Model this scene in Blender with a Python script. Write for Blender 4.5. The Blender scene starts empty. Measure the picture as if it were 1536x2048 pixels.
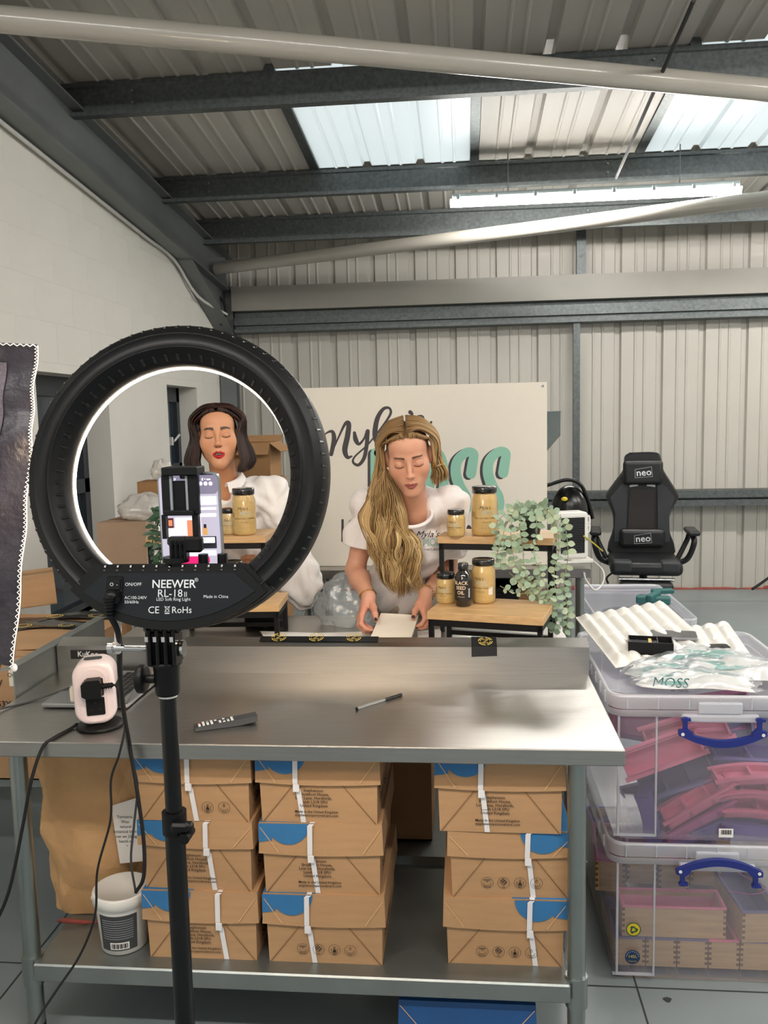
import bpy, bmesh, math, random
import numpy as np
from mathutils import Vector, Matrix, Euler
R = math.radians
SC = bpy.context.scene
COL = SC.collection
# ---------------------------------------------------------------- camera
CAM_H, FPX = 1.66, 1700.0
CAM_YAW, CAM_PITCH, CAM_ROLL = R(5.4), R(6.35), R(-1.28)
CAM_ROT = Matrix.Rotation(CAM_YAW, 3, 'Z') @ Matrix.Rotation(math.pi/2 - CAM_PITCH, 3, 'X') @ Matrix.Rotation(CAM_ROLL, 3, 'Z')
_cd = bpy.data.cameras.new('camera'); _cd.sensor_fit = 'VERTICAL'; _cd.sensor_height = 36.0; _cd.lens = 36.0*FPX/2048.0; _cd.clip_start = .02
_co = bpy.data.objects.new('camera', _cd); COL.objects.link(_co)
_co.matrix_world = Matrix.Translation((0, 0, CAM_H)) @ CAM_ROT.to_4x4(); SC.camera = _co
# ---------------------------------------------------------------- daylight, exposure
_w = bpy.data.worlds.new('sky'); SC.world = _w; _w.use_nodes = True
_w.node_tree.nodes['Background'].inputs[0].default_value = (.97, .985, 1.0, 1); _w.node_tree.nodes['Background'].inputs[1].default_value = .5
_sd = bpy.data.lights.new('sun', 'SUN'); _sd.energy = 1.9; _sd.angle = R(12); _sd.color = (1, .98, .95)
_so = bpy.data.objects.new('sun', _sd); COL.objects.link(_so); _so.rotation_euler = (R(-14), R(-10), 0); _so.location = (1, 4, 8)
SC.view_settings.view_transform = 'Standard'; SC.view_settings.look = 'None'; SC.view_settings.gamma = 1.0
SC.view_settings.use_curve_mapping = False; SC.view_settings.exposure = 0.36
# ---------------------------------------------------------------- helpers
def ray(x, y): return CAM_ROT @ Vector(((x-768)/FPX, -(y-1024)/FPX, -1.0))
def atZ(x, y, z): r = ray(x, y); return Vector((0, 0, CAM_H)) + r*((z-CAM_H)/r.z)     # a photo pixel on the level z
def atY(x, y, Y): r = ray(x, y); return Vector((0, 0, CAM_H)) + r*(Y/r.y)             # a photo pixel at the depth Y
def atX(x, y, X): r = ray(x, y); return Vector((0, 0, CAM_H)) + r*(X/r.x)
def hexc(h):
    h = h.lstrip('#'); return tuple((v/12.92 if v <= .04045 else ((v+.055)/1.055)**2.4) for v in (int(h[i:i+2], 16)/255 for i in (0, 2, 4)))
MATS = {}
def mat(name, col=None, rough=.5, metal=0., noise=0., nscale=20., bump=0., bscale=60., emit=None, estr=0., coat=0., stretch=None, spec=None, sheen=0., sss=0., attr=None, aniso=0.):
    if name in MATS: return MATS[name]
    m = bpy.data.materials.new(name); m.use_nodes = True; nt = m.node_tree; b = nt.nodes['Principled BSDF']
    c = hexc(col) if isinstance(col, str) else (col or (.5, .5, .5))
    b.inputs['Base Color'].default_value = (*c, 1); b.inputs['Roughness'].default_value = rough; b.inputs['Metallic'].default_value = metal
    if coat: b.inputs['Coat Weight'].default_value = coat; b.inputs['Coat Roughness'].default_value = .08
    if spec is not None: b.inputs['Specular IOR Level'].default_value = spec
    if sheen: b.inputs['Sheen Weight'].default_value = sheen
    if sss: b.inputs['Subsurface Weight'].default_value = sss; b.inputs['Subsurface Radius'].default_value = (.012, .005, .003); b.inputs['Subsurface Scale'].default_value = 1
    if aniso: b.inputs['Anisotropic'].default_value = aniso
    if emit: b.inputs['Emission Color'].default_value = (*(hexc(emit) if isinstance(emit, str) else emit), 1); b.inputs['Emission Strength'].default_value = estr
    src = None
    if attr:
        a = nt.nodes.new('ShaderNodeAttribute'); a.attribute_name = attr; src = a.outputs['Color']; nt.links.new(src, b.inputs['Base Color'])
    if noise or bump:
        tc = nt.nodes.new('ShaderNodeTexCoord'); mp = nt.nodes.new('ShaderNodeMapping'); nt.links.new(tc.outputs['Object'], mp.inputs[0])
        if stretch: mp.inputs['Scale'].default_value = stretch
        if noise:
            n = nt.nodes.new('ShaderNodeTexNoise'); n.inputs['Scale'].default_value = nscale; n.inputs['Detail'].default_value = 5; nt.links.new(mp.outputs[0], n.inputs['Vector'])
            cr = nt.nodes.new('ShaderNodeMapRange'); cr.inputs['From Min'].default_value = .3; cr.inputs['From Max'].default_value = .7
            cr.inputs['To Min'].default_value = 1-noise; cr.inputs['To Max'].default_value = 1+noise; nt.links.new(n.outputs['Fac'], cr.inputs[0])
            mx = nt.nodes.new('ShaderNodeMix'); mx.data_type = 'RGBA'; mx.blend_type = 'MULTIPLY'; mx.inputs['Factor'].default_value = 1
            if src is not None: nt.links.new(src, mx.inputs['A'])
            else: mx.inputs['A'].default_value = (*c, 1)
            nt.links.new(cr.outputs[0], mx.inputs['B']); nt.links.new(mx.outputs['Result'], b.inputs['Base Color'])
        if bump:
            n2 = nt.nodes.new('ShaderNodeTexNoise'); n2.inputs['Scale'].default_value = bscale; n2.inputs['Detail'].default_value = 4; nt.links.new(mp.outputs[0], n2.inputs['Vector'])
            bp = nt.nodes.new('ShaderNodeBump'); bp.inputs['Strength'].default_value = bump; bp.inputs['Distance'].default_value = .01; nt.links.new(n2.outputs['Fac'], bp.inputs['Height']); nt.links.new(bp.outputs[0], b.inputs['Normal'])
    MATS[name] = m; return m
def clear_mat(name, col, opacity, rough=.25, gloss=.25, bump=0., bscale=30.):
    """thin clear or frosted plastic: part see-through, part milky, with a gloss"""
    if name in MATS: return MATS[name]
    m = bpy.data.materials.new(name); m.use_nodes = True; nt = m.node_tree; nt.nodes.remove(nt.nodes['Principled BSDF']); out = nt.nodes['Material Output']
    t = nt.nodes.new('ShaderNodeBsdfTransparent'); t.inputs[0].default_value = (.97, .98, 1, 1)
    d = nt.nodes.new('ShaderNodeBsdfDiffuse'); d.inputs[0].default_value = (*hexc(col), 1)
    tl = nt.nodes.new('ShaderNodeBsdfTranslucent'); tl.inputs[0].default_value = (*hexc(col), 1)
    g = nt.nodes.new('ShaderNodeBsdfGlossy'); g.inputs['Roughness'].default_value = rough; g.inputs[0].default_value = (1, 1, 1, 1)
    a = nt.nodes.new('ShaderNodeMixShader'); a.inputs[0].default_value = .35; nt.links.new(d.outputs[0], a.inputs[1]); nt.links.new(tl.outputs[0], a.inputs[2])
    b = nt.nodes.new('ShaderNodeMixShader'); b.inputs[0].default_value = opacity; nt.links.new(t.outputs[0], b.inputs[1]); nt.links.new(a.outputs[0], b.inputs[2])
    fr = nt.nodes.new('ShaderNodeLayerWeight'); fr.inputs[0].default_value = .3; ml = nt.nodes.new('ShaderNodeMath'); ml.operation = 'MULTIPLY_ADD'; ml.inputs[1].default_value = gloss; ml.inputs[2].default_value = gloss*.15
    nt.links.new(fr.outputs['Fresnel'], ml.inputs[0])
    c = nt.nodes.new('ShaderNodeMixShader'); nt.links.new(ml.outputs[0], c.inputs[0]); nt.links.new(b.outputs[0], c.inputs[1]); nt.links.new(g.outputs[0], c.inputs[2]); nt.links.new(c.outputs[0], out.inputs[0])
    if bump:
        tc = nt.nodes.new('ShaderNodeTexCoord'); n2 = nt.nodes.new('ShaderNodeTexNoise'); n2.inputs['Scale'].default_value = bscale; n2.inputs['Detail'].default_value = 3; nt.links.new(tc.outputs['Object'], n2.inputs['Vector'])
        bp = nt.nodes.new('ShaderNodeBump'); bp.inputs['Strength'].default_value = bump; bp.inputs['Distance'].default_value = .02; nt.links.new(n2.outputs['Fac'], bp.inputs['Height'])
        for q in (fr, g, d): nt.links.new(bp.outputs[0], q.inputs['Normal'])
    MATS[name] = m; return m
class B:
    """collects shapes, in world metres, for one mesh"""
    def __init__(s): s.v = []; s.f = []; s.sm = []
    def add(s, vs, fs, M=None, smooth=False):
        o = len(s.v)
        s.v += [tuple(M @ Vector(v)) for v in vs] if M is not None else [tuple(v) for v in vs]
        s.f += [tuple(i+o for i in f) for f in fs]; s.sm += [smooth]*len(fs); return s
    def box(s, lo, hi, M=None, bev=0., seg=1):
        if not bev:
            x0, y0, z0 = lo; x1, y1, z1 = hi
            return s.add([(x0,y0,z0),(x1,y0,z0),(x1,y1,z0),(x0,y1,z0),(x0,y0,z1),(x1,y0,z1),(x1,y1,z1),(x0,y1,z1)], [(0,3,2,1),(4,5,6,7),(0,1,5,4),(1,2,6,5),(2,3,7,6),(3,0,4,7)], M)
        bm = bmesh.new(); bmesh.ops.create_cube(bm, size=1)
        for v in bm.verts: v.co = Vector([(lo[k]+hi[k])/2 + v.co[k]*(hi[k]-lo[k]) for k in range(3)])
        bmesh.ops.bevel(bm, geom=bm.edges[:], offset=bev, segments=seg, affect='EDGES', profile=.5)
        if seg == 1: return s.bm(bm, M, False)
        bm.verts.index_update(); big = sorted((f.calc_area() for f in bm.faces), reverse=True)[min(5, len(bm.faces)-1)]*.99
        vs = [v.co.copy() for v in bm.verts]; fs = [([v.index for v in f.verts], f.calc_area() < big) for f in bm.faces]; bm.free(); o = len(s.v)
        s.v += [tuple(M @ v) if M is not None else tuple(v) for v in vs]; s.f += [tuple(i+o for i in f) for f, _ in fs]; s.sm += [k for _, k in fs]; return s
    def bm(s, bm, M=None, smooth=False):
        bm.verts.index_update(); s.add([v.co.copy() for v in bm.verts], [[v.index for v in f.verts] for f in bm.faces], M, smooth); bm.free(); return s
    def cyl(s, p0, p1, r0, r1=None, n=16, M=None, caps=True, smooth=True):
        r1 = r0 if r1 is None else r1; p0 = Vector(p0); p1 = Vector(p1); d = (p1-p0).normalized(); a = d.orthogonal().normalized(); b = d.cross(a)
        vs = []; 
        for p, r in ((p0, r0), (p1, r1)):
            for i in range(n): t = 2*math.pi*i/n; vs.append(p + (a*math.cos(t)+b*math.sin(t))*r)
        s.add(vs, [(i, (i+1) % n, n+(i+1) % n, n+i) for i in range(n)], M, smooth)
        if caps: s.add(vs, [tuple(range(n-1, -1, -1)), tuple(range(n, 2*n))], M)
        return s
    def tube(s, pts, r, n=8, M=None, caps=True, sub=0, closed=False):
        pts = [Vector(p) for p in pts]
        if sub: pts = crom(pts, sub)
        k = len(pts); rs = r if isinstance(r, (list, tuple)) else [r]*k
        if len(rs) != k: rs = [rs[min(int(i*len(rs)/k), len(rs)-1)] for i in range(k)]
        T = [(pts[min(i+1, k-1)]-pts[max(i-1, 0)]).normalized() for i in range(k)]
        a = T[0].orthogonal().normalized(); vs = []
        for i in range(k):
            a = (a - T[i]*a.dot(T[i])); a = a.normalized() if a.length > 1e-6 else T[i].orthogonal().normalized(); b = T[i].cross(a)
            for j in range(n): t = 2*math.pi*j/n; vs.append(pts[i]+(a*math.cos(t)+b*math.sin(t))*rs[i])
        fs = [(i*n+j, i*n+(j+1) % n, (i+1)*n+(j+1) % n, (i+1)*n+j) for i in range(k-1) for j in range(n)]
        s.add(vs, fs, M, True)
        if caps: s.add(vs[:n], [tuple(range(n-1, -1, -1))], M); s.add(vs[-n:], [tuple(range(n))], M)
        return s
    def lathe(s, prof, c=(0, 0, 0), n=32, M=None, smooth=True, axis='Z'):
        """prof: (radius, height) pairs"""
        vs = []; c = Vector(c); k = len(prof)
        for r, h in prof:
            for i in range(n):
                t = 2*math.pi*i/n; x, y = r*math.cos(t), r*math.sin(t)
                vs.append(c+Vector((x, y, h) if axis == 'Z' else (x, h, y) if axis == 'Y' else (h, x, y)))
        return s.add(vs, [(i*n+j, i*n+(j+1) % n, (i+1)*n+(j+1) % n, (i+1)*n+j) for i in range(k-1) for j in range(n)], M, smooth)
    def prism(s, pts, z0, z1, M=None, smooth=False):
        """outline in x,y pushed from z0 to z1"""
        n = len(pts); vs = [(p[0], p[1], z0) for p in pts]+[(p[0], p[1], z1) for p in pts]
        s.add(vs, [tuple(range(n-1, -1, -1)), tuple(range(n, 2*n))], M); return s.add(vs, [(i, (i+1) % n, n+(i+1) % n, n+i) for i in range(n)], M, smooth)
    def ball(s, c, r, M=None, nu=16, nv=10):
        r = (r, r, r) if isinstance(r, (int, float)) else r; vs = []; c = Vector(c)
        for j in range(nv+1):
            p = math.pi*j/nv
            for i in range(nu): t = 2*math.pi*i/nu; vs.append((c.x+r[0]*math.sin(p)*math.cos(t), c.y+r[1]*math.sin(p)*math.sin(t), c.z+r[2]*math.cos(p)))
        return s.add(vs, [(j*nu+i, (j+1)*nu+i, (j+1)*nu+(i+1) % nu, j*nu+(i+1) % nu) for j in range(nv) for i in range(nu)], M, True)
    def grid(s, fn, nu, nv, M=None, thick=0., smooth=True):
        """a sheet fn(u, v) with u, v in 0..1, optionally with a thickness"""
        P = [Vector(fn(i/nu, j/nv)) for j in range(nv+1) for i in range(nu+1)]; w = nu+1
        fs = [(j*w+i, j*w+i+1, (j+1)*w+i+1, (j+1)*w+i) for j in range(nv) for i in range(nu)]
        if not thick: return s.add(P, fs, M, smooth)
        N = [Vector((0, 0, 0)) for _ in P]
        for f in fs:
            q = (P[f[2]]-P[f[0]]).cross(P[f[3]]-P[f[1]])
            for i in f: N[i] = N[i]+q
        Q = [p-(n.normalized() if n.length > 0 else n)*thick for p, n in zip(P, N)]; k = len(P)
        s.add(P+Q, fs+[tuple(i+k for i in reversed(f)) for f in fs], M, smooth)
        rim = [i for i in range(w)]+[j*w+nu for j in range(1, nv+1)]+[nv*w+i for i in range(nu-1, -1, -1)]+[j*w for j in range(nv-1, 0, -1)]
        return s.add(P+Q, [(rim[(i+1) % len(rim)], rim[i], rim[i]+k, rim[(i+1) % len(rim)]+k) for i in range(len(rim))], M)
def crom(pts, sub):
    """smooth curve through the points"""
    P = [Vector(p) for p in pts]; P = [P[0]*2-P[1]]+P+[P[-1]*2-P[-2]]; out = []
    for i in range(1, len(P)-2):
        for k in range(sub):
            t = k/sub; a, b, c, d = P[i-1], P[i], P[i+1], P[i+2]
            out.append(.5*((2*b)+(c-a)*t+(2*a-5*b+4*c-d)*t*t+(3*b-a-3*c+d)*t**3))
    return out+[P[-2]]
def put(name, b, m, parent=None, kind=None, origin=None):
    """one mesh object from the shapes in b (world metres)"""
    o_ = Vector(parent_loc(parent)) if parent is not None else None
    V = np.array(b.v, dtype=np.float64).reshape(-1, 3)
    if o_ is None:
        o_ = Vector(origin) if origin is not None else Vector(((V[:, 0].min()+V[:, 0].max())/2, (V[:, 1].min()+V[:, 1].max())/2, V[:, 2].min()))
    me = bpy.data.meshes.new(name); me.from_pydata((V-np.array(o_)).tolist(), [], b.f); me.polygons.foreach_set('use_smooth', b.sm); me.update()
    me.materials.append(MATS[m] if isinstance(m, str) else m)
    o = bpy.data.objects.new(name, me); COL.objects.link(o)
    if parent is not None: o.parent = parent
    else: o.location = o_
    if kind: o['kind'] = kind
    return o
def parent_loc(p):
    l = Vector((0, 0, 0))
    while p is not None: l = l + p.location; p = p.parent
    return l
def inst(name, mesh, M, parent):
    """a piece that shares its mesh with others, placed by the world matrix M (parents are never turned)"""
    o = bpy.data.objects.new(name, mesh); COL.objects.link(o); o.parent = parent; o.matrix_basis = Matrix.Translation(-parent_loc(parent)) @ M; return o
def local_mesh(name, b, m):
    me = bpy.data.meshes.new(name); me.from_pydata(b.v, [], b.f); me.polygons.foreach_set('use_smooth', b.sm); me.update(); me.materials.append(MATS[m] if isinstance(m, str) else m); return me
def tag(o, label, cat, group=None):
    o['label'] = label; o['category'] = cat
    if group: o['group'] = group
    return o
def thing(name, label, cat, loc=(0, 0, 0), group=None):
    o = bpy.data.objects.new(name, None); o.empty_display_size = .05; COL.objects.link(o); o.location = loc; return tag(o, label, cat, group)
def frame(o, x, z):
    """matrix with local x along x, local y along z (the up of a print), local z out of the surface"""
    x = Vector(x).normalized(); y = Vector(z); y = (y-x*y.dot(x)).normalized(); n = x.cross(y)
    return Matrix(((x.x, y.x, n.x, o[0]), (x.y, y.y, n.y, o[1]), (x.z, y.z, n.z, o[2]), (0, 0, 0, 1)))
_TX = {}
def text(name, body, size, M, m, parent, align='CENTER', bold=0., shear=0., sx=1., space=1., line=1.):
    key = (body, align, bold, shear, space, line)
    if key not in _TX:
        c = bpy.data.curves.new('t', 'FONT'); c.body = body; c.size = 1; c.align_x = align; c.align_y = 'CENTER'; c.offset = bold; c.shear = shear; c.resolution_u = 2; c.space_character = space; c.space_line = line
        o = bpy.data.objects.new('t', c); COL.objects.link(o); me = bpy.data.meshes.new_from_object(o); _TX[key] = ([tuple(v.co) for v in me.vertices], [tuple(p.vertices) for p in me.polygons])
        bpy.data.objects.remove(o); bpy.data.curves.remove(c); bpy.data.meshes.remove(me)
    v, f = _TX[key]; b = B(); b.add([(p[0]*size*sx, p[1]*size, .0004) for p in v], f, M); return put(name, b, m, parent)
def ribbon(b, pts, M, z=.0004, sub=6, conv=1.):
    """a flat brush stroke: points x, y, width"""
    P = crom([(p[0], p[1], p[2]) for p in pts], sub); n = len(P); L = []; Rr = []
    for i in range(n):
        t = P[min(i+1, n-1)]-P[max(i-1, 0)]; t = Vector((t.x, t.y)); t = t.normalized() if t.length > 1e-9 else Vector((1, 0)); w = P[i].z/2
        L.append((P[i].x-t.y*w, P[i].y+t.x*w, z)); Rr.append((P[i].x+t.y*w, P[i].y-t.x*w, z))
    L = [(p[0], p[1], z+.00012*i/n) for i, p in enumerate(L)]; Rr = [(p[0], p[1], z+.00012*i/n) for i, p in enumerate(Rr)]; b.add(L+Rr, [(i, n+i, n+i+1, i+1) for i in range(n-1)], M)
    for c, zc in ((P[0], z+.00016), (P[-1], z+.0002)):
        k = 10; b.add([(c.x+math.cos(2*math.pi*i/k)*c.z/2, c.y+math.sin(2*math.pi*i/k)*c.z/2, zc) for i in range(k)], [tuple(range(k))], M)
def T3(x=0, y=0, z=0): return Matrix.Translation((x, y, z))
def RZ(a): return Matrix.Rotation(R(a), 4, 'Z')
def RX(a): return Matrix.Rotation(R(a), 4, 'X')
def RY(a): return Matrix.Rotation(R(a), 4, 'Y')
rnd = random.Random(7)
# ---------------------------------------------------------------- materials
mat('white_paint', '#dcdad3', .75, noise=.02, nscale=3, bump=.05, bscale=40)
mat('cladding', '#aeaba3', .45, noise=.03, nscale=2)
mat('roof_liner', '#aeaba4', .5, noise=.04, nscale=2)
mat('galvanised', '#5d6263', .5, .75, noise=.22, nscale=45)
mat('grey_steel', '#6f7374', .5, .3, noise=.08, nscale=4)
mat('brace_paint', '#a8a49b', .25, noise=.03, nscale=3, coat=.3)
mat('block', '#857d73', .9, noise=.15, nscale=12, bump=.3)
mat('conduit', '#c9c8c4', .5)
mat('floor_paint', '#7c8587', .28, noise=.07, nscale=1.6, bump=.03, bscale=9)
mat('joint_dark', '#2e3031', .8)
mat('steel', '#aeaca8', .34, 1., noise=.05, nscale=14, stretch=(.6, 14, 14), bump=.05, bscale=60, aniso=.5)
mat('steel_dull', '#8e9493', .42, .8, noise=.08, nscale=8)
mat('steel_tube', '#9aa19f', .3, .95, noise=.05, nscale=6)
mat('chrome', '#d8d8d8', .15, 1.)
mat('black_plastic', '#060708', .45, spec=.3, noise=.05, nscale=60)
mat('black_gloss', '#060607', .25, spec=.4)
mat('black_soft', '#0c0d0f', .65, spec=.25)
mat('black_metal', '#0c0c0f', .5, spec=.3)
mat('panel_slate', '#12161b', .45, spec=.3)
mat('rubber', '#101113', .75)
mat('print_white', '#d9dcdf', .5); mat('print_grey', '#8b9094', .5); mat('print_black', '#211c19', .7)
mat('card', '#b18c66', .85, noise=.05, nscale=9, bump=.1, bscale=90, stretch=(1, 1, 8))
mat('card_dark', '#97714a', .85, noise=.08, nscale=7)
mat('card_pale', '#ae927a', .85, noise=.05, nscale=7)
mat('crease', '#7a5838', .9); mat('crease_light', '#d6ae80', .9)
mat('blue_print', '#2f6fa3', .7, noise=.04); mat('blue_deep', '#1f4f86', .6, noise=.1, nscale=6)
mat('strap', '#e2e1e4', .4, coat=.2)
mat('kraft', '#c29a6c', .8, noise=.10, nscale=9, bump=.7, bscale=9)
mat('paper', '#e9e6e2', .7); mat('cream_paper', '#e6ddcd', .7, noise=.02)
mat('white_plastic', '#e0ded9', .35, noise=.02); mat('pink_white', '#e9d9dc', .3, noise=.02, coat=.2)
mat('grey_print', '#3a3c3f', .6)
clear_mat('clear_tub', '#d9d6e6', .23, .25, .4); clear_mat('clear_rib', '#e6e8ee', .62, .3, .4); clear_mat('acrylic', '#c9ccd0', .12, .05, .9)
clear_mat('poly_bag', '#cdd6d8', .22, .25, .45, bump=.4, bscale=16); clear_mat('white_bag', '#eeeae4', .8, .3, .5, bump=.4, bscale=20)
mat('blue_handle', '#1c2a78', .35); mat('silicone_pink', '#de7690', .45, noise=.04); mat('silicone_purple', '#64509c', .45, noise=.08)
mat('silicone_slate', '#615a84', .5, noise=.05); mat('silicone_magenta', '#bb5a8c', .45, noise=.05)
mat('pine', '#c9a777', .6, noise=.14, nscale=6, stretch=(1.5, 12, 12))
mat('oak', '#c8a272', .45, noise=.13, nscale=5, stretch=(2, 16, 16), coat=.15)
mat('teal_plastic', '#2f6665', .45); mat('teal_print', '#8fc3ae', .6); mat('teal_fabric', '#7fb9ae', .8)
mat('ink', '#3f3b3f', .6); mat('sign_white', '#e3dccf', .5, noise=.01)
mat('gel', '#c2a266', .25, noise=.08, nscale=30, coat=.9); mat('gel_pale', '#c6ac7a', .25, noise=.08, nscale=30, coat=.9)
mat('lid_black', '#17191b', .2, coat=.6); mat('bottle_black', '#08080a', .08, coat=1.); mat('label_ivory', '#e8cfae', .6)
mat('gold', '#c79b4e', .25, 1.); mat('gold_print', '#c2ab55', .5); mat('tape_black', '#141416', .25, coat=.4)
mat('leaf_grey', '#8ea48b', .6, noise=.18, nscale=8); mat('leaf_pale', '#a9b79a', .6, noise=.15, nscale=8); mat('leaf_dark', '#2c4a33', .45, noise=.2, nscale=8); mat('stem', '#8d8c6a', .7)
mat('pot_black', '#141416', .4)
mat('chair_black', '#121416', .42, noise=.08, nscale=30); mat('chair_grey', '#2b2e31', .6); mat('chair_brown', '#231d1b', .55)
mat('red_seal', '#8c4238', .8, noise=.2); mat('yellow', '#d9c22b', .4); mat('red_plastic', '#c03830', .4); mat('green_dark', '#20523a', .5); mat('navy', '#17365e', .45)
mat('frame_dark', '#2a3138', .4); mat('pane_glass', '#26343f', .06, coat=.5); mat('alu', '#a9abae', .3, .9); mat('keys', '#1a1b1d', .5)
# ================================================================ the setting
XL, YB, XR, YF = -2.28, 8.07, 5.4, -3.2
def roof_z(Y): return 3.60-.087*(Y-4.9)
def at_roof(x, y):
    r = ray(x, y); t = (3.60+.087*4.9-CAM_H)/(r.z+.087*r.y); return Vector((0, 0, CAM_H))+r*t
# floor
b = B(); b.box((XL-.4, YF, -.12), (XR, YB+.15, 0)); floor = put('floor', b, 'floor_paint', kind='structure', origin=(0, 0, 0))
for (p, q) in (((1270, 1975), (1300, 2048)), ((1180, 1972), (1280, 1975)), ((0, 1990), (60, 1930)), ((1536, 1203), (1150, 1203))):
    a, c = atZ(*p, 0), atZ(*q, 0); d = (c-a).normalized()
    if abs(d.x) > abs(d.y): a.y = c.y = (a.y+c.y)/2; d = Vector((1, 0, 0)); a = Vector((XL, a.y, 0)); c = Vector((XR, a.y, 0))
    else: a.x = c.x = (a.x+c.x)/2; a.y, c.y = YF, YB; d = Vector((0, 1, 0))
    n = Vector((-d.y, d.x, 0))*.0025; j = B(); j.add([a+n, a-n, c-n, c+n], [(0, 1, 2, 3)], T3(0, 0, .0012)); put('expansion_joint', j, 'joint_dark', floor)
s = atZ(1335, 2000, 0); b = B(); b.prism([(s.x+math.cos(t)*(.011+.003*math.sin(3*t)), s.y+math.sin(t)*.010) for t in [k*.5236 for k in range(12)]], 0.0003, .002); put('stain', b, 'joint_dark', floor)
# ribbed liner sheets -------------------------------------------------
def rib_profile(n, u):
    out = []
    for k in range(n):
        o = k*u
        out += [(o, .030), (o+.020, .030), (o+.034, 0), (o+u*.38, 0), (o+u*.38+.008, -.008), (o+u*.38+.018, -.008), (o+u*.38+.026, 0), (o+u*.60, 0), (o+u*.60+.008, -.008), (o+u*.60+.018, -.008), (o+u*.60+.026, 0), (o+u-.034, 0), (o+u-.020, .030)]
    return out+[(n*u, .030)]
def sheet(name, prof, f0, f1, m, parent, t=.004):
    """profile swept between two end functions (x, height) -> point, with a thickness"""
    b = B(); k = len(prof)
    P = [f0(x, h) for x, h in prof]+[f1(x, h) for x, h in prof]+[f0(x, h+t) for x, h in prof]+[f1(x, h+t) for x, h in prof]
    fs = [(i, i+1, k+i+1, k+i) for i in range(k-1)]+[(2*k+i+1, 2*k+i, 3*k+i, 3*k+i+1) for i in range(k-1)]
    b.add(P, fs); return put(name, b, m, parent)
ceiling = bpy.data.objects.new('ceiling', None); COL.objects.link(ceiling); ceiling['kind'] = 'structure'; ceiling.location = (0, 3, 3.6)
UR = .385; SW = UR*3
sk1a, sk1b = at_roof(625, 280).x, at_roof(950, 265).x; sk2a = at_roof(1322, 250).x
yP1, yP2, yP3 = 4.90, 6.36, 7.34
x0 = sk1b-SW*math.ceil((sk1b-XL)/SW); k = 0
win_n = 3
clear_mat('skylight', '#f0f7f8', .93, .3, .2)
_sk = MATS['skylight'].node_tree
for _n in _sk.nodes:
    if _n.type == 'MIX_SHADER' and abs(_n.inputs[0].default_value-.35) < 1e-4: _n.inputs[0].default_value = .93
while x0+SW*k < XR:
    xa = x0+SW*k; lit = (k == round((sk1a-x0)/SW)) or abs(xa-sk2a) < SW*.5
    spans = [(YF, yP1, 0), (yP1, yP2, 1), (yP2, YB+.1, 0)] if lit else [(YF, YB+.1, 0)]
    for (ya, yb, sky) in spans:
        f0 = lambda x, h, xa=xa, y=ya: (xa+x, y, roof_z(y)+h); f1 = lambda x, h, xa=xa, y=yb: (xa+x, y, roof_z(y)+h)
        if sky:
            w = sheet('window_%d' % win_n, rib_profile(3, UR), f0, f1, 'skylight', None); w['kind'] = 'structure'; win_n += 1
            for xx in (xa-.03, xa+SW-.03):
                c = B(); c.add([(xx, ya, roof_z(ya)-.012), (xx+.06, ya, roof_z(ya)-.012), (xx+.06, yb, roof_z(yb)-.012), (xx, yb, roof_z(yb)-.012), (xx, ya, roof_z(ya)+.05), (xx+.06, ya, roof_z(ya)+.05), (xx+.06, yb, roof_z(yb)+.05), (xx, yb, roof_z(yb)+.05)],
                    [(0,3,2,1),(4,5,6,7),(0,1,5,4),(1,2,6,5),(2,3,7,6),(3,0,4,7)]); put('rooflight_trim', c, 'galvanised', ceiling)
        else: sheet('roof_sheet', rib_profile(3, UR), f0, f1, 'roof_liner', ceiling)
    k += 1
mat('beam_paint', '#85827b', .45, noise=.05, nscale=3)
# purlins (z sections), rafter, braces
def purlin(Y, zt, h=.205, x0=XL+.02, x1=XR):
    b = B(); t = .012
    prof = [(0, 0), (.055, 0), (.055, -.02), (.058, -.02), (.058, .0+t*.3), (t*.25, t*.3), (t*.25, h), (-.055, h), (-.055, h-.02), (-.058, h-.02), (-.058, h+.003), (0, h+.003)]
    prof = [(0, 0), (-.062, 0), (-.062, .022), (-.058, .022), (-.058, .004), (-.004, .004), (-.004, h*.12), (.004, h*.16), (.004, h*.84), (-.004, h*.88), (-.004, h-.004), (-.004, h), (.060, h), (.060, h-.022), (.056, h-.022), (.056, h-.004), (.012, h-.004), (.012, h*.86), (.012, h*.14), (.004, h*.1)]
    vs = [(x0, Y+p[0], zt-h+p[1]) for p in prof]+[(x1, Y+p[0], zt-h+p[1]) for p in prof]; n = len(prof)
    b.add(vs, [(i, (i+1) % n, n+(i+1) % n, n+i) for i in range(n)]+[tuple(range(n)), tuple(range(2*n-1, n-1, -1))]); o = put('purlin', b, 'galvanised', ceiling)
    for dz in (.30, .62):
        for xb in (x0+.42, x0+3.3): c = B(); c.cyl((xb, Y-.012, zt-h*dz), (xb, Y+.0, zt-h*dz), .007, n=8); put('bolt', c, 'steel_tube', o)
    return o
for Y, h in ((yP1, .20), (yP2, .19), (yP3, .215), (3.45, .2), (2.0, .2)): purlin(Y, roof_z(Y)-.012, h)
b = B(); prof = [(-.075, 0), (.075, 0), (.075, .014), (.006, .014), (.006, .316), (.075, .316), (.075, .33), (-.075, .33), (-.075, .316), (-.006, .316), (-.006, .014), (-.075, .014)]
rb = lambda Y: 3.165-.087*(Y-4.24)
XRF = XL+.085
vs = [(XRF+p[0], YF, rb(YF)+p[1]) for p in prof]+[(XRF+p[0], 8.0, rb(8.0)+p[1]) for p in prof]; n = len(prof)
b.add(vs, [((i+1) % n, i, n+i, n+(i+1) % n) for i in range(n)]+[tuple(range(n)), tuple(range(2*n-1, n-1, -1))]); rafter = put('rafter', b, 'grey_steel', ceiling)
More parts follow.
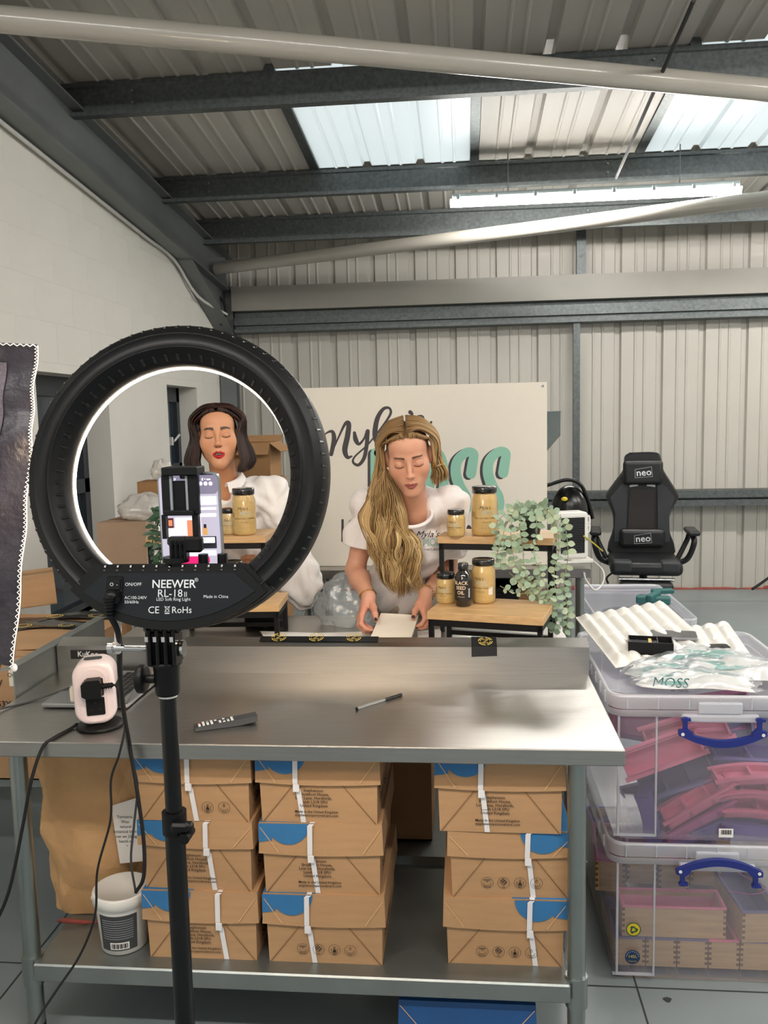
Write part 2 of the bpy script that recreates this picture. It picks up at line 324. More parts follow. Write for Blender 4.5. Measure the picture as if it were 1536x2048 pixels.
b = B(); Ya, Yb_ = 6.75, 7.98
for xx, w in ((XRF, .006),): b.prism([(Ya, rb(Ya)), (Yb_, 2.46), (Yb_, rb(Yb_))], -w, w, Matrix(((0, 0, 1, xx), (1, 0, 0, 0), (0, 1, 0, 0), (0, 0, 0, 1))))
b.add([(XRF-.075, Ya, rb(Ya)), (XRF+.075, Ya, rb(Ya)), (XRF+.075, Yb_, 2.46), (XRF-.075, Yb_, 2.46), (XRF-.075, Ya, rb(Ya)-.014), (XRF+.075, Ya, rb(Ya)-.014), (XRF+.075, Yb_, 2.446), (XRF-.075, Yb_, 2.446)], [(0,3,2,1),(4,5,6,7),(0,1,5,4),(1,2,6,5),(2,3,7,6),(3,0,4,7)])
put('haunch', b, 'grey_steel', rafter)
b = B(); b.box((XRF-.075, 7.92, .0), (XRF+.075, 7.94, 2.9)); b.box((XRF-.075, 8.03, .0), (XRF+.075, 8.05, 2.9)); b.box((XRF-.008, 7.94, 0), (XRF+.008, 8.03, 2.9)); put('column', b, 'grey_steel', ceiling)
def brace(p, q, r):
    p, q = Vector(p), Vector(q); d = (q-p).normalized(); p0 = p-d*((p.x-(XL+.15))/d.x); q1 = q+d*((XR-q.x)/d.x)
    b = B(); b.cyl(p0, q1, r, n=24); o = put('brace_tube', b, 'brace_paint', ceiling); c = B(); c.box((p0.x-.07, p0.y-.012, p0.z-.09), (p0.x+.08, p0.y+.012, p0.z+.09)); put('brace_plate', c, 'grey_steel', o)
brace(atY(0, 38, 3.5), atY(1536, 180, 4.5), .053); brace(atY(437, 537, 7.45), atY(1536, 397, 6.0), .052)
# sag rod over the lamp
a, c = atZ(1388, 0, 3.24), atZ(1232, 356, 3.24); b = B(); b.cyl(a, c, .010, n=8); put('sag_rod', b, 'joint_dark', ceiling)
# back wall -----------------------------------------------------------
wall_back = bpy.data.objects.new('wall_back', None); COL.objects.link(wall_back); wall_back['kind'] = 'structure'; wall_back.location = (0, YB, 0)
UW = .375; x = XL-.05
while x < XR:
    f0 = lambda xx, h, x=x: (x+xx, YB+h, 0); f1 = lambda xx, h, x=x: (x+xx, YB+h, roof_z(YB)+.02); sheet('cladding_sheet', rib_profile(3, UW), f0, f1, 'cladding', wall_back); x += 3*UW
def rail(name, prof, x0, x1, m):
    n = len(prof); vs = [(x0, p[0], p[1]) for p in prof]+[(x1, p[0], p[1]) for p in prof]; b = B(); b.add(vs, [(i, (i+1) % n, n+(i+1) % n, n+i) for i in range(n)]+[tuple(range(n)), tuple(range(2*n-1, n-1, -1))]); return put(name, b, m, wall_back)
Yw = YB-.012
rail('eaves_beam', [(7.80, 2.66), (7.80, 2.875), (Yw, 2.875), (Yw, 2.86), (7.815, 2.86), (7.815, 2.675), (Yw, 2.675), (Yw, 2.66)], XL+.18, XR, 'beam_paint')
rail('sheeting_rail', [(7.86, 2.47), (7.86, 2.50), (7.90, 2.505), (7.90, 2.53), (7.86, 2.535), (7.86, 2.60), (7.90, 2.605), (7.90, 2.655), (Yw, 2.655), (Yw, 2.47)], XL+.18, XR, 'galvanised')
rail('sheeting_rail', [(7.88, .80), (7.88, .855), (7.93, .86), (7.93, .87), (7.88, .875), (7.88, .94), (Yw, .94), (Yw, .80)], XL+.18, XR, 'galvanised')
b = B(); b.box((1.0, 7.90, .94), (1.06, 7.95, 2.47)); put('rail_post', b, 'galvanised', wall_back); b = B(); b.box((1.02, 7.84, 2.875), (1.10, 7.9, roof_z(7.9)-.01)); put('rail_post', b, 'galvanised', wall_back)
b = B()
for i in range(34):
    xx = XL+.3+i*.22+rnd.uniform(-.03, .03); w = rnd.uniform(.12, .16); h = rnd.uniform(.008, .018)+(.02 if i % 2 == 0 and rnd.random() < .5 else 0); b.ball((xx, Yw-.01, h*.3), (w, .018, h), nu=10, nv=6)
put('foam_sealant', b, 'red_seal', wall_back, kind='stuff')
# left wall with two deep window openings ---------------------------------
W1 = (4.42, 5.36, .45, 1.95); W2 = (6.47, 7.22, .45, 1.95)
wall_left = bpy.data.objects.new('wall_left', None); COL.objects.link(wall_left); wall_left['kind'] = 'structure'; wall_left.location = (XL, 2.5, 0)
b = B(); t = .34
def wb(y0, y1, z0, z1): b.box((XL-t, y0, z0), (XL, y1, z1))
wb(YF, W1[0], 0, 2.0); wb(W1[1], W2[0], 0, 2.0); wb(W2[1], YB+.1, 0, 2.0)
for w in (W1, W2): wb(w[0], w[1], 0, w[2]); wb(w[0], w[1], w[3], 2.0)
put('plaster', b, 'white_paint', wall_left)
b = B(); b.box((XL-t, YF, 2.0), (XL-.0022, YB+.1, 4.3)); put('mortar', b, 'white_paint', wall_left)
bl = {}
for nm, L in (('a', .445), ('h', .2225)):
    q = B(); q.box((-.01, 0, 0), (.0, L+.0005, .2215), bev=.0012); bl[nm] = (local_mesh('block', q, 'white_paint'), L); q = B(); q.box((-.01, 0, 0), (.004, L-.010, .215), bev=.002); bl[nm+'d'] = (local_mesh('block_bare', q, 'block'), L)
for r_ in range(8):
    z = 2.003+r_*.225; y = 1.55-(.2225 if r_ % 2 else 0)
    while y < YB-.1:
        ym = y+.22
        if z < roof_z(ym)-.02:
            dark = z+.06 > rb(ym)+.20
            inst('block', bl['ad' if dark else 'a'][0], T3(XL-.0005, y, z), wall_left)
        y += .45
for i, w in enumerate((W1, W2)):
    y0, y1, z0, z1 = w; X = XL-.19; wn = bpy.data.objects.new('window_%d' % (i+1), None); COL.objects.link(wn); wn['kind'] = 'structure'; wn.location = (X, (y0+y1)/2, z0)
    f = B(); fw = .07
    for lo, hi in (((y0, z0), (y0+fw, z1)), ((y1-fw, z0), (y1, z1)), ((y0, z0), (y1, z0+fw)), ((y0, z1-fw-.05), (y1, z1)), ((y0, 1.22), (y1, 1.31))): f.box((X-.04, lo[0], lo[1]), (X+.03, hi[0], hi[1]))
    put('window_frame', f, 'frame_dark', wn)
    for za, zb in ((z0+fw, 1.22), (1.31, z1-fw-.05)): g = B(); g.box((X-.012, y0+fw, za), (X-.004, y1-fw, zb)); put('pane', g, 'pane_glass', wn)
    hd = B(); hz = 1.50; hy = y0+.16 if i == 0 else y1-.22; hd.box((X+.0, hy-.012, hz-.035), (X+.035, hy+.012, hz+.035), bev=.004); hd.cyl((X+.045, hy, hz), (X+.05, hy+.12, hz+.05), .010, n=10); put('window_handle', hd, 'white_plastic', wn)
    sl = B(); sl.box((XL-.3, y0, z0), (XL-.16, y1, z0+.03)); put('window_sill', sl, 'white_paint', wn)
# the room's right wall
b = B(); b.box((XR, YF, 0), (XR+.1, YB+.1, 4.3)); wr = put('wall_right', b, 'white_paint', kind='structure')
# battens: one in view, the rest added out of view to brighten the room -------------------------
mat('lamp_tube', '#ffffff', .4, emit='#fffaf3', estr=80.)
mat('lamp_body', '#8f9a9b', .5)
def batten(p, q, label):
    p, q = Vector(p), Vector(q); d = (q-p).normalized(); L = (q-p).length; M = Matrix(((d.x, -d.y, 0, p.x), (d.y, d.x, 0, p.y), (0, 0, 1, p.z), (0, 0, 0, 1)))
    t = thing('batten_light', label, 'light', (p+q)/2)
    b = B(); b.box((.0, -.05, .034), (L, .05, .072), M, bev=.012, seg=2); put('lamp_housing', b, 'lamp_body', t)
    b = B(); n = 10; pr = [(-.052*math.cos(math.pi*i/n), .032-.045*math.sin(math.pi*i/n)) for i in range(n+1)]
    vs = [(-.015, y*.8, z) for y, z in pr]+[(.015, y, z) for y, z in pr]+[(L-.015, y, z) for y, z in pr]+[(L+.015, y*.8, z) for y, z in pr]; m_ = n+1
    b.add(vs, [(r_*m_+i, (r_+1)*m_+i, (r_+1)*m_+i+1, r_*m_+i+1) for r_ in range(3) for i in range(n)]+[tuple(range(m_)), tuple(range(4*m_-1, 3*m_-1, -1))], M, True); put('diffuser', b, 'lamp_tube', t)
    for i in range(8): c = B(); x = .04+(L-.08)*i/7; c.box((x-.012, -.062, .025), (x+.012, .062, .06), M, bev=.003); put('clip', c, 'lamp_body', t)
    for i in (.2, .8): c = B(); c.cyl(M @ Vector((L*i, 0, .072)), M @ Vector((L*i, 0, roof_z(p.y)-p.z-.02)), .004, n=6); put('suspension_rod', c, 'grey_steel', t)
    return t
batten(atY(905, 411, 6.2), atY(1476, 386, 6.2), 'lit white tube light hanging below the roof, beside the sloping pale brace tube')
for x, y, l in ((-1.2, -.4, 'added fill tube light over the left, behind the viewer'), (1.2, -.4, 'added fill tube light over the right, behind the viewer'), (2.5, 1.9, 'added fill tube light high above the clear storage boxes'), (3.7, 6.2, 'added fill tube light further right in line with the lit one'), (4.0, 3.0, 'added fill tube light near the right wall')): batten((x-.9, y, roof_z(y)-.42), (x+.9, y, roof_z(y)-.42), l)  # unseen tubes, added for top light and a brighter back of the room
# conduit along the rafter and a black cable loop at its foot
pts = [(XL+.03, Y, rb(Y)-.02-(.012 if int(Y*3) % 2 else 0)) for Y in (0, 1, 2, 3, 3.6, 4.3, 4.9, 5.5, 6.1, 6.7)]+[(XL+.05, 7.2, 2.72), (XL+.16, 7.7, 2.62)]
b = B(); b.tube(pts, .012, 8, sub=4); tag(put('conduit', b, 'conduit', origin=pts[0]), 'pale cable conduit clipped under the sloping grey rafter on the white wall', 'conduit')
b = B(); b.tube([atY(438, 593, 7.75), atY(449, 608, 7.75), atY(451, 630, 7.75), atY(441, 650, 7.75)], .013, 8, sub=6); tag(put('cable_loop', b, 'rubber'), 'thick black cable loop at the foot of the rafter in the far corner', 'cable')
# ================================================================ steel prep table and what is under it
TX0, TX1, TY0, TY1, TZ = -1.305, .372, 1.965, 2.552, .87
SZ = .25
tbl = thing('prep_table', 'stainless steel prep table with rear upstand and lower shelf in the foreground', 'table', ((TX0+TX1)/2, (TY0+TY1)/2, 0))
b = B(); b.box((TX0, TY0, TZ-.040), (TX1, TY1+.047, TZ), bev=.0025); put('tabletop', b, 'steel', tbl)
b = B(); pr = [(TY1, TZ-.001), (TY1, .9555), (TY1+.052, .972), (TY1+.052, TZ-.04), (TY1+.048, TZ-.04), (TY1+.048, .966), (TY1+.006, .952), (TY1+.006, TZ-.001)]; n = len(pr)
b.add([(TX0, y, z) for y, z in pr]+[(TX1, y, z) for y, z in pr], [(i, n+i, n+(i+1) % n, (i+1) % n) for i in range(n)]); b.box((TX1-.003, TY1+.001, TZ), (TX1, TY1+.05, .954)); b.box((TX0, TY1+.001, TZ), (TX0+.003, TY1+.05, .954)); up = put('upstand', b, 'steel', tbl)
legs = [(-1.163, 2.03), (.268, 2.03), (-1.163, 2.50), (.268, 2.50)]
for (x, y) in legs:
    b = B(); b.cyl((x, y, .06), (x, y, TZ-.04), .0225, n=20); lg = put('leg', b, 'steel_tube', tbl)
    b = B(); b.cyl((x, y, .0), (x, y, .012), .026, n=14); b.cyl((x, y, .012), (x, y, .06), .019, .024, n=14); put('foot', b, 'rubber', lg)
    b = B(); b.cyl((x, y, SZ-.075), (x, y, SZ+.006), .0275, n=20); put('leg_collar', b, 'steel_tube', lg)
b = B(); b.box((-1.145, 1.995, SZ-.05), (.25, 2.53, SZ), bev=.004); put('lower_shelf', b, 'steel_dull', tbl)
b = B(); b.box((-.44, 2.1, TZ-.09), (-.36, 2.5, TZ-.04)); put('underbrace', b, 'steel_dull', tbl)
# sticker on the upstand
st = atY(140, 1311, TY1-.001); b = B(); M = frame((0, TY1-.0015, 0), (1, 0, 0), (0, 0, 1)); a0, a1 = atY(141, 1300, TY1), atY(212, 1318, TY1)
b.box((a0.x, TY1-.0012, a1.z), (a1.x+.01, TY1, a0.z)); sk = put('maker_sticker', b, 'print_black', up); text('lettering', 'KuKoo', .024, frame(((a0.x+a1.x)/2, TY1-.0014, (a0.z+a1.z)/2+.001), (1, 0, 0), (0, 0, 1)), 'print_white', sk, bold=.02)
# steel edge panel at the left end
b = B(); b.box((TX0-.010, 2.30, .865), (TX0-.006, 2.93, .957)); b.add([(TX0-.035, 2.27, .957), (TX0+.0, 2.29, .957), (TX0+.0, 2.93, .957), (TX0-.035, 2.93, .957), (TX0-.035, 2.27, .961), (TX0, 2.29, .961), (TX0, 2.93, .961), (TX0-.035, 2.93, .961)], [(0,3,2,1),(4,5,6,7),(0,1,5,4),(1,2,6,5),(2,3,7,6),(3,0,4,7)])
tag(put('edge_panel', b, 'steel_dull'), 'narrow grey steel edge panel at the left end of the prep table', 'panel')
# black tapes with gold emblems on the upstand
def tape_strip(name, quad, emblems, label):
    t = thing(name, label, 'tape', quad[0]); b = B(); b.add(quad, [tuple(range(len(quad)))]); put('strip', b, 'tape_black', t)
    for M, s in emblems:
        e = B(); n = 20
        for r0, r1 in ((.030, .026), (.022, .0195)):
            vs = [(r*s*math.cos(2*math.pi*i/n), r*s*math.sin(2*math.pi*i/n), .0004) for r in (r0, r1) for i in range(n)]; e.add(vs, [(i, (i+1) % n, n+(i+1) % n, n+i) for i in range(n) if i % 5], M)
        ribbon(e, [(-.010*s, .010*s, .003*s), (.010*s, .010*s, .003*s)], M, sub=1); ribbon(e, [(.010*s, .010*s, .003*s), (-.010*s, -.010*s, .003*s)], M, sub=1); ribbon(e, [(-.010*s, -.010*s, .003*s), (.010*s, -.010*s, .003*s)], M, sub=1); put('emblem', e, 'gold_print', t)
ax, bx = atY(943, 1300, TY1).x, atY(994, 1300, TY1).x
sl = lambda x, k: (x, TY1+.052*k, .956+.017*k)
tape_strip('tape_strip', [(ax, TY1-.001, .925), (bx, TY1-.001, .928), (bx, TY1-.001, .957), (bx, TY1+.053, .974), (ax, TY1+.053, .974), (ax, TY1-.001, .957)], [(frame(((ax+bx)/2+.004, TY1+.026, .967), (1, 0, 0), (0, .95, .31)), .75)], 'short black tape with gold emblem folded over the right of the upstand')
ax, bx = atY(514, 1280, TY1).x, atY(754, 1280, TY1).x
tape_strip('tape_strip', [(ax, TY1+.024, .9658), (bx, TY1+.024, .9658), (bx, TY1+.0535, .9745), (ax, TY1+.0535, .9745)], [(frame((x, TY1+.046, .9735), (1, 0, 0), (0, .95, .31)), .8) for x in (ax+.06, ax+.18, ax+.30)], 'long black tape with gold emblems along the upstand rim before the women')
# ---------------------------------------------------------------- soap boxes
ICON = None
def icon_mesh(kind):
    b = B(); n = 24; I = Matrix.Identity(4)
    vs = [(r*math.cos(2*math.pi*i/n), r*math.sin(2*math.pi*i/n), .0004) for r in (.0155, .0147) for i in range(n)]; b.add(vs, [(i, (i+1) % n, n+(i+1) % n, n+i) for i in range(n)])
    st_ = lambda pts, w=.0009: ribbon(b, [(x, y, w) for x, y in pts], I, sub=1)
    tray = [(-.009, -.001), (-.0075, -.0075), (.0075, -.0075), (.009, -.001)]
    if kind == 0: st_(tray, .0012); st_([(-.008, .0075), (.008, .0075)], .002); st_([(0, .001), (0, .005)]); st_([(-.002, .003), (0, .005), (.002, .003)])
    if kind == 1:
        for k in (-.004, 0, .004): st_([(-.006+k, k), (k, .006+k)] if 0 else [(k-.004, -.004-k+.004), (k+.004, .004-k+.004)], .0022); 
        st_([(-.008, 0), (0, .008), (.008, 0), (0, -.008), (-.008, 0)])
    if kind == 2: st_([(-.008, .004), (-.008, -.0075), (.008, -.0075), (.008, .004)], .0012); b.box((-.004, -.006, .0003), (.004, -.001, .0005)); b.box((-.002, -.001, .0003), (.002, .003, .0005)); st_([(-.0015, .005), (-.0015, .009)], .0015); st_([(.0015, .005), (.0015, .009)], .0015)
    if kind == 3: st_(tray, .0012); st_([(0, .010), (-.003, .004), (0, .0015), (.003, .004), (0, .010)], .0013)
    return b
def soap_box(x0, x1, y0, z0, h, label, blue='L', strap=.4, prnt='text', rot=0., depth=.40, dz=0., lidh=.42, tilt=0., bm='blue_print', lidm='card', grp='strapped soap boxes on the table shelf'):
    w = x1-x0; t = thing('soap_box', label, 'box', ((x0+x1)/2, y0+depth/2, z0), grp)
    M = T3((x0+x1)/2, y0+depth/2, z0) @ RZ(rot) @ RY(tilt); hw, hd = w/2, depth/2; bw = hw-.012; zl = h*(1-lidh)
    b = B(); b.add([(-bw, -hd+.012, 0), (bw, -hd+.012, 0), (bw, hd-.012, 0), (-bw, hd-.012, 0), (-bw-.004, -hd+.007, h-.006), (bw+.004, -hd+.007, h-.006), (bw+.004, hd-.007, h-.006), (-bw-.004, hd-.007, h-.006)], [(0,3,2,1),(4,5,6,7),(0,1,5,4),(1,2,6,5),(2,3,7,6),(3,0,4,7)], M); put('box_base', b, 'card', t)
    b = B(); lf = lambda x: zl-.006*math.cos(x/hw*1.5)
    q = 8; xs = [-hw+w*i/q for i in range(q+1)]
    for yy, s in ((-hd, 1), (-hd+.004, -1)):
        vs = [(x, yy, lf(x)) for x in xs]+[(x*.985, yy+.004, h) for x in xs]; b.add(vs, [((i, i+1, q+2+i, q+1+i) if s > 0 else (i+1, i, q+1+i, q+2+i)) for i in range(q)], M)
    b.add([(-hw*.985, -hd+.004, h), (hw*.985, -hd+.004, h), (hw*.985, hd-.004, h), (-hw*.985, hd-.004, h)], [(0, 1, 2, 3)], M)
    for s in (-1, 1): b.add([(s*hw, -hd, zl-.001), (s*hw, hd, zl-.001), (s*hw*.985, hd-.004, h), (s*hw*.985, -hd+.004, h)], [(0, 1, 2, 3) if s > 0 else (3, 2, 1, 0)], M)
    b.add([(-hw, hd, zl), (hw, hd, zl), (hw*.985, hd-.004, h), (-hw*.985, hd-.004, h)], [(3, 2, 1, 0)], M); put('lid', b, lidm, t)
    # blue print on the lid's front corner and top
    if blue:
        s = -1 if blue == 'L' else 1; c = B(); F = M @ frame((0, -hd-.05*zl*1.0-.0012, 0), (1, 0, 0), (0, .042, 1)); hh = h-zl; cx = s*(hw-.078)
        c.add([(s*(hw-.001), h-.001, .0002), (s*(hw-.001), h-hh*.62, .0002), (s*(hw-.035), h-hh*.56, .0002), (s*(hw-.035), h-.001, .0002)], [(0, 1, 2, 3) if s < 0 else (3, 2, 1, 0)], F)
        n = 16; rr = min(.055, hh*.93); vs = [(cx+rr*math.cos(math.pi+math.pi*i/n), h-.001+rr*math.sin(math.pi+math.pi*i/n), .0003) for i in range(n+1)]; c.add(vs, [tuple(range(n+1))], F)
        c.add([(s*hw*.98, -hd+.006, h+.0004), (s*(hw-.14), -hd+.006, h+.0004), (s*(hw-.12), -hd+.2, h+.0004), (s*hw*.98, -hd+.3, h+.0004)], [(0, 1, 2, 3) if s > 0 else (3, 2, 1, 0)], M); put('blue_print', c, bm, t)
    # folds
    F = M @ frame((0, -hd+.0105, 0), (1, 0, 0), (0, -.03, 1))
    for s in (-1, 1): c = B(); ribbon(c, [(s*(bw-.004), .002, .0022), (s*.048, zl+.012, .0016)], F, z=.0012, sub=1); put('fold_line', c, 'crease', t)
    F2 = M @ frame((0, -hd-.05*zl-.0016, 0), (1, 0, 0), (0, .042, 1))
    for s in (-1, 1): c = B(); ribbon(c, [(s*(hw-.006), h-.012, .0016), (s*(hw-.052), zl+.004, .0022)], F2, z=.0006, sub=1); put('lid_fold', c, 'crease_light', t)
    # strap
    if strap is not None:
        c = B(); sx = -hw+w*strap; wv = .0065
        pa = [(sx+.006, -hd-.003, h+.001), (sx, -hd-.004, h-.004), (sx-.002, -hd-.003, zl), (sx+.004, -hd+.004, zl-.02), (sx+.014, -hd+.010, .001)]
        vs = [(p[0]-wv, p[1], p[2]) for p in pa]+[(p[0]+wv, p[1], p[2]) for p in pa]; k = len(pa); c.add(vs, [(i, i+k, i+k+1, i+1) for i in range(k-1)], M)
        c.add([(sx+.006-wv, -hd, h+.0015), (sx+.006+wv, -hd, h+.0015), (sx+.006+wv, hd, h+.0015), (sx+.006-wv, hd, h+.0015)], [(0, 1, 2, 3)], M)
        c.box((sx-.001-wv*1.08, -hd-.0035, zl-.022), (sx+.001+wv*1.08, -hd+.004, zl-.004), M); put('strap', c, 'strap', t)
    F = M @ frame((0, -hd+.0095, 0), (1, 0, 0), (0, -.03, 1))
    if prnt == 'text':
        text('address_print', 'Stephenson\nBrookfoot House,\nLow Lane, Horsforth,\nLeeds LS18 5PU\nUnited Kingdom', .0108, F @ T3(-.012, zl*.62, .001), 'print_black', t, bold=.012, line=.95)
        text('origin_print', 'Made in the United Kingdom\nstephensonpersonalcare.com', .0095, F @ T3(-.006, zl*.24, .001), 'print_black', t, bold=.012)
    elif prnt:
        for k in (range(4) if prnt == 'icons' else (2, 3)):
            ic = B(); ib = icon_mesh(k); ic.add(ib.v, ib.f, F @ T3(-.058+k*.0415 if prnt == 'icons' else -.05+k*.043, zl*.36, .001)); o = put('care_icon', ic, 'print_black', t)
            text('care_word', ('Remove', 'Cut', 'Melt', 'Pour')[k], .0052, F @ T3(-.058+k*.0415 if prnt == 'icons' else -.05+k*.043, zl*.36-.0115, .0012), 'print_black', o, bold=.02)
    text('side_print', 'Melt & Pour\nSoap Base', .04, M @ frame((bw+.0025, -.05, zl*.55), (0, 1, 0), (0, 0, 1)), 'print_black', t, bold=.01)
    return t
H = .193; Y0 = 2.035
c1, c2, c3 = (-.855, -.543), (-.533, -.212), (-.066, .252)
soap_box(c1[0], c1[1], Y0, SZ, H, 'strapped soap box with address print, lowest of its stack, beside the white tub', 'L', .66, 'text', rot=0)
soap_box(c1[0]+.002, c1[1]+.0, Y0, SZ+H, H, 'strapped soap box with address print, middle of the stack beside the paper sack', 'L', .60, 'text', rot=-1.5, lidh=.36)
soap_box(c1[0]-.002, c1[1]-.004, Y0-.01, SZ+2*H, H-.004, 'strapped soap box, two round icons, topmost of the stack beside the sack', 'L', .47, 'icons2', rot=.6)
soap_box(c2[0], c2[1], Y0, SZ, H, 'strapped soap box with four round icons, lowest of the centre stack', 'L', .37, 'icons')
soap_box(c2[0]-.004, c2[1]-.004, Y0, SZ+H, H, 'strapped soap box with address print, middle of the centre stack', 'L', .42, 'text', rot=.7)
soap_box(c2[0]-.002, c2[1]-.002, Y0-.005, SZ+2*H, H-.004, 'strapped soap box with address print, topmost of the centre stack', 'L', .33, 'text', rot=-.5)
soap_box(c3[0], c3[1]-.002, Y0+.02, SZ, H-.008, 'strapped soap box with icons and blue right corner, lowest beside the right leg', 'R', .70, 'icons')
soap_box(c3[0]+.008, c3[1]+.008, Y0+.02, SZ+H-.008, H-.012, 'strapped soap box with icons, blue right corner, middle of the right stack', 'R', .64, 'icons', rot=1.5, lidh=.36)
soap_box(c3[0]-.014, c3[1]-.006, Y0+.005, SZ+2*H-.020, H+.012, 'strapped soap box with address print, topmost of the right stack', 'L', .36, 'text', rot=-.6)
soap_box(-.185, .170, 2.03, 0, .165, 'soap box with deep blue lid standing on the floor under the shelf', None, None, None, depth=.24, lidm='blue_deep', grp='soap boxes on the floor')
soap_box(-.20, .16, 2.30, 0, .185, 'plain brown soap box on the floor behind the blue one', None, None, 'icons', depth=.3, grp='soap boxes on the floor')
# ---------------------------------------------------------------- paper sack
s = thing('paper_sack', 'large crumpled brown kraft paper sack on the table shelf', 'sack', (-1.07, 2.35, SZ))
def sack(u, v):
    a = 2*math.pi*u; h = .560*v; rd = lambda x: 1-abs(((x/math.pi) % 2)-1)*2
    k = 1-.07*(1-v)**4; k *= 1-(.08*max(0, (v-.72)/.28)**1.3)
    wob = .007*rd(3*a+7*v+.6*math.sin(5*v))+.006*rd(5*a-11*v+1)+.005*rd(19*v+2*a+.8*math.sin(3*a))+.004*rd(9*a+13*v)+.006*rd(27*v-4*a+2)*max(0, v-.55)*2
    e = .50; cx = math.copysign(abs(math.cos(a))**e, math.cos(a)); cy = math.copysign(abs(math.sin(a))**e, math.sin(a))
    return (-1.072+.008*math.sin(3*v)+(.165*k+wob)*cx, 2.350+(.135*k+wob)*cy-.03*v*v, SZ+.002+h)
b = B(); b.grid(sack, 130, 90, smooth=False); put('bag', b, 'kraft', s)
b = B(); b.grid(lambda u, v: (-1.07+(u-.5)*.30*(1-.45*v), 2.31+(v-.5)*.09+.012*math.sin(9*u), SZ+.545+.03*v*math.sin(3*u)+.012*math.sin(14*u+5*v)), 20, 8, thick=.004); put('folded_top', b, 'kraft', s)
lp = [atY(x, y, 2.196) for x, y in ((222, 1612), (290, 1590), (290, 1722), (240, 1727))]
b = B(); b.add([p+Vector((0, 0, 0)) for p in (lp[3], lp[2], lp[1], lp[0])], [(0, 1, 2, 3)]); lab = put('label', b, 'paper', s)
Fm = frame((lp[0]+lp[1]+lp[2]+lp[3])*.25+Vector((-.012, -.001, 0)), (1, 0, .03), (0.08, 0, 1))
text('label_lines', 'Turmeric\nWax\nnatural\nbotanical blend\nnet wt 25 kg\nbatch no.\n*', .012, Fm, 'print_black', lab, line=1.2)
b = B(); b.tube([(-1.165, 2.18, SZ+.006), (-1.14, 2.17, SZ+.014), (-1.09, 2.175, SZ+.008), (-1.03, 2.18, SZ+.006)], [.003, .007, .006, .003], 8, sub=5); put('stitched_hem', b, 'red_seal', s)
# ---------------------------------------------------------------- white tub
tc = (-.935, 2.10, SZ); t = thing('plastic_tub', 'white round plastic tub with dark barcode label on the table shelf', 'tub', tc)
b = B(); b.lathe([(.0, .001), (.055, .001), (.060, .004), (.0725, .150), (.0725, .152)], tc, 36); put('tub_body', b, 'white_plastic', t)
b = B(); b.lathe([(.0735, .132), (.0775, .134), (.0775, .160), (.0745, .164), (.070, .164), (.069, .160), (.0, .160)], tc, 36); put('lid', b, 'white_plastic', t)
b = B(); b.grid(lambda u, v: (tc[0]+(.0615+.0105*((.02+.09*v)/.15)+.0012)*math.cos(R(-125+u*88)), tc[1]+(.0615+.0105*((.02+.09*v)/.15)+.0012)*math.sin(R(-125+u*88)), SZ+.018+.10*v), 16, 2); lb = put('label', b, 'grey_print', t)
def onlabel(u, v): a = R(-125+u*88); r = .0615+.0105*((.02+.09*v)/.15)+.0017; return (tc[0]+r*math.cos(a), tc[1]+r*math.sin(a), SZ+.018+.10*v)
b = B(); b.grid(lambda u, v: onlabel(.28+.5*u, .04+.2*v), 8, 1); bc = put('barcode_patch', b, 'paper', lb); b = B()
for i in range(14):
    u0 = .31+i*.032; b.add([onlabel(u0, .07), onlabel(u0+.012+.008*(i % 3), .07), onlabel(u0+.012+.008*(i % 3), .21), onlabel(u0, .21)], [(0, 1, 2, 3)], T3(-.0003*0, -.0006, 0))
put('barcode', b, 'print_black', lb)
b = B()
for i in range(9): b.grid(lambda u, v, i=i: onlabel(.1+.8*u, .34+i*.065+.02*v), 8, 1, T3(0, -.0005, 0))
put('label_lines', b, 'print_grey', lb)
b = B(); b.ball((tc[0]-.0775, tc[1]-.01, SZ+.135), (.006, .008, .008)); put('handle_lug', b, 'white_plastic', t)
# ---------------------------------------------------------------- cables falling past the table edge
def cable(name, pts, r, label, m='rubber'): b = B(); b.tube(pts, r, 8, sub=8); return tag(put(name, b, m), label, 'cable')
# ================================================================ ring light on its stand
RC = Vector((-.448, 1.29, 1.578)); RM = T3(*RC) @ RX(-12); PS = 1.33/1700
def RL(px, py, y=0.): return ((px-351)*PS, y, -(py-950)*PS)
rl = thing('ring_light', 'large round black ring light seen from behind on its black stand', 'ring light', (-.478, 1.29, 0))
ro, ri = .2405, .180
b = B(); b.lathe([(ri, .030), (ri, .012), (ri+.003, .004), (ri+.012, -.006), (ri+.020, -.012), (ri+.021, -.0135), (ri+.0225, -.0135), (ri+.023, -.012), (ro-.020, -.014), (ro-.0185, -.0155), (ro-.017, -.0155), (ro-.016, -.0135), (ro-.007, -.009), (ro-.001, .001), (ro, .010), (ro, .030), (ro-.003, .034), (ri+.003, .034), (ri, .030)], (0, 0, 0), 128, RM, axis='Y'); put('ring_housing', b, 'black_plastic', rl)
mat('ring_led', '#ffffff', .5, emit='#ffe2bf', estr=34.); mat('ring_rim', '#ffffff', .5, emit='#fff0e0', estr=3.)
b = B(); b.lathe([(ri+.006, .0345), (ri+.009, .039), (ro-.009, .039), (ro-.006, .0345)], (0, 0, 0), 96, RM, axis='Y'); put('led_diffuser', b, 'ring_led', rl)
b = B(); b.lathe([(ri-.0015, .030), (ri-.003, .034), (ri-.0015, .038), (ri+.003, .040), (ri+.006, .037)], (0, 0, 0), 96, RM, axis='Y'); put('diffuser_lip', b, 'ring_rim', rl)
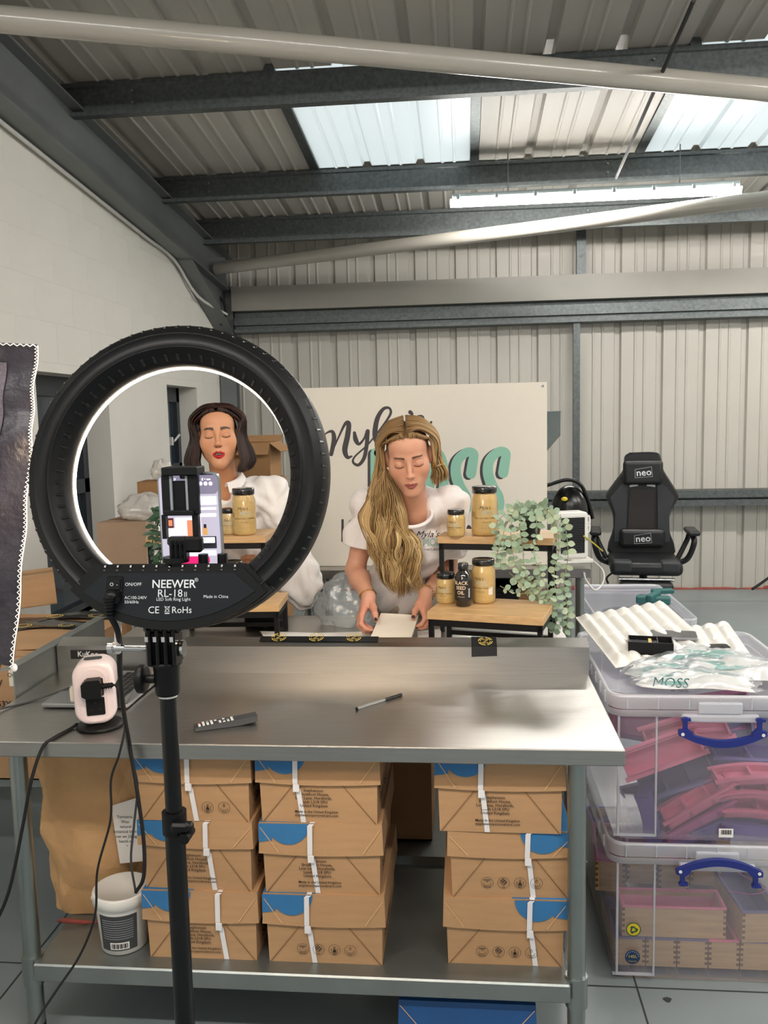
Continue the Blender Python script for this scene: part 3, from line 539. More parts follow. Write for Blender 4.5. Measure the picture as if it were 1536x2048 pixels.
mat('slot_black', '#000000', .25, spec=.6); sb = B(); sb.box((-.0022, -.0013, -.0050), (.0022, .0013, .0050), bev=.0008); slot_o = local_mesh('vent_slot', sb, 'slot_black'); sb = B(); sb.box((-.0024, -.0013, -.0066), (.0024, .0013, .0066), bev=.0008); slot_i = local_mesh('vent_slot_inner', sb, 'slot_black')
for i in range(78):
    a = 2*math.pi*(i+.5)/78; x, z = math.cos(a), math.sin(a); inst('vent_slot', slot_o, RM @ T3(x*(ro-.0048), -.0050, z*(ro-.0048)) @ RY(90-math.degrees(a)) @ RX(-57), rl)
for i in range(62):
    a = 2*math.pi*(i+.5)/62; x, z = math.cos(a), math.sin(a)
    if z > -.70: inst('vent_slot', slot_i, RM @ T3(x*(ri+.0080), -.0018, z*(ri+.0080)) @ RY(90-math.degrees(a)) @ RX(48), rl)
def arc(r, a0, a1, n=20): return [(r*math.cos(R(a0+(a1-a0)*i/n)), r*math.sin(R(a0+(a1-a0)*i/n))) for i in range(n+1)]
Mp = RM @ Matrix(((1, 0, 0, 0), (0, 0, -1, 0), (0, 1, 0, 0), (0, 0, 0, 1)))       # outline x,z -> local; push along -y
b = B(); ol = [(-.119, -.139), (-.158, -.178)]+arc(.2385, 228.5, 311.5)+[(.158, -.178), (.119, -.139)]; b.prism(ol, -.034, .0145, Mp)
ol2 = [(x*.955, -.1405+(z+.139)*.955-.004) for x, z in ol]; b.prism(ol2, .0145, .019, Mp); pn = put('control_box', b, 'black_plastic', rl)
b = B(); b.prism([(-.101, -.1535)]+arc(.2255, 233.5, 306.5)+[(.101, -.1535)], .019, .0205, Mp); put('rear_plate', b, 'panel_slate', pn)
for i in range(11): inst('vent_slot', slot_o, RM @ T3(-.102+i*.0204, -.0165, -.1455) @ RX(-20), pn)
def rt(name, body, px, py, size, m='print_white', **k): return text(name, body, size, RM @ frame(RL(px, py, -.0206), (1, 0, 0), (0, 0, 1)), m, pn, **k)
rt('lettering', 'NEEWER', 362, 1168, .0175, bold=.012); rt('lettering', '®', 407, 1160, .008); rt('lettering', 'RL-18', 355, 1186, .0165); rt('lettering', 'II', 386, 1188, .011); rt('lettering', 'LED Soft Ring Light', 362, 1197, .0068)
rt('lettering', 'CE', 323, 1218, .015); rt('lettering', 'RoHs', 379, 1218, .0140); rt('lettering', 'ON/OFF', 281, 1168, .0072); rt('lettering', 'AC100-240V\n50/60Hz', 264, 1198, .0066, align='LEFT'); rt('lettering', 'Made in China', 446, 1192, .0066)
b = B(); F = RM @ frame(RL(350, 1217, -.0206), (1, 0, 0), (0, 0, 1))
for pts in ([(-.003, .004), (-.0022, -.003)], [(.003, .004), (.0022, -.003)], [(-.0022, -.003), (.0022, -.003)], [(-.004, .0045), (.004, .0045)], [(-.004, -.003), (.004, .0055)], [(-.004, .0055), (.004, -.003)]): ribbon(b, [(x, y, .0006) for x, y in pts], F, sub=1)
b.box((-.0036, -.0062, .0002), (.0036, -.0047, .0005), F); put('bin_mark', b, 'print_white', pn)
b = B(); b.box((-.0125, -.0125, 0), (.0125, .0125, .003), RM @ frame(RL(244, 1168, -.0205), (1, 0, 0), (0, 0, 1)), bev=.001); sw = put('switch', b, 'black_gloss', pn); b = B(); b.box((-.0095, -.0085, .002), (.0095, .0085, .006), RM @ frame(RL(244, 1168, -.0205), (1, 0, 0), (0, 0, 1)) @ RY(6), bev=.001); put('rocker', b, 'black_plastic', sw)
text('lettering', 'O  -', .0075, RM @ frame(RL(245, 1168, -.0268), (1, 0, 0), (0, 0, 1)), 'print_white', sw)
b = B(); c0 = RM @ Vector(RL(249, 1190, -.019)); b.cyl(c0, c0+Vector((0, -.014, -.002)), .0085, n=14)
c1 = RM @ Vector(RL(241, 1188, -.032)); b.tube([c0+Vector((0, -.012, 0)), c1+Vector((0, 0, .0)), c1+Vector((-.002, 0, -.014)), c1+Vector((-.003, 0, -.030))], [.0085, .0085, .0075, .005], 10, sub=3)
for k in range(5): b.cyl(c1+Vector((-.002, 0, -.006-k*.005)), c1+Vector((-.002, 0, -.0085-k*.005)), .0092-.0005*k, n=12)
put('power_plug', b, 'black_plastic', pn)
for px in (407, 446): b = B(); p = RM @ Vector(RL(px, 1120, .012)); b.cyl(p+Vector((0, 0, -.02)), p+Vector((0, 0, .010)), .0085, .0078, n=14); put('dial_knob', b, 'black_plastic', pn)
# tilt bracket, bolt, collar, knob, pole
SX, SY = -.478, 1.29
P = lambda x, y, Y=SY: atY(x, y, Y)
b = B(); b.box((SX-.03, SY-.018, P(340, 1262).z), (SX+.032, SY+.018, P(340, 1235).z), bev=.004); b.box((SX-.05, SY-.01, P(340, 1243).z), (SX+.05, SY+.01, P(340, 1225).z), bev=.006)
for k in range(4): b.box((SX-.0245+k*.0135, SY-.024, P(340, 1326).z), (SX-.0165+k*.0135, SY+.016, P(340, 1250).z), bev=.003)
b.box((SX-.022, SY-.012, P(340, 1330).z), (SX+.022, SY+.012, P(340, 1285).z)); br = put('tilt_bracket', b, 'black_gloss', rl)
for k in range(4): c = B(); c.box((SX-.0240+k*.0135, SY-.0255, P(340, 1276).z), (SX-.0185+k*.0135, SY-.023, P(340, 1266).z)); put('wear_mark', c, 'chrome', br)
za = P(270, 1296).z; b = B(); b.cyl((SX-.088, SY, za), (SX+.028, SY, za), .0052, n=14); b.cyl((SX-.094, SY, za), (SX-.086, SY, za), .011, n=6); b.cyl((SX+.026, SY, za), (SX+.031, SY, za), .013, n=16); put('bolt', b, 'chrome', rl)
z0, z1 = P(340, 1388).z, P(340, 1322).z; b = B(); b.lathe([(.0, z1), (.0225, z1), (.0232, z1-.004), (.021, z1-.008), (.0195, z0+.006), (.018, z0), (.0, z0)], (SX, SY, 0), 24); cl = put('collar', b, 'black_plastic', rl)
zk = P(300, 1358).z; b = B(); b.cyl((SX-.02, SY, zk), (SX-.034, SY, zk), .007, n=12); b.lathe([(0, -.036), (.020, -.035), (.023, -.038), (.023, -.046), (.018, -.050), (0, -.051)], (SX, SY, zk), 22, axis='X'); put('clamp_knob', b, 'black_plastic', cl)
zc = P(350, 1650).z; b = B(); b.cyl((SX, SY, zc), (SX, SY, z0), .0135, n=20); put('upper_pole', b, 'black_gloss', rl); b = B(); b.cyl((SX, SY, z0-.004), (SX, SY, z0+.001), .015, n=20); put('ferrule', b, 'white_plastic', rl)
b = B(); b.cyl((SX, SY, .30), (SX, SY, zc), .0165, n=20); put('lower_pole', b, 'black_gloss', rl)
b = B(); b.cyl((SX, SY, zc-.012), (SX, SY, zc+.024), .020, n=20); b.box((SX+.012, SY-.02, zc-.008), (SX+.034, SY-.002, zc+.010), bev=.003); b.box((SX+.002, SY-.030, zc-.0), (SX+.032, SY-.018, zc+.016), Matrix.Identity(4), bev=.004); b.cyl((SX+.024, SY-.028, zc-.010), (SX+.024, SY+.004, zc-.010), .009, n=12); put('pole_clamp', b, 'black_plastic', rl)
for k in range(3):
    a = R(100+120*k); b = B(); b.cyl((SX+.02*math.cos(a), SY+.02*math.sin(a), .34), (SX+.40*math.cos(a), SY+.40*math.sin(a), .012), .010, n=10); lg = put('tripod_leg', b, 'black_metal', rl); b = B(); b.ball((SX+.40*math.cos(a), SY+.40*math.sin(a), .014), .014); put('foot', b, 'rubber', lg)
# phone clamp (part of the ring light)
YP = 1.262
b = B(); q = lambda x, y, Y=YP: atY(x, y, Y)
def pbox(b, x0, y0, x1, y1, Y0, Y1, bev=.0015): p0, p1 = q(x0, y1, Y0), q(x1, y0, Y0); b.box((p0.x, Y0, p0.z), (p1.x, Y1, p1.z), bev=bev)
pbox(b, 322, 934, 393, 952, YP-.006, YP+.035); pbox(b, 325, 950, 342, 1030, YP, YP+.010); pbox(b, 325, 1030, 331, 1078, YP, YP+.010, 0); pbox(b, 373, 950, 395, 1030, YP, YP+.010); pbox(b, 386, 1030, 396, 1078, YP, YP+.010, 0); pbox(b, 326, 1021, 386, 1032, YP-.008, YP+.004); ph = put('phone_clamp', b, 'black_metal', rl)
b = B(); pbox(b, 342, 962, 374, 1022, YP+.003, YP+.012, .0005); put('slide', b, 'black_soft', ph); b = B(); pbox(b, 341.5, 952, 342.5, 1022, YP-.001, YP+.004, 0); pbox(b, 373, 952, 374, 1022, YP-.001, YP+.004, 0); put('slide_rail', b, 'print_grey', ph)
b = B(); pbox(b, 333, 1074, 372, 1094, YP-.012, YP+.006, .004)
for k in range(4): pbox(b, 339+k*9, 1080, 344+k*9, 1122, YP-.014, YP+.004, .002)
pbox(b, 366, 1074, 402, 1106, YP-.012, YP+.004, .004); p0 = q(352, 1116, YP-.003); b.cyl(p0+Vector((0, 0, -.006)), p0+Vector((0, 0, .002)), .020, n=24); b.cyl(p0+Vector((0, 0, -.03)), p0, .008, n=14); put('ball_mount', b, 'black_plastic', ph)
# the phone ---------------------------------------------------------------
t = thing('smartphone', 'lit smartphone filming the two women, clamped inside the ring light', 'phone', (q(382, 1180).x, YP+.03, q(382, 1180).z))
Yf = YP+.022; p0, p1 = q(327, 1182, Yf), q(438, 944, Yf); cx, cz, w, h = (p0.x+p1.x)/2, (p0.z+p1.z)/2, p1.x-p0.x, p1.z-p0.z
def rrect(w, h, r, n=6): return [(sx*(w/2-r)+r*math.cos(R(a0+90*i/n)), sy*(h/2-r)+r*math.sin(R(a0+90*i/n))) for sx, sy, a0 in ((1, 1, 0), (-1, 1, 90), (-1, -1, 180), (1, -1, 270)) for i in range(n+1)]
PM = frame((cx, Yf, cz), (1, 0, .012), (0, 0, 1))
b = B(); b.prism(rrect(w, h, .012), -.009, -.0002, PM); put('phone_body', b, 'alu', t); b = B(); b.prism(rrect(w-.006, h-.006, .010), -.0002, .0006, PM); put('bezel', b, 'black_gloss', t)
def glow(n, c, s=1.0): mat(n, '#000000', .3, emit=c, estr=s)
for n, c, s in (('scr_top', '#837c90', 1.), ('scr_room', '#b4aebd', 1.1), ('scr_light', '#e9ebff', 1.3), ('scr_pink', '#f2dcee', 1.2), ('scr_skin', '#dd8a63', 1.), ('scr_hair', '#5d2f2b', .8), ('scr_white', '#f4eefa', 1.3), ('scr_red', '#e8266b', 1.2), ('scr_dark', '#2c2a33', .7), ('scr_wood', '#d9a05c', 1.)): glow(n, c, s)
scr = None
def patch(name, x0, y0, x1, y1, m, z=.0009, r=.0008, par=None):
    a, c = q(x0, y1, Yf), q(x1, y0, Yf); b = B(); o = PM.inverted(); A, C_ = o @ a, o @ c; b.add([(x+(A.x+C_.x)/2, y+(A.y+C_.y)/2, z) for x, y in rrect(C_.x-A.x, C_.y-A.y, r, 3)], [tuple(range(16))], PM); return put(name, b, m, par or t)
scr = patch('screen', 331, 949, 434, 1178, 'scr_room', r=.008); patch('screen_sky', 331, 949, 434, 990, 'scr_top', .0011, .006, scr); patch('notch', 360, 947, 398, 958, 'black_gloss', .0013, .003, scr)
patch('screen_roof', 394, 992, 433, 1010, 'scr_light', .0011, par=scr); patch('screen_roof', 396, 1014, 433, 1020, 'scr_white', .0011, par=scr); patch('screen_tube', 394, 1026, 433, 1034, 'scr_white', .0012, par=scr)
patch('screen_sign', 352, 1034, 402, 1072, 'scr_pink', .0011, par=scr); patch('screen_figure', 336, 1036, 347, 1060, 'scr_hair', .0012, par=scr); patch('screen_face', 338, 1040, 345, 1052, 'scr_skin', .0013, par=scr); patch('screen_shirt', 334, 1056, 352, 1074, 'scr_white', .0013, par=scr)
patch('screen_figure', 376, 1040, 388, 1072, 'scr_skin', .0012, par=scr); patch('screen_jar', 407, 1054, 415, 1070, 'scr_wood', .0012, par=scr); patch('screen_bottle', 408, 1048, 413, 1056, 'scr_dark', .0013, par=scr); patch('screen_bench', 352, 1072, 433, 1098, 'scr_dark', .0011, par=scr); patch('screen_items', 404, 1074, 430, 1086, 'scr_light', .0012, par=scr)
patch('screen_row', 360, 1100, 433, 1112, 'scr_light', .0011, par=scr); patch('red_button', 362, 1112, 420, 1128, 'scr_red', .0012, .004, scr)
for x in (401, 411, 421): patch('round_icon', x-3, 963, x+4, 971, 'scr_white', .0013, .0025, scr)
text('clock', '16:07', .0075, PM @ T3(-w/2+.022, h/2-.0115, .001), 'scr_white', scr, bold=.02); text('status', 'ıl ▾ ▬', .006, PM @ T3(w/2-.02, h/2-.011, .001), 'scr_white', scr, bold=.03)
# ================================================================ softbox at the left edge
t = thing('softbox', 'black fabric softbox with white stitched edge at the left of the picture', 'softbox', (atY(0, 1330, 1.52).x-.1, 1.52, 0))
TR, BR_ = atY(76, 692, 1.5), atY(30, 1330, 1.44); TL, BL = TR+Vector((-.46, -.06, .03)), BR_+Vector((-.36, .02, .06))
ed = crom([TR, atY(70, 790, 1.5), atY(63, 880, 1.48), atY(50, 1010, 1.47), atY(43, 1150, 1.46), BR_], 6)
def sbx(u, v):
    k = v*(len(ed)-1); i = min(int(k), len(ed)-2); e = ed[i].lerp(ed[i+1], k-i); l = TL.lerp(BL, v); p = l.lerp(e, u); return p+Vector((0, -.012*math.sin(3.1*u)-.006*math.sin(19*u+8*v)-.004*math.sin(31*v+9*u), 0))
mat('soft_black', '#24222c', .42, noise=.2, nscale=30, bump=.5, bscale=40); mat('soft_grey', '#4d4955', .55, noise=.3, nscale=140, bump=.3, bscale=160)
b = B(); b.grid(lambda u, v: sbx(1-u, v), 24, 40, thick=.004); put('side_panel', b, 'soft_black', t)
b = B(); b.grid(lambda u, v: sbx(.88-u*.8, .07+v*.86)+Vector((0, -.003, 0)), 16, 30); put('mesh_window', b, 'soft_grey', t)
b = B(); b.grid(lambda u, v: (ed[0] if 0 else sbx(1, v)).lerp(sbx(1, v)+Vector((-.22, .30, 0)), u), 4, 24, thick=.003); put('return_panel', b, 'soft_black', t)
b = B(); b.grid(lambda u, v: sbx(1-u, 0).lerp(sbx(1-u, 0)+Vector((-.2, .3, -.1)), v), 12, 3, thick=.003); put('top_panel', b, 'soft_black', t)
b = B(); b.box((0, 0, 0), (.03, .012, .20), T3(*sbx(.80, .62)) @ RY(-4), bev=.002); put('velcro_tab', b, 'black_soft', t)
z_ = [sbx(1, i/150)+Vector((.003*(1 if i % 2 else -1), -.004, 0)) for i in range(151)]; b = B(); b.tube(z_, .0011, 4); z2 = [sbx(1, i/150)+Vector((.003, -.003, 0)) for i in range(151)]; b.tube(z2, .0012, 4); b.ball(BR_+Vector((0, -.004, -.004)), (.006, .005, .008)); z3 = [sbx(i/80, 0)+Vector((0, -.004, .002*(1 if i % 2 else -1))) for i in range(81)]; b.tube(z3, .0012, 4); put('stitched_edge', b, 'paper', t)
b = B(); b.cyl((TL.x-.05, 1.75, .0), (TL.x-.05, 1.75, 1.5), .014, n=12); put('stand_pole', b, 'black_gloss', t)
b = B(); b.cyl((TL.x-.05, 1.75, 1.5), (TL.x+.1, 1.62, 1.55), .03, n=16); put('lamp_head', b, 'black_plastic', t)
# ================================================================ on the tabletop
tb = atZ(198, 1454, TZ); tb.y += .01; t = thing('socket_tower', 'pinkish white upright extension socket tower on round dark base', 'socket tower', tb)
b = B(); b.lathe([(.0, .018), (.028, .018), (.052, .012), (.060, .007), (.061, .001), (.0, .001)], tb, 40); put('base', b, 'black_plastic', t)
TM = T3(tb.x-.003, tb.y, tb.z+.018) @ RZ(16) @ RY(-1.5)
bm = bmesh.new(); bmesh.ops.create_cube(bm, size=1)
for v in bm.verts: v.co = Vector((v.co.x*.104, v.co.y*.088, .083+v.co.z*.166))
bmesh.ops.bevel(bm, geom=[e for e in bm.edges if abs(e.verts[0].co.y-e.verts[1].co.y) > .01], offset=.040, segments=8, affect='EDGES', profile=.5); bmesh.ops.bevel(bm, geom=[e for e in bm.edges if abs(e.verts[0].co.y-e.verts[1].co.y) < .001 and e.calc_length() > .001], offset=.012, segments=4, affect='EDGES', profile=.5)
b = B(); b.bm(bm, TM, True); tw = put('tower_body', b, 'pink_white', t)
b = B(); b.prism(rrect(.066, .138, .030, 8), 0, .002, TM @ frame((0, -.0435, .078), (1, 0, 0), (0, 0, 1))); put('face_plate', b, 'pink_white', t)
b = B(); b.prism(rrect(.046, .018, .0088, 8), 0, .002, TM @ frame((.0, -.026, .1655), (1, 0, 0), (0, 1, .1)) @ T3(0, .015, 0)); put('handle_slot', b, 'grey_print', tw)
for zz in (.100, .050):
    b = B(); b.prism(rrect(.046, .046, .003, 3), 0, .0035, TM @ frame((.002, -.045, zz), (1, 0, 0), (0, 0, 1))); so = put('socket', b, 'black_soft', t)
    c = B()
    for hx, hz, hw, hh in ((0, .010, .0035, .008), (-.011, -.008, .0065, .004), (.011, -.008, .0065, .004)): c.box((.002+hx-hw/2, -.0492, zz+hz-hh/2), (.002+hx+hw/2, -.0484, zz+hz+hh/2), TM)
    put('pin_hole', c, 'rubber', so)
b = B(); b.box((.052, -.02, .03), (.058, .02, .10), TM, bev=.003); put('side_socket', b, 'black_gloss', t); b = B(); b.box((-.066, -.012, .055), (-.048, .012, .095), TM, bev=.005, seg=2); put('usb_plug', b, 'cream_paper', t)
b = B(); b.prism([(-.024, -.016), (-.012, -.024), (.022, -.024), (.024, -.020), (.024, .020), (.020, .024), (-.012, .024), (-.024, .014)], .0, .030, TM @ frame((-.001, -.0485, .103), (1, 0, 0), (0, 0, 1))); b.cyl(TM @ Vector((.022, -.064, .106)), TM @ Vector((.052, -.066, .108)), .007, .0055, n=12)
for k in range(4): b.cyl(TM @ Vector((.028+k*.006, -.0645, .1065)), TM @ Vector((.0305+k*.006, -.0645, .1065)), .0078, n=12)
tag(put('mains_plug', b, 'black_plastic'), 'black three pin mains plug pushed into the upper socket of the tower', 'plug')
plug_end = TM @ Vector((.052, -.066, .108))
# laptop
t = thing('laptop', 'silver laptop standing open behind the socket tower, lid towards the stand', 'laptop', (-1.06, 2.36, TZ)); lz = TZ+.003
b = B(); b.box((-1.185, 2.205, lz), (-.935, 2.52, lz+.013), bev=.004, seg=2); bs = put('laptop_base', b, 'alu', t)
kb = B(); kb.box((-.007, -.0075, 0), (.007, .0075, .0015), bev=.0005); kme = local_mesh('key', kb, 'keys')
for i in range(5):
    for j in range(14): inst('key', kme, T3(-1.045+i*.0175, 2.235+j*.0195, lz+.0132), bs)
b = B(); LM = T3(-.938, 2.205, lz+.012) @ RY(31); b.box((-.003, 0, 0), (.003, .315, .218), LM, bev=.002); ld = put('laptop_lid', b, 'alu', t); b = B(); b.box((-.0036, .008, .010), (-.0031, .307, .210), LM); put('laptop_screen', b, 'black_gloss', ld)
# remote and pen
p, q2 = atZ(389, 1450, TZ+.012), atZ(513, 1434, TZ+.012); d = (q2-p); L = d.length; M = frame((p.x, p.y, TZ+.001), d, (-d.y, d.x, 0))
t = thing('remote_control', 'slim dark grey remote control lying on the steel tabletop', 'remote control', ((p.x+q2.x)/2, (p.y+q2.y)/2, TZ))
b = B(); b.add([(x, y, z) for x, z0, z1 in ((0, .0, .008), (.03, 0, .011), (L*.7, 0, .016), (L, .006, .020)) for y, z in ((-.019, z0), (.019, z0), (.017, z1), (-.017, z1))], [(0, 1, 2, 3), (15, 14, 13, 12)]+[(4*k+i, 4*k+4+i, 4*k+4+(i+1) % 4, 4*k+(i+1) % 4) for k in range(3) for i in range(4)], M); put('remote_body', b, 'grey_print', t)
for i in range(9):
    for j in (-.010, 0, .010):
        if rnd.random() < .8: x = .012+i*.0105; c = B(); z = .008+.003*min(x/.03, 1)+max(0, x-.03)*.055; c.box((x-.003, j-.003, z), (x+.003, j+.003, z+.0018), M); put('button', c, 'red_plastic' if (i == 0 and j > .005) else ('print_white' if rnd.random() < .6 else 'print_grey'), t)
p, q2 = atZ(714, 1417, TZ+.004), atZ(803, 1389, TZ+.004); t = thing('ballpoint_pen', 'clear ballpoint pen with black cap lying on the steel tabletop', 'pen', (p.x, p.y, TZ)); d = q2-p
clear_mat('pen_clear', '#dfe3e6', .45, .1, .8)
b = B(); b.cyl(p, p+d*.68, .0036, n=6, smooth=False); put('barrel', b, 'pen_clear', t); b = B(); b.cyl(p+d*.02, p+d*.66, .0014, n=6); put('ink_tube', b, 'print_black', t); b = B(); b.cyl(p+d*.62, p+d, .0045, .004, n=10); b.box((-.0012, -.0075, -.001), (.0012, -.004, .001), Matrix.Translation(p+d*.8)); put('cap', b, 'black_gloss', t); b = B(); b.cyl(p-d*.02, p+d*.01, .0038, n=8); put('end_plug', b, 'black_gloss', t)
# cables
cable('power_cable', [c1+Vector((-.003, 0, -.030)), atY(237, 1270, 1.27), atY(240, 1340, 1.4), atY(247, 1420, 1.65), atY(257, 1475, 1.9), atY(264, 1520, 1.935), atY(277, 1600, 1.93), atY(288, 1690, 1.93), atY(287, 1755, 1.93), atY(272, 1784, 1.96)], .0048, 'thick black power cable hanging from the ring light past the table edge')
b = B(); b.cyl(atY(236, 1236, 1.255), atY(236, 1303, 1.305), .0056, n=10); tag(put('cable_label', b, 'paper'), 'white printed label sleeve wrapped round the ring light power cable', 'label')
cable('plug_cable', [plug_end, plug_end+Vector((.012, -.004, -.006)), atY(247, 1420, 1.99), atY(250, 1455, 1.955), atY(238, 1510, 1.93), atY(222, 1560, 1.93), atY(221, 1640, 1.92), atY(195, 1740, 1.90), atY(190, 1830, 1.90), atY(160, 1910, 1.90), atY(110, 1985, 1.88), atY(70, 2048, 1.85), atY(40, 2120, 1.82)], .0030, 'thin black cable from the mains plug hanging in front of the paper sack')
cable('tower_cable', [tb+Vector((-.058, -.012, .008)), atZ(140, 1458, TZ+.004), atZ(104, 1478, TZ+.003), atY(84, 1497, 1.955), atY(63, 1560, 1.93), atY(44, 1660, 1.92), atY(20, 1775, 1.92), atY(-6, 1840, 1.92), atY(-40, 1900, 1.92)], .0042, 'black cable running from the socket tower base over the left table edge')
cable('grey_cable', [atY(-20, 1425, 2.1), atY(0, 1418, 2.18), atZ(60, 1403, TZ+.003), atZ(140, 1375, TZ+.02)], .0026, 'thin grey cable crossing the table behind the socket tower', 'grey_print')
cable('looped_cable', [atY(252, 1470, 1.955), atY(262, 1520, 1.94), atY(275, 1570, 1.945), atY(268, 1650, 1.945), atY(262, 1720, 1.945), atY(271, 1782, 1.96)], .0030, 'grey cable looping down beside the sack label', 'grey_print')
# ================================================================ clear storage boxes on the right
def loft(b, rings, M=None, cap0=True, cap1=False, smooth=True):
    n = len(rings[0]); vs = [p for r in rings for p in r]
    b.add(vs, [(k*n+i, k*n+(i+1) % n, (k+1)*n+(i+1) % n, (k+1)*n+i) for k in range(len(rings)-1) for i in range(n)], M, smooth)
    if cap0: b.add(rings[0], [tuple(range(n-1, -1, -1))], M)
    if cap1: b.add(rings[-1], [tuple(range(n))], M)
def ring(w, d, r, z): return [(x, y, z) for x, y in rrect(w, d, r, 5)]
def storage_box(x0, x1, y0, y1, z0, h, label, handle='down', face='Y', lid_open=False):
    t = thing('storage_box', label, 'storage box', ((x0+x1)/2, (y0+y1)/2, z0), 'clear storage boxes'); w, d = x1-x0, y1-y0; M = T3((x0+x1)/2, (y0+y1)/2, z0); zr = h-.062
    b = B(); loft(b, [ring(w-.05, d-.05, .04, .001), ring(w-.044, d-.044, .04, .012), ring(w-.030, d-.030, .04, zr)], M, True); put('tub', b, 'clear_tub', t)
    b = B(); loft(b, [ring(w-.030, d-.030, .04, zr-.004), ring(w-.006, d-.006, .045, zr), ring(w-.004, d-.004, .045, zr+.020)], M, False); loft(b, [ring(w-.018, d-.018, .042, zr+.019), ring(w-.010, d-.010, .042, zr+.022)], M, False); put('tub_rim', b, 'clear_rib', t)
    b = B(); loft(b, [ring(w-.008, d-.008, .045, zr+.021), ring(w, d, .05, h-.008), ring(w-.004, d-.004, .05, h), ring(w-.020, d-.020, .045, h), ring(w-.028, d-.028, .045, h-.012)], M, False); li = put('lid', b, 'clear_rib', t)
    b = B(); b.add(ring(w-.028, d-.028, .045, h-.012), [tuple(range(24))], M); put('lid_panel', b, 'clear_tub', li)
    rb_ = B(); rb_.box((-.0015, -.006, 0), (.0015, 0, .034)); rm = local_mesh('lid_rib', rb_, 'clear_rib')
    for k in range(7): inst('lid_rib', rm, M @ T3(-w/2+.05+k*(w-.1)/6, -d/2+.002, zr+.024), li)
    for k in range(8): inst('lid_rib', rm, M @ T3(-w/2+.002, -d/2+.06+k*(d-.12)/7, zr+.024) @ RZ(-90), li)
    for sx in (-1, 1):
        b = B(); xa = sx*(w/2-.018); xb = sx*(w/2-.135)
        for (xx, ww) in ((xb, .005), (xa-sx*.012, .006)): b.box((xx-ww/2, -d/2+.012, .016), (xx+ww/2, -d/2+.020, zr-.004), M)
        b.box((min(xa, xb), -d/2+.014, .014), (max(xa, xb), -d/2+.021, .020), M); put('corner_post', b, 'clear_rib', t)
    # moulded clip ledge and blue handle on the near short side
    b = B(); b.box((-.105, -d/2-.010, zr-.012), (.105, -d/2+.008, zr+.010), M, bev=.006, seg=2); b.box((-.06, -d/2-.008, zr+.012), (.06, -d/2+.004, zr+.045), M, bev=.005, seg=2); put('clip_ledge', b, 'clear_rib', t)
    s = -1 if handle == 'down' else 1; zc = zr-.012 if s < 0 else zr-.028
    b = B(); n = 16; F = M @ frame((0, -d/2-.016, zc), (1, 0, 0), (0, 0, 1)); W = .112
    top = [(-W+2*W*i/n, s*(.030+.034*math.sin(math.pi*i/n)**.8)) for i in range(n+1)]; low = [(-W*.70+2*W*.70*i/n, s*(.030+.014*math.sin(math.pi*i/n))) for i in range(n+1)]
    ol = [(-W-.006, s*.016)]+[(-W-.006, s*.030)]+top[1:-1]+[(W+.006, s*.030), (W+.006, s*.016), (W-.02, s*.012), (W*.72, s*.022)]+low[::-1]+[(-W*.72, s*.022), (-W+.02, s*.012)]
    b.prism(ol if s < 0 else ol[::-1], 0, .014, F)
    for sx in (-1, 1): b.box((sx*(W-.012)-.006, min(s*.016, -s*.020), .0), (sx*(W-.012)+.006, max(s*.016, -s*.020), .010), F); b.box((sx*(W-.012)-.010, -s*.014-.004, .0), (sx*(W-.012)+.014, -s*.014+.004, .012), F)
    put('carry_handle', b, 'blue_handle', t)
    for sx in (-1, 1): b = B(); b.cyl(F @ Vector((sx*(W-.004), s*.026, .0142)), F @ Vector((sx*(W-.004), s*.026, .0155)), .0048, n=10); put('rivet', b, 'white_plastic', t)
    return t
BX = (.402, 1.010, 2.372, 3.10)
low_box = storage_box(*BX, 0, .428, 'large clear storage box on the floor filled with wooden soap moulds', 'up')
top_box = storage_box(*BX, .430, .437, 'large clear storage box stacked on top, filled with pink and purple moulds', 'down')
# stickers
def disc(name, px, py, r, m, par, Y=2.384, rings=()):
    p = atY(px, py, Y); b = B(); n = 24; b.add([(p.x+r*math.cos(2*math.pi*i/n), Y, p.z+r*math.sin(2*math.pi*i/n)) for i in range(n)], [tuple(range(n))]); return put(name, b, m, par), p
o, p = disc('recycling_sticker', 1267, 1859, .021, 'green_dark', low_box); o2, _ = disc('sticker_face', 1267, 1859, .0185, 'yellow', low_box, 2.3835)
b = B(); F = frame((p.x, 2.3828, p.z), (1, 0, 0), (0, 0, 1))
for k in range(3):
    a = R(90+120*k); A, C_ = (.009*math.cos(a), .009*math.sin(a)), (.009*math.cos(a-1.5), .009*math.sin(a-1.5)); ribbon(b, [(A[0], A[1], .004), (C_[0], C_[1], .004)], F, sub=1); ribbon(b, [(C_[0], C_[1], .008), (C_[0]*.8-.001, C_[1]*.8-.002, .001)], F, sub=1)
put('recycling_mark', b, 'green_dark', o2)
o, p = disc('capacity_sticker', 1265, 1914, .022, 'navy', low_box); text('lettering', '145L', .013, frame((p.x, 2.3832, p.z+.002), (1, 0, 0), (0, 0, 1)), 'gold_print', o, bold=.02); text('lettering', 'Capacity', .007, frame((p.x, 2.3832, p.z-.012), (1, 0, 0), (0, 0, 1)), 'gold_print', o)
b = B()
for k in range(9): a = R(10+20*k); b.ball((p.x+.0175*math.cos(a), 2.3832, p.z+.0175*math.sin(a)), (.0014, .0003, .0014), nu=6, nv=4)
put('sticker_stars', b, 'print_white', o, kind='stuff')
p = atY(1452, 1666, 2.384); b = B(); b.box((p.x-.020, 2.3835, p.z-.013), (p.x+.020, 2.384, p.z+.013)); o = put('barcode_label', b, 'paper', top_box); b = B()
for k in range(12): b.box((p.x-.014+k*.0024, 2.3828, p.z-.004), (p.x-.0132+k*.0024+.0006*(k % 3), 2.3833, p.z+.009))
put('barcode', b, 'print_black', o, kind='stuff')
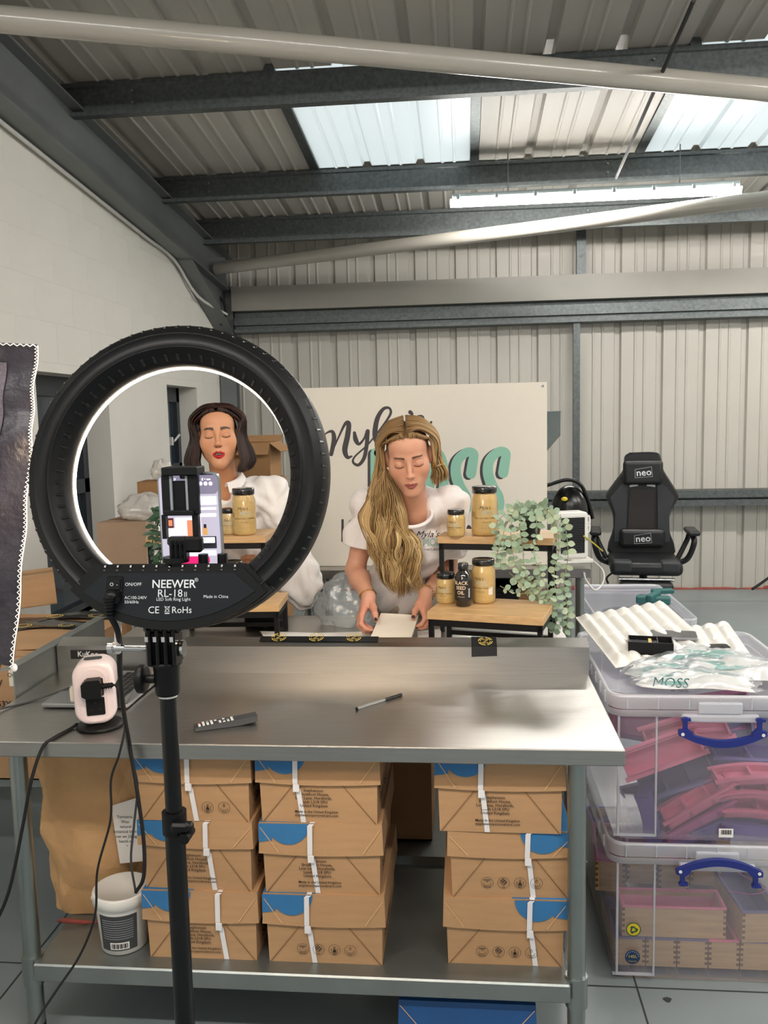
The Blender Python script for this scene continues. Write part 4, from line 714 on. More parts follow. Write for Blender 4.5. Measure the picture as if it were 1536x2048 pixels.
# ---------------------------------------------------------------- wooden soap moulds in the lower box
def wood_mould(cx, cy, z0, w, d, h, rot, liner, label, grp='wooden moulds in the lower storage box'):
    t = thing('wooden_mould', label, 'mould', (cx, cy, z0), grp); M = T3(cx, cy, z0) @ RZ(rot); th = .010; b = B()
    b.box((-w/2, -d/2, 0), (w/2, -d/2+th, h), M); put('end_panel', b, 'pine', t); b = B(); b.box((-w/2, d/2-th, 0), (w/2, d/2, h), M); put('end_panel', b, 'pine', t)
    for s in (-1, 1): b = B(); b.box((s*(w/2-th/2)-th/2, -d/2+th, 0), (s*(w/2-th/2)+th/2, d/2-th, h), M); put('side_panel', b, 'pine', t)
    c = B(); nf = 5
    for s in (-1, 1):
        for k in range(nf): c.box((s*(w/2-.004)-.004, -d/2-.0006, h*(.12+k*.19)), (s*(w/2-.004)+.004, -d/2+.0005, h*(.12+k*.19)+h*.095), M)
    put('finger_joints', c, 'crease', t, kind='stuff')
    b = B(); loft(b, [ring(w+.004, d+.004, .006, h), ring(w+.004, d+.004, .006, h+.004), ring(w-.016, d-.016, .006, h+.004), ring(w-.030, d-.030, .006, h*.35)], M, False); b.add(ring(w-.030, d-.030, .006, h*.35), [tuple(range(24))], M); put('silicone_liner', b, liner, t)
xs = [.433+.0905*k for k in range(6)]
for k, x in enumerate(xs): wood_mould(x+.045, 2.56, .016, .087, .26, .085, 0, ('silicone_slate', 'silicone_slate', 'silicone_slate', 'silicone_pink', 'silicone_slate', 'silicone_slate')[k], ('small wooden mould seen end-on, leftmost of the bottom row', 'small wooden mould seen end-on, second from left in the bottom row', 'small wooden mould seen end-on, third from left in the bottom row', 'small wooden mould with pink rim, fourth in the bottom row', 'small wooden mould seen end-on, fifth from left in the bottom row', 'small wooden mould at the right end of the bottom row')[k])
wood_mould(.605, 2.485, .106, .30, .10, .092, 0, 'silicone_pink', 'long wooden mould with pink liner lying across the second layer')
wood_mould(.845, 2.56, .106, .115, .27, .092, 4, 'silicone_slate', 'wooden mould with grey purple liner at the right of the second layer')
for k, (x, m, l) in enumerate(((.47, 'silicone_magenta', 'wooden mould with magenta liner, leftmost of the rear row'), (.57, 'silicone_magenta', 'wooden mould with magenta liner, second of the rear row'), (.67, 'silicone_pink', 'wooden mould with pink liner, third of the rear row'), (.77, 'silicone_slate', 'wooden mould with slate liner, fourth of the rear row'))): wood_mould(x, 2.78, .12+.03*(k % 2), .092, .26, .10, -6, m, l)
for k, (x, m, l) in enumerate(((.50, 'silicone_purple', 'wooden mould with purple liner at the back left of the lower box'), (.66, 'silicone_pink', 'wooden mould with pink liner at the back middle of the lower box'), (.84, 'silicone_magenta', 'wooden mould with magenta liner at the back right of the lower box'))): wood_mould(x, 2.98, .016, .12, .18, .19, 3, m, l)
b = B(); b.tube([(.78, 2.50, .22), (.84, 2.46, .235), (.88, 2.47, .25), (.82, 2.5, .27), (.79, 2.5, .30)], .0015, 5, sub=6); tag(put('ribbon_tie', b, 'silicone_magenta'), 'thin magenta tie lying over the wooden moulds', 'tie')
# ---------------------------------------------------------------- silicone moulds in the upper box
def soft_mould(px, py, Y, w, d, h, rx, ry, rz, m, label, bend=0., cells=1, grp='silicone moulds in the upper storage box'):
    c = atY(px, py, Y); t = thing('silicone_mould', label, 'mould', c, grp); M = T3(*c) @ RZ(rz) @ RY(ry) @ RX(rx)
    def bd(v): x, y, z = v; return (x, y, z-bend*x*x)
    def sb_(x0, y0, z0, x1, y1, z1, n=8):
        q_ = B()
        for i in range(n):
            xa, xb = x0+(x1-x0)*i/n, x0+(x1-x0)*(i+1)/n; vs = [bd(v) for v in ((xa,y0,z0),(xb,y0,z0),(xb,y1,z0),(xa,y1,z0),(xa,y0,z1),(xb,y0,z1),(xb,y1,z1),(xa,y1,z1))]
            f = [(0,3,2,1),(4,5,6,7),(0,1,5,4),(2,3,7,6)]+([(3,0,4,7)] if i == 0 else [])+([(1,2,6,5)] if i == n-1 else []); q_.add(vs, f, M)
        return q_
    b = B(); th = .006
    for q_ in (sb_(-w/2, -d/2, 0, w/2, d/2, th), sb_(-w/2, -d/2, 0, w/2, -d/2+th, h), sb_(-w/2, d/2-th, 0, w/2, d/2, h), sb_(-w/2, -d/2, 0, -w/2+th, d/2, h, 1), sb_(w/2-th, -d/2, 0, w/2, d/2, h, 1), sb_(-w/2-.010, -d/2-.010, h-.005, w/2+.010, -d/2+.004, h), sb_(-w/2-.010, d/2-.004, h-.005, w/2+.010, d/2+.010, h)): b.add(q_.v, q_.f)
    put('mould_tray', b, m, t)
    for k in range(1, cells): x = -w/2+w*k/cells; put('divider', sb_(x-.004, -d/2, 0, x+.004, d/2, h*.9, 1), m, t)
    return t
Yu = 2.46
soft_mould(1322, 1508, Yu+.0, .23, .07, .045, 62, -22, 0, 'silicone_pink', 'pink silicone mould tilted at the upper left of the upper box')
soft_mould(1372, 1475, Yu+.10, .24, .09, .05, 50, -18, 0, 'silicone_pink', 'pale pink silicone mould propped behind the handle')
soft_mould(1352, 1560, Yu+.10, .22, .10, .05, 40, -20, 0, 'silicone_slate', 'dark slate silicone mould under the tilted pink one', cells=3)
soft_mould(1290, 1630, Yu+.06, .17, .10, .05, 20, 78, 0, 'silicone_purple', 'purple silicone mould standing on end at the left wall', bend=1.2)
soft_mould(1400, 1608, Yu+.0, .22, .07, .032, 8, -33, 0, 'silicone_pink', 'pink silicone mould sloping up to the right, upper one', cells=3)
soft_mould(1398, 1638, Yu+.01, .22, .07, .032, 8, -30, 0, 'silicone_magenta', 'rose silicone mould sloping up to the right, lower one', cells=4)
soft_mould(1372, 1668, Yu+.05, .20, .09, .04, 8, -24, 0, 'silicone_purple', 'purple silicone mould at the foot of the sloping pink ones')
soft_mould(1500, 1556, Yu, .20, .07, .026, 6, -3, 0, 'silicone_pink', 'arched pink silicone mould, topmost of the right pile', bend=1.0, cells=2)
soft_mould(1505, 1586, Yu, .22, .07, .028, 6, 4, 0, 'silicone_pink', 'arched pink silicone mould, second of the right pile', bend=1.8, cells=3)
soft_mould(1512, 1624, Yu, .20, .07, .026, 6, 6, 0, 'silicone_pink', 'arched pink silicone mould, third of the right pile', bend=1.0, cells=2)
soft_mould(1515, 1660, Yu+.02, .22, .08, .040, 6, 8, 0, 'silicone_purple', 'purple silicone mould at the bottom of the right pile', bend=.6)
soft_mould(1495, 1530, Yu+.12, .22, .09, .045, 6, 3, 0, 'silicone_purple', 'purple silicone mould behind the arched pink pile', cells=2)
soft_mould(1470, 1480, Yu+.25, .28, .20, .05, 60, 0, 0, 'silicone_slate', 'wide slate silicone mould with square cells at the back', cells=3)
soft_mould(1290, 1450, Yu+.30, .24, .12, .06, 45, 10, 0, 'silicone_magenta', 'magenta silicone mould at the back left of the upper box')
soft_mould(1420, 1440, Yu+.35, .26, .12, .06, 45, -8, 0, 'silicone_magenta', 'dull rose silicone mould at the back under the lid')
soft_mould(1340, 1620, Yu+.2, .26, .14, .07, 10, -15, 0, 'silicone_slate', 'large slate silicone mould deep in the middle of the box', cells=2)
# ---------------------------------------------------------------- on the lid
LZ = .868
def tray(name, A, Bc, C_, D, nu, nv, amp, label, rows):
    t = thing(name, label, 'tray', ((A+C_)/2)-Vector((0, 0, .01)), 'white packing trays')
    def f(u, v):
        p = A.lerp(Bc, u).lerp(D.lerp(C_, u), v); e = min(u, v, 1-u, 1-v)*14; e = max(0, min(1, e)); r = (u*rows) % 1; s_ = (v*3) % 1
        return p+Vector((0, 0, e*amp*(math.sin(math.pi*r)**.6)*(1-.35*(math.exp(-((s_-.5)*14)**2)))))
    b = B(); b.grid(f, nu, nv, thick=.0018); put('tray_sheet', b, 'white_plastic', t)
    b = B(); rim = [f(i/20, 0) for i in range(21)]+[f(1, i/20) for i in range(1, 21)]+[f(1-i/20, 1) for i in range(1, 21)]+[f(0, 1-i/20) for i in range(1, 21)]; b.tube([p+Vector((0, 0, .001)) for p in rim], .0025, 5); put('tray_rim', b, 'white_plastic', t)
tray('packing_tray', atZ(1152, 1236, .945), atZ(1325, 1205, .975), atZ(1432, 1300, .892), atZ(1232, 1336, .878), 80, 40, .022, 'white ridged packing tray resting tilted at the left of the storage box lid', 7)
tray('packing_tray', atZ(1345, 1262, .885), atZ(1455, 1246, .90), atZ(1508, 1322, .874), atZ(1385, 1330, .872), 54, 34, .020, 'white ridged packing tray lying flat at the right of the black box', 4)
p = atZ(1306, 1307, .905); t = thing('insert_box', 'small open black box with compartment insert on the white tray', 'box', (p.x, p.y+.03, .90)); M = T3(p.x, p.y+.04, .900) @ RZ(-10)
b = B()
for lo, hi in (((-.068, -.042, 0), (.068, .042, .004)), ((-.068, -.042, 0), (.068, -.039, .040)), ((-.068, .039, 0), (.068, .042, .040)), ((-.068, -.042, 0), (-.065, .042, .040)), ((.065, -.042, 0), (.068, .042, .040)), ((-.065, -.039, .004), (.02, .039, .030)), ((.02, -.039, .004), (.023, .039, .038))): b.box(lo, hi, M)
put('box_shell', b, 'black_metal', t); b = B(); b.box((-.006, -.035, .030), (.004, .035, .034), M); put('ribbon_tab', b, 'gold_print', t)
for k, y in enumerate((-.02, .012)): b = B(); b.box((-.058, y-.007, .0302), (.012, y+.007, .0312), M, bev=.0004); put('insert_slot', b, 'rubber', t)
def flat_phone(px, py, z, w, d, rot, label): p = atZ(px, py, z); t = thing('spare_phone', label, 'phone', p, 'switched-off phones'); M = T3(*p) @ RZ(rot) @ RX(4); b = B(); b.prism(rrect(w, d, .010), 0, .008, M); put('phone_body', b, 'alu', t); b = B(); b.prism(rrect(w-.003, d-.003, .009), .008, .0086, M); put('screen', b, 'black_gloss', t)
flat_phone(1347, 1272, .925, .145, .070, -8, 'switched-off black phone lying behind the small black box'); flat_phone(1434, 1297, .895, .078, .045, 6, 'small black phone lying on the right white tray')
def bagged_shirt(px, py, z, w, d, h, rot, seed, label):
    r = random.Random(seed); p = atZ(px, py, z); t = thing('bagged_shirt', label, 'shirt', (p.x, p.y, z-.004), 'bagged T-shirts'); M = T3(p.x, p.y, z) @ RZ(rot); ph = [r.uniform(0, 6) for _ in range(8)]
    def f(u, v, k=1.):
        x, y = (u-.5)*w, (v-.5)*d; e = min(1, min(u, v, 1-u, 1-v)*7)**.6; z_ = h*e*(.62+.16*math.sin(7*u+ph[0]+3*v)+.12*math.sin(11*v+ph[1])+.10*math.sin(15*u-9*v+ph[2])); return (x*k+.012*math.sin(9*v+ph[3]), y*k+.010*math.sin(8*u+ph[4]), max(.001, z_))
    b = B(); b.grid(lambda u, v: f(u, v), 36, 22); b.grid(lambda u, v: (f(1-u, v)[0], f(1-u, v)[1], .0005), 8, 6); b2 = B(); b2.add(b.v, b.f, M, True); put('folded_shirt', b2, 'paper', t)
    b = B(); o = M
    for c_ in range(4):
        u0, v0 = r.uniform(.1, .6), r.uniform(.05, .6); us, vs = r.uniform(.15, .35), r.uniform(.12, .3); q_ = B(); q_.grid(lambda u, v: Vector(f(u0+u*us*math.sqrt(max(0, 1-(2*v-1)**2))**.5, v0+v*vs))+Vector((0, 0, .0012)), 10, 8); b.add(q_.v, q_.f, M, True)
    put('teal_print', b, 'teal_fabric', t)
    q_ = B(); q_.grid(lambda u, v: (lambda P_: (P_[0]*1.12, P_[1]*1.14, P_[2]*1.04+.004+.006*abs(math.sin(23*u+ph[5])*math.sin(19*v+ph[6]))))(f(u, v)), 40, 26, M); put('plastic_bag', q_, 'poly_bag', t); return t, M
bagged_shirt(1400, 1322, .882, .30, .11, .036, -4, 3, 'folded white T-shirt in clear bag, rear one of the bagged shirts')
bagged_shirt(1335, 1345, .872, .24, .10, .030, 8, 5, 'bagged white T-shirt with teal stripes at the left of the heap')
bagged_shirt(1480, 1345, .878, .30, .14, .040, -14, 8, 'bagged teal and white T-shirt at the right of the heap')
t, M = bagged_shirt(1388, 1366, .870, .31, .12, .036, -6, 11, 'bagged white T-shirt showing teal letters at the front of the heap')
text('shirt_lettering', 'MOSS', .040, M @ frame((-.075, -.061, .016), (1, 0, 0), (0, .25, 1)), 'teal_plastic', t, shear=.2); text('shirt_lettering', 'turmeric', .014, M @ frame((-.05, -.064, -.002), (1, 0, 0), (0, .25, 1)), 'print_black', t, shear=.2)
# ---------------------------------------------------------------- box standing further back, with its stapler
storage_box(.775, 1.36, 5.0, 6.05, 0, .45, 'clear storage box on the floor before the black chair', 'down')
for z_, l_ in ((0, 'clear storage box on the floor behind the front stack'),): pass
p = atZ(1308, 1207, .452); t = thing('tape_gun', 'teal tape gun lying on the far storage box lid', 'tape gun', p); M = T3(p.x, p.y, .45) @ RZ(8)
b = B(); b.box((-.11, -.03, 0), (.10, .03, .05), M @ RZ(-22), bev=.012, seg=2); put('roller_block', b, 'teal_plastic', t); b = B(); b.box((-.05, -.022, .02), (.06, .022, .075), M @ RZ(35) @ RY(-12), bev=.012, seg=2); put('grip', b, 'teal_plastic', t); b = B(); b.box((.0, .02, .055), (.14, .07, .085), M, bev=.008, seg=2); put('blade_guard', b, 'teal_plastic', t)
# ================================================================ benches behind
def bench(name, x0, x1, y0, y1, z, label, legs, shelf=None):
    t = thing(name, label, 'bench', ((x0+x1)/2, (y0+y1)/2, 0)); b = B(); b.box((x0, y0, z-.045), (x1, y1, z), bev=.004); put('benchtop', b, 'steel', t)
    for (x, y) in legs: b = B(); b.cyl((x, y, .0), (x, y, z-.045), .022, n=16); put('leg', b, 'steel_tube', t)
    if shelf: b = B(); b.box((x0+.06, y0+.04, shelf-.03), (x1-.06, y1-.04, shelf)); put('lower_shelf', b, 'steel_dull', t)
    return t
B2 = (-1.28, .36, 2.615, 3.33)
bench('work_bench', *B2, TZ, 'steel work bench at which the two women stand', [(-1.2, 2.67), (.3, 2.67), (-1.2, 3.28), (.3, 3.28)], .22)
B3 = (-1.98, .625, 4.22, 4.82); B3Z = .892
bench('rear_bench', *B3, B3Z, 'long steel bench behind the women carrying the signboard', [(-1.93, 4.27), (-.80, 4.27), (-.70, 4.27), (.575, 4.27), (-1.93, 4.77), (.575, 4.77)], .25)
# ---------------------------------------------------------------- signboard
YS = 4.345; P0, P1 = atY(597, 775, YS), atY(1094, 766, YS)
sg = thing('signboard', 'large white signboard with script and teal lettering on the rear bench', 'sign', ((P0.x+P1.x)/2, YS, B3Z)); zt = 1.818
b = B(); b.box((P0.x, YS, B3Z+.001), (P1.x, YS+.012, zt), bev=.001); put('board', b, 'sign_white', sg)
SF = frame((0, YS-.0003, 0), (1, 0, 0), (0, 0, 1)); KS = 4.47/1700/3.012
def cs(x, y): p = atY(600+x/3.012, 740+y/3.012, YS); return p.x, p.z
def stroke(name, pts, m, z=.0004, dx=0, dy=0):
    b = B(); ribbon(b, [(*cs(x+dx, y+dy), w*KS) for x, y, w in pts], SF, z=z, sub=8); return put(name, b, m, sg)
for pts in ([(120, 420, 8), (160, 380, 10), (195, 372, 20), (205, 420, 28), (188, 508, 24)], [(190, 500, 10), (235, 400, 11), (272, 325, 18), (294, 325, 28), (286, 400, 32), (270, 480, 32), (285, 525, 22), (312, 520, 10)],
            [(328, 378, 18), (336, 420, 28), (355, 446, 18), (385, 415, 12), (405, 368, 18)], [(408, 368, 24), (402, 450, 24), (386, 530, 22), (352, 572, 18), (320, 555, 14), (332, 520, 11), (400, 458, 10), (442, 410, 10)],
            [(440, 412, 10), (500, 335, 12), (545, 265, 15), (538, 230, 14), (502, 235, 20), (467, 290, 27), (452, 370, 30), (458, 425, 26), (484, 445, 12)],
            [(585, 355, 16), (550, 352, 20), (530, 395, 24), (548, 432, 18), (585, 400, 14), (598, 360, 18), (596, 420, 22), (620, 430, 12)],
            [(664, 254, 24), (674, 268, 18), (660, 288, 6)], [(742, 300, 22), (735, 280, 16), (708, 284, 18), (702, 312, 18), (735, 352, 20), (724, 392, 18), (690, 396, 10)], [(790, 314, 14), (772, 356, 10), (740, 390, 8)]): stroke('script_stroke', pts, 'ink', .0006)
S_ = [(1030, 625, 60), (1040, 560, 58), (1046, 505, 52), (1005, 496, 54), (950, 545, 58), (938, 620, 60), (962, 700, 62), (1000, 770, 62), (1002, 835, 58), (955, 868, 52), (910, 845, 52), (902, 790, 54)]
O_ = [(860+math.cos(a)*46-38, 650+math.sin(a)*150, 56) for a in [k*math.pi/8 for k in range(17)]]
for pts in ([(455, 500, 60), (455, 680, 60), (455, 860, 60)], [(470, 500, 50), (540, 700, 54), (600, 505, 50)], [(640, 500, 60), (640, 860, 60)], O_, S_, [(x+194, y-4, w) for x, y, w in S_]):
    stroke('letter_shadow', pts, 'ink', .0003, -17, 7); stroke('letter', pts, 'teal_print', .0006)
p = cs(228, 975); text('lettering', '100% natural Turmeric', .165, SF @ T3(p[0], p[1], .0005), 'ink', sg, align='LEFT', bold=.018, sx=.56, shear=.06)
for (x, z) in ((P1.x-.02, zt-.02), (P0.x+.02, zt-.02)): b = B(); b.cyl((x, YS-.003, z), (x, YS, z), .006, n=10); put('screw', b, 'print_grey', sg)
# ---------------------------------------------------------------- things on the rear bench
p = atZ(1148, 1126, B3Z); t = thing('fan_heater', 'white portable heater with black grille on the rear bench end', 'heater', p); M = T3(p.x-.015, p.y+.05, B3Z) @ RZ(14)
b = B(); b.box((-.085, -.05, .018), (.085, .07, .262), M, bev=.02, seg=3); put('heater_case', b, 'white_plastic', t); b = B(); b.box((-.1, -.075, 0), (.1, .09, .02), M, bev=.004); put('foot_plate', b, 'white_plastic', t)
b = B(); b.box((-.068, -.0515, .05), (.060, -.049, .235), M); g = put('grille', b, 'black_soft', t)
gb = B(); gb.box((-.064, -.0015, -.0018), (.064, .0015, .0018)); gm = local_mesh('grille_slat', gb, 'grey_print')
for k in range(20): inst('grille_slat', gm, M @ T3(-.004, -.053, .056+k*.009), g)
for zz in (.235, .20): b = B(); b.tube([(.085, .0, zz), (.105, 0, zz-.005), (.105, 0, zz-.045), (.088, 0, zz-.05)], .006, 6, M=M, sub=4); put('cable_hook', b, 'white_plastic', t)
cable('heater_cable', [M @ Vector((.085, .05, .03)), M @ Vector((.13, .05, .0)), atY(1205, 1140, 4.3), atY(1206, 1165, 4.25), atY(1190, 1180, 4.2), atY(1172, 1160, 4.2), atY(1168, 1145, 4.2)], .0045, 'white cable looping beside the heater at the rear bench end', 'white_plastic')
p = atZ(1120, 1112, B3Z); t = thing('vacuum_head', 'glossy black rounded appliance with arched handle behind the heater', 'appliance', (p.x, p.y+.16, B3Z)); c = Vector((p.x+.075, p.y+.20, B3Z))
b = B(); b.ball(c+Vector((0, 0, .20)), (.11, .10, .17), nu=28, nv=18); b.cyl(c, c+Vector((0, 0, .12)), .10, n=28); put('appliance_body', b, 'black_gloss', t); b = B(); b.tube([c+Vector((-.13, -.02, .37)), c+Vector((-.02, -.02, .40)), c+Vector((.055, -.02, .375)), c+Vector((.10, -.02, .28)), c+Vector((.125, -.02, .18))], .011, 10, sub=6); put('handle', b, 'black_gloss', t)
b = B(); b.ball(c+Vector((-.04, -.10, .30)), (.018, .012, .012)); put('release_button', b, 'yellow', t); b = B(); b.box((c.x-.085, c.y-.118, B3Z+.10), (c.x-.065, c.y-.095, B3Z+.24), bev=.006, seg=2); put('side_clip', b, 'yellow', t)
cable('air_hose', [atY(1168, 1072, 4.35), atY(1185, 1085, 4.5), atY(1205, 1102, 4.7)], .004, 'short yellow hose behind the white heater', 'yellow')
p = atY(1097, 822, 4.62); q_ = atY(1121, 880, 4.62); t = thing('filling_hopper', 'grey steel funnel hopper on a stand rising behind the signboard', 'hopper', (p.x-.035, 4.62, B3Z)); c = (p.x-.035, 4.62, 0); r = (q_.x-p.x)+.035
b = B(); b.lathe([(.018, p.z-.24), (.02, p.z-.22), (r, p.z-.13), (r+.001, p.z-.004), (r+.006, p.z), (r-.002, p.z-.002), (r-.003, p.z-.128), (.016, p.z-.22)], c, 28); put('funnel', b, 'steel_dull', t); b = B(); b.cyl((c[0], c[1], B3Z), (c[0], c[1], p.z-.22), .02, n=14); b.box((c[0]-.1, c[1]-.08, B3Z), (c[0]+.1, c[1]+.1, B3Z+.2), bev=.01); put('pump_stand', b, 'steel_dull', t)
# under the rear bench
p = atY(640, 1185, 4.45); t = thing('labelled_tub', 'white tub with navy label on the shelf under the rear bench', 'tub', (p.x, 4.45, .25)); b = B(); b.box((p.x-.075, 4.38, .252), (p.x+.06, 4.55, p.z+.12), bev=.01, seg=2); put('tub_body', b, 'white_plastic', t); b = B(); b.box((p.x-.025, 4.375, p.z-.01), (p.x+.028, 4.379, p.z+.055)); put('label', b, 'navy', t); b = B(); b.box((p.x-.012, 4.373, p.z+.005), (p.x+.015, 4.376, p.z+.03)); put('label_patch', b, 'gold_print', t)
for k, (x, y, w, h, m, l) in enumerate(((1010, 1175, .12, .16, 'black_soft', 'black crate on the shelf under the rear bench'), (1052, 1160, .10, .40, 'card_dark', 'brown carton standing under the rear bench behind the riser'), (952, 1180, .10, .22, 'grey_print', 'dark grey tray under the rear bench'), (885, 1185, .14, .25, 'white_plastic', 'pale carton under the rear bench behind the risers'))):
    p = atY(x, y, 4.5); t = thing('stored_box', l, 'box', (p.x, 4.5, .25), 'boxes under the rear bench'); b = B(); hh = p.z+.06-.25 if k else p.z+.03-.25
    b.box((p.x-w/2, 4.36+.03*k, .252), (p.x+w/2, 4.7, .25+max(.2, hh)), bev=.006); put('box_body', b, m, t); b = B(); b.box((p.x-w/2-.004, 4.356+.03*k, .25+max(.2, hh)-.03), (p.x+w/2+.004, 4.704, .25+max(.2, hh)), bev=.004); put('box_rim', b, m, t)
# ---------------------------------------------------------------- cartons
def carton(name, lo, hi, label, rot=0, m='card_pale', open_=False, tape=True, tilt=0., grp=None, flap=.12):
    w, d, h = hi[0]-lo[0], hi[1]-lo[1], hi[2]-lo[2]; c = ((lo[0]+hi[0])/2, (lo[1]+hi[1])/2, lo[2]); t = thing(name, label, 'carton', c, grp); M = T3(*c) @ RZ(rot) @ RY(tilt); b = B(); th = .005
    b.box((-w/2, -d/2, 0), (w/2, -d/2+th, h), M); put('front_panel', b, m, t); b = B(); b.box((-w/2, d/2-th, 0), (w/2, d/2, h), M); put('rear_panel', b, m, t)
    for s in (-1, 1): b = B(); b.box((s*(w/2-th/2)-th/2, -d/2+th, 0), (s*(w/2-th/2)+th/2, d/2-th, h), M); put('side_panel', b, m, t)
    b = B(); b.box((-w/2, -d/2, 0), (w/2, d/2, th), M); put('bottom_panel', b, m, t)
    if open_:
        for s, ax in ((-1, 'x'), (1, 'x'), (-1, 'y'), (1, 'y')):
            b = B()
            if ax == 'x': b.box((0, -d/2, -th), (flap, d/2, 0), M @ T3(s*w/2, 0, h) @ (RZ(0) if s > 0 else RZ(180)) @ RY(38 if s > 0 else -28))
            else: b.box((-w/2, 0, -th), (w/2, flap, 0), M @ T3(0, s*d/2, h) @ (RZ(0) if s > 0 else RZ(180)) @ RX(25 if s > 0 else -50))
            put('flap', b, m, t)
    else:
        for s in (-1, 1): b = B(); b.box((-w/2, min(0, s*d/2)+.0008*(s > 0), h-.001), (w/2, max(0, s*d/2)-.0008*(s < 0), h+th-.001), M); put('flap', b, m, t)
    if tape: b = B(); b.box((-w/2-.0004, -.03, h+th-.001), (w/2+.0004, .03, h+th-.0006), M); b.box((-w/2-.0006, -.03, h-.06), (-w/2-.0002, .03, h+th-.001), M); put('tape', b, 'card_dark', t)
    return t, M
carton('shelf_carton', (-1.93, 4.30, B3Z), (-1.655, 4.62, 1.135), 'plain pale carton at the left end of the rear bench', rot=-3, grp='cartons on the rear bench')
p = atY(300, 1012, 4.5); carton('crumpled_carton', (p.x-.07, 4.50, 1.255), (p.x+.16, 4.68, 1.335), 'crushed brown carton on top of the plastic bag', rot=4, m='card_dark', tape=False, grp='cartons on the rear bench')
def lump(name, c, r, m, label, cat, seed, par=None, amp=.16):
    rr = random.Random(seed); ph = [rr.uniform(0, 6.3) for _ in range(6)]; b = B(); nu, nv = 36, 22
    def f(u, v):
        a, e = 2*math.pi*u, math.pi*(v-.5); x, y, z = math.cos(e)*math.cos(a), math.cos(e)*math.sin(a), math.sin(e); k = 1+amp*(math.sin(5*a+ph[0]+3*z)*.4+math.sin(9*a-4*z+ph[1])*.3+math.sin(13*z+4*a+ph[2])*.3+math.sin(7*x+9*y+ph[3])*.4); z = max(z, -.55)
        return (c[0]+r[0]*x*k, c[1]+r[1]*y*k, c[2]+r[2]*(.55+z*k if z > -.55 else 0))
    b.grid(f, nu, nv); return tag(put(name, b, m), label, cat)
p = atY(285, 1040, 4.45); lump('plastic_bag', (p.x+.02, 4.47, 1.142), (.15, .13, .085), 'white_bag', 'crumpled white plastic bag lying on the pale carton', 'bag', 2)
p = atY(312, 985, 4.5); lump('plastic_bag', (p.x+.01, 4.59, 1.345), (.06, .06, .07), 'white_bag', 'small white plastic bag on the crushed carton by the wall', 'bag', 4)
p = atZ(688, 1253, TZ); lump('poly_bag', (p.x+.01, 3.20, TZ+.001), (.115, .09, .115), 'poly_bag', 'clear crinkled polythene bag on the work bench between the women', 'bag', 6, amp=.22)
# tall pile near the back wall with an open carton on top
px0, px1 = atY(487, 900, 5.7).x, atY(546, 900, 5.7).x; z0 = atY(500, 958, 5.7).z; zt_ = atY(500, 885, 5.7).z
carton('open_carton', (px0-.06, 5.6, z0), (px1, 5.95, zt_), 'open brown carton behind the dark haired woman', open_=True, m='card_dark', tape=False, grp='cartons near the far corner', flap=.10)
carton('stacked_carton', (px0-.10, 5.6, z0*.5), (px1+.02, 6.0, z0-.006), 'large carton under the open one near the far corner', m='card_dark', grp='cartons near the far corner'); carton('stacked_carton', (px0-.12, 5.58, 0), (px1+.04, 6.02, z0*.5-.006), 'lowest carton on the floor near the far corner', m='card_dark', grp='cartons near the far corner')
# cartons left of the table
t = thing('low_trolley', 'low grey trolley carrying the cartons left of the table', 'trolley', (-1.78, 3.05, 0)); b = B(); b.box((-2.16, 2.76, .38), (-1.42, 3.4, .42), bev=.004); put('deck', b, 'steel_dull', t)
for x in (-2.12, -1.46):
    for y in (2.95, 3.36): b = B(); b.cyl((x, y, 0), (x, y, .38), .018, n=12); put('leg', b, 'steel_tube', t)
bc, M = carton('large_carton', (-2.14, 2.74, .42), (-1.385, 3.36, .865), 'large printed brown carton left of the table', m='card', tape=False)
w_, d_ = .755, .62
F = frame((-1.60, 2.7385, .74), (1, 0, 0), (0, 0, 1)); text('carton_print', 'N.W', .035, F @ T3(-.04, .085, .001), 'print_black', bc); text('carton_print', 'G.W', .035, F @ T3(-.04, .03, .001), 'print_black', bc); text('carton_print', 'MEAS T: 53X37X29', .030, F @ T3(-.02, -.045, .001), 'print_black', bc, bold=.012); text('carton_print', 'CTN NO.', .030, F @ T3(-.06, -.10, .001), 'print_black', bc, bold=.012)
b = B(); b.box((.02, .02, .0004), (.17, .105, .0012), F); lb = put('paper_label', b, 'cream_paper', bc); text('label_lines', 'Goods\nQty 12 pcs', .02, F @ T3(.06, .07, .0016), 'print_black', lb); b = B(); b.box((.04, -.16, .0004), (.14, -.09, .0012), F @ RZ(9)); put('paper_label', b, 'paper', bc)
b = B(); b.grid(lambda u, v: (-2.05+u*.66, 2.80+v*.5, .872+.006*math.sin(9*u+4*v)+.004*math.sin(17*v)), 24, 16, thick=.003); put('crumpled_flap', b, 'card', bc)
def tp(u, v): return Vector((-1.98+u*.52+.05*math.sin(5*v), 2.86+v*.10+.10*math.sin(2.2*u)+.16*u, .880+.006*math.sin(12*u+5*v)))
for k, (dx, dy) in enumerate(((0, 0), (.05, .16))):
    t = thing('parcel_tape', ('glossy black and gold parcel tape across the front of the large carton', 'glossy black and gold parcel tape across the back of the large carton')[k], 'tape', (-1.7+dx, 2.95+dy, .876)); b = B(); b.grid(lambda u, v: tp(u, v)+Vector((dx, dy, .001)), 26, 5, thick=.001); put('tape_strip', b, 'tape_black', t)
    for j in range(3):
        e = B(); c = tp(.2+j*.28, .5)+Vector((dx, dy, .006)); n = 16
        for r0, r1 in ((.032, .027), (.022, .018)): e.add([(c.x+r*math.cos(2*math.pi*i/n), c.y+r*math.sin(2*math.pi*i/n), c.z) for r in (r0, r1) for i in range(n)], [(i, (i+1) % n, n+(i+1) % n, n+i) for i in range(n)])
        put('emblem', e, 'gold_print', t)
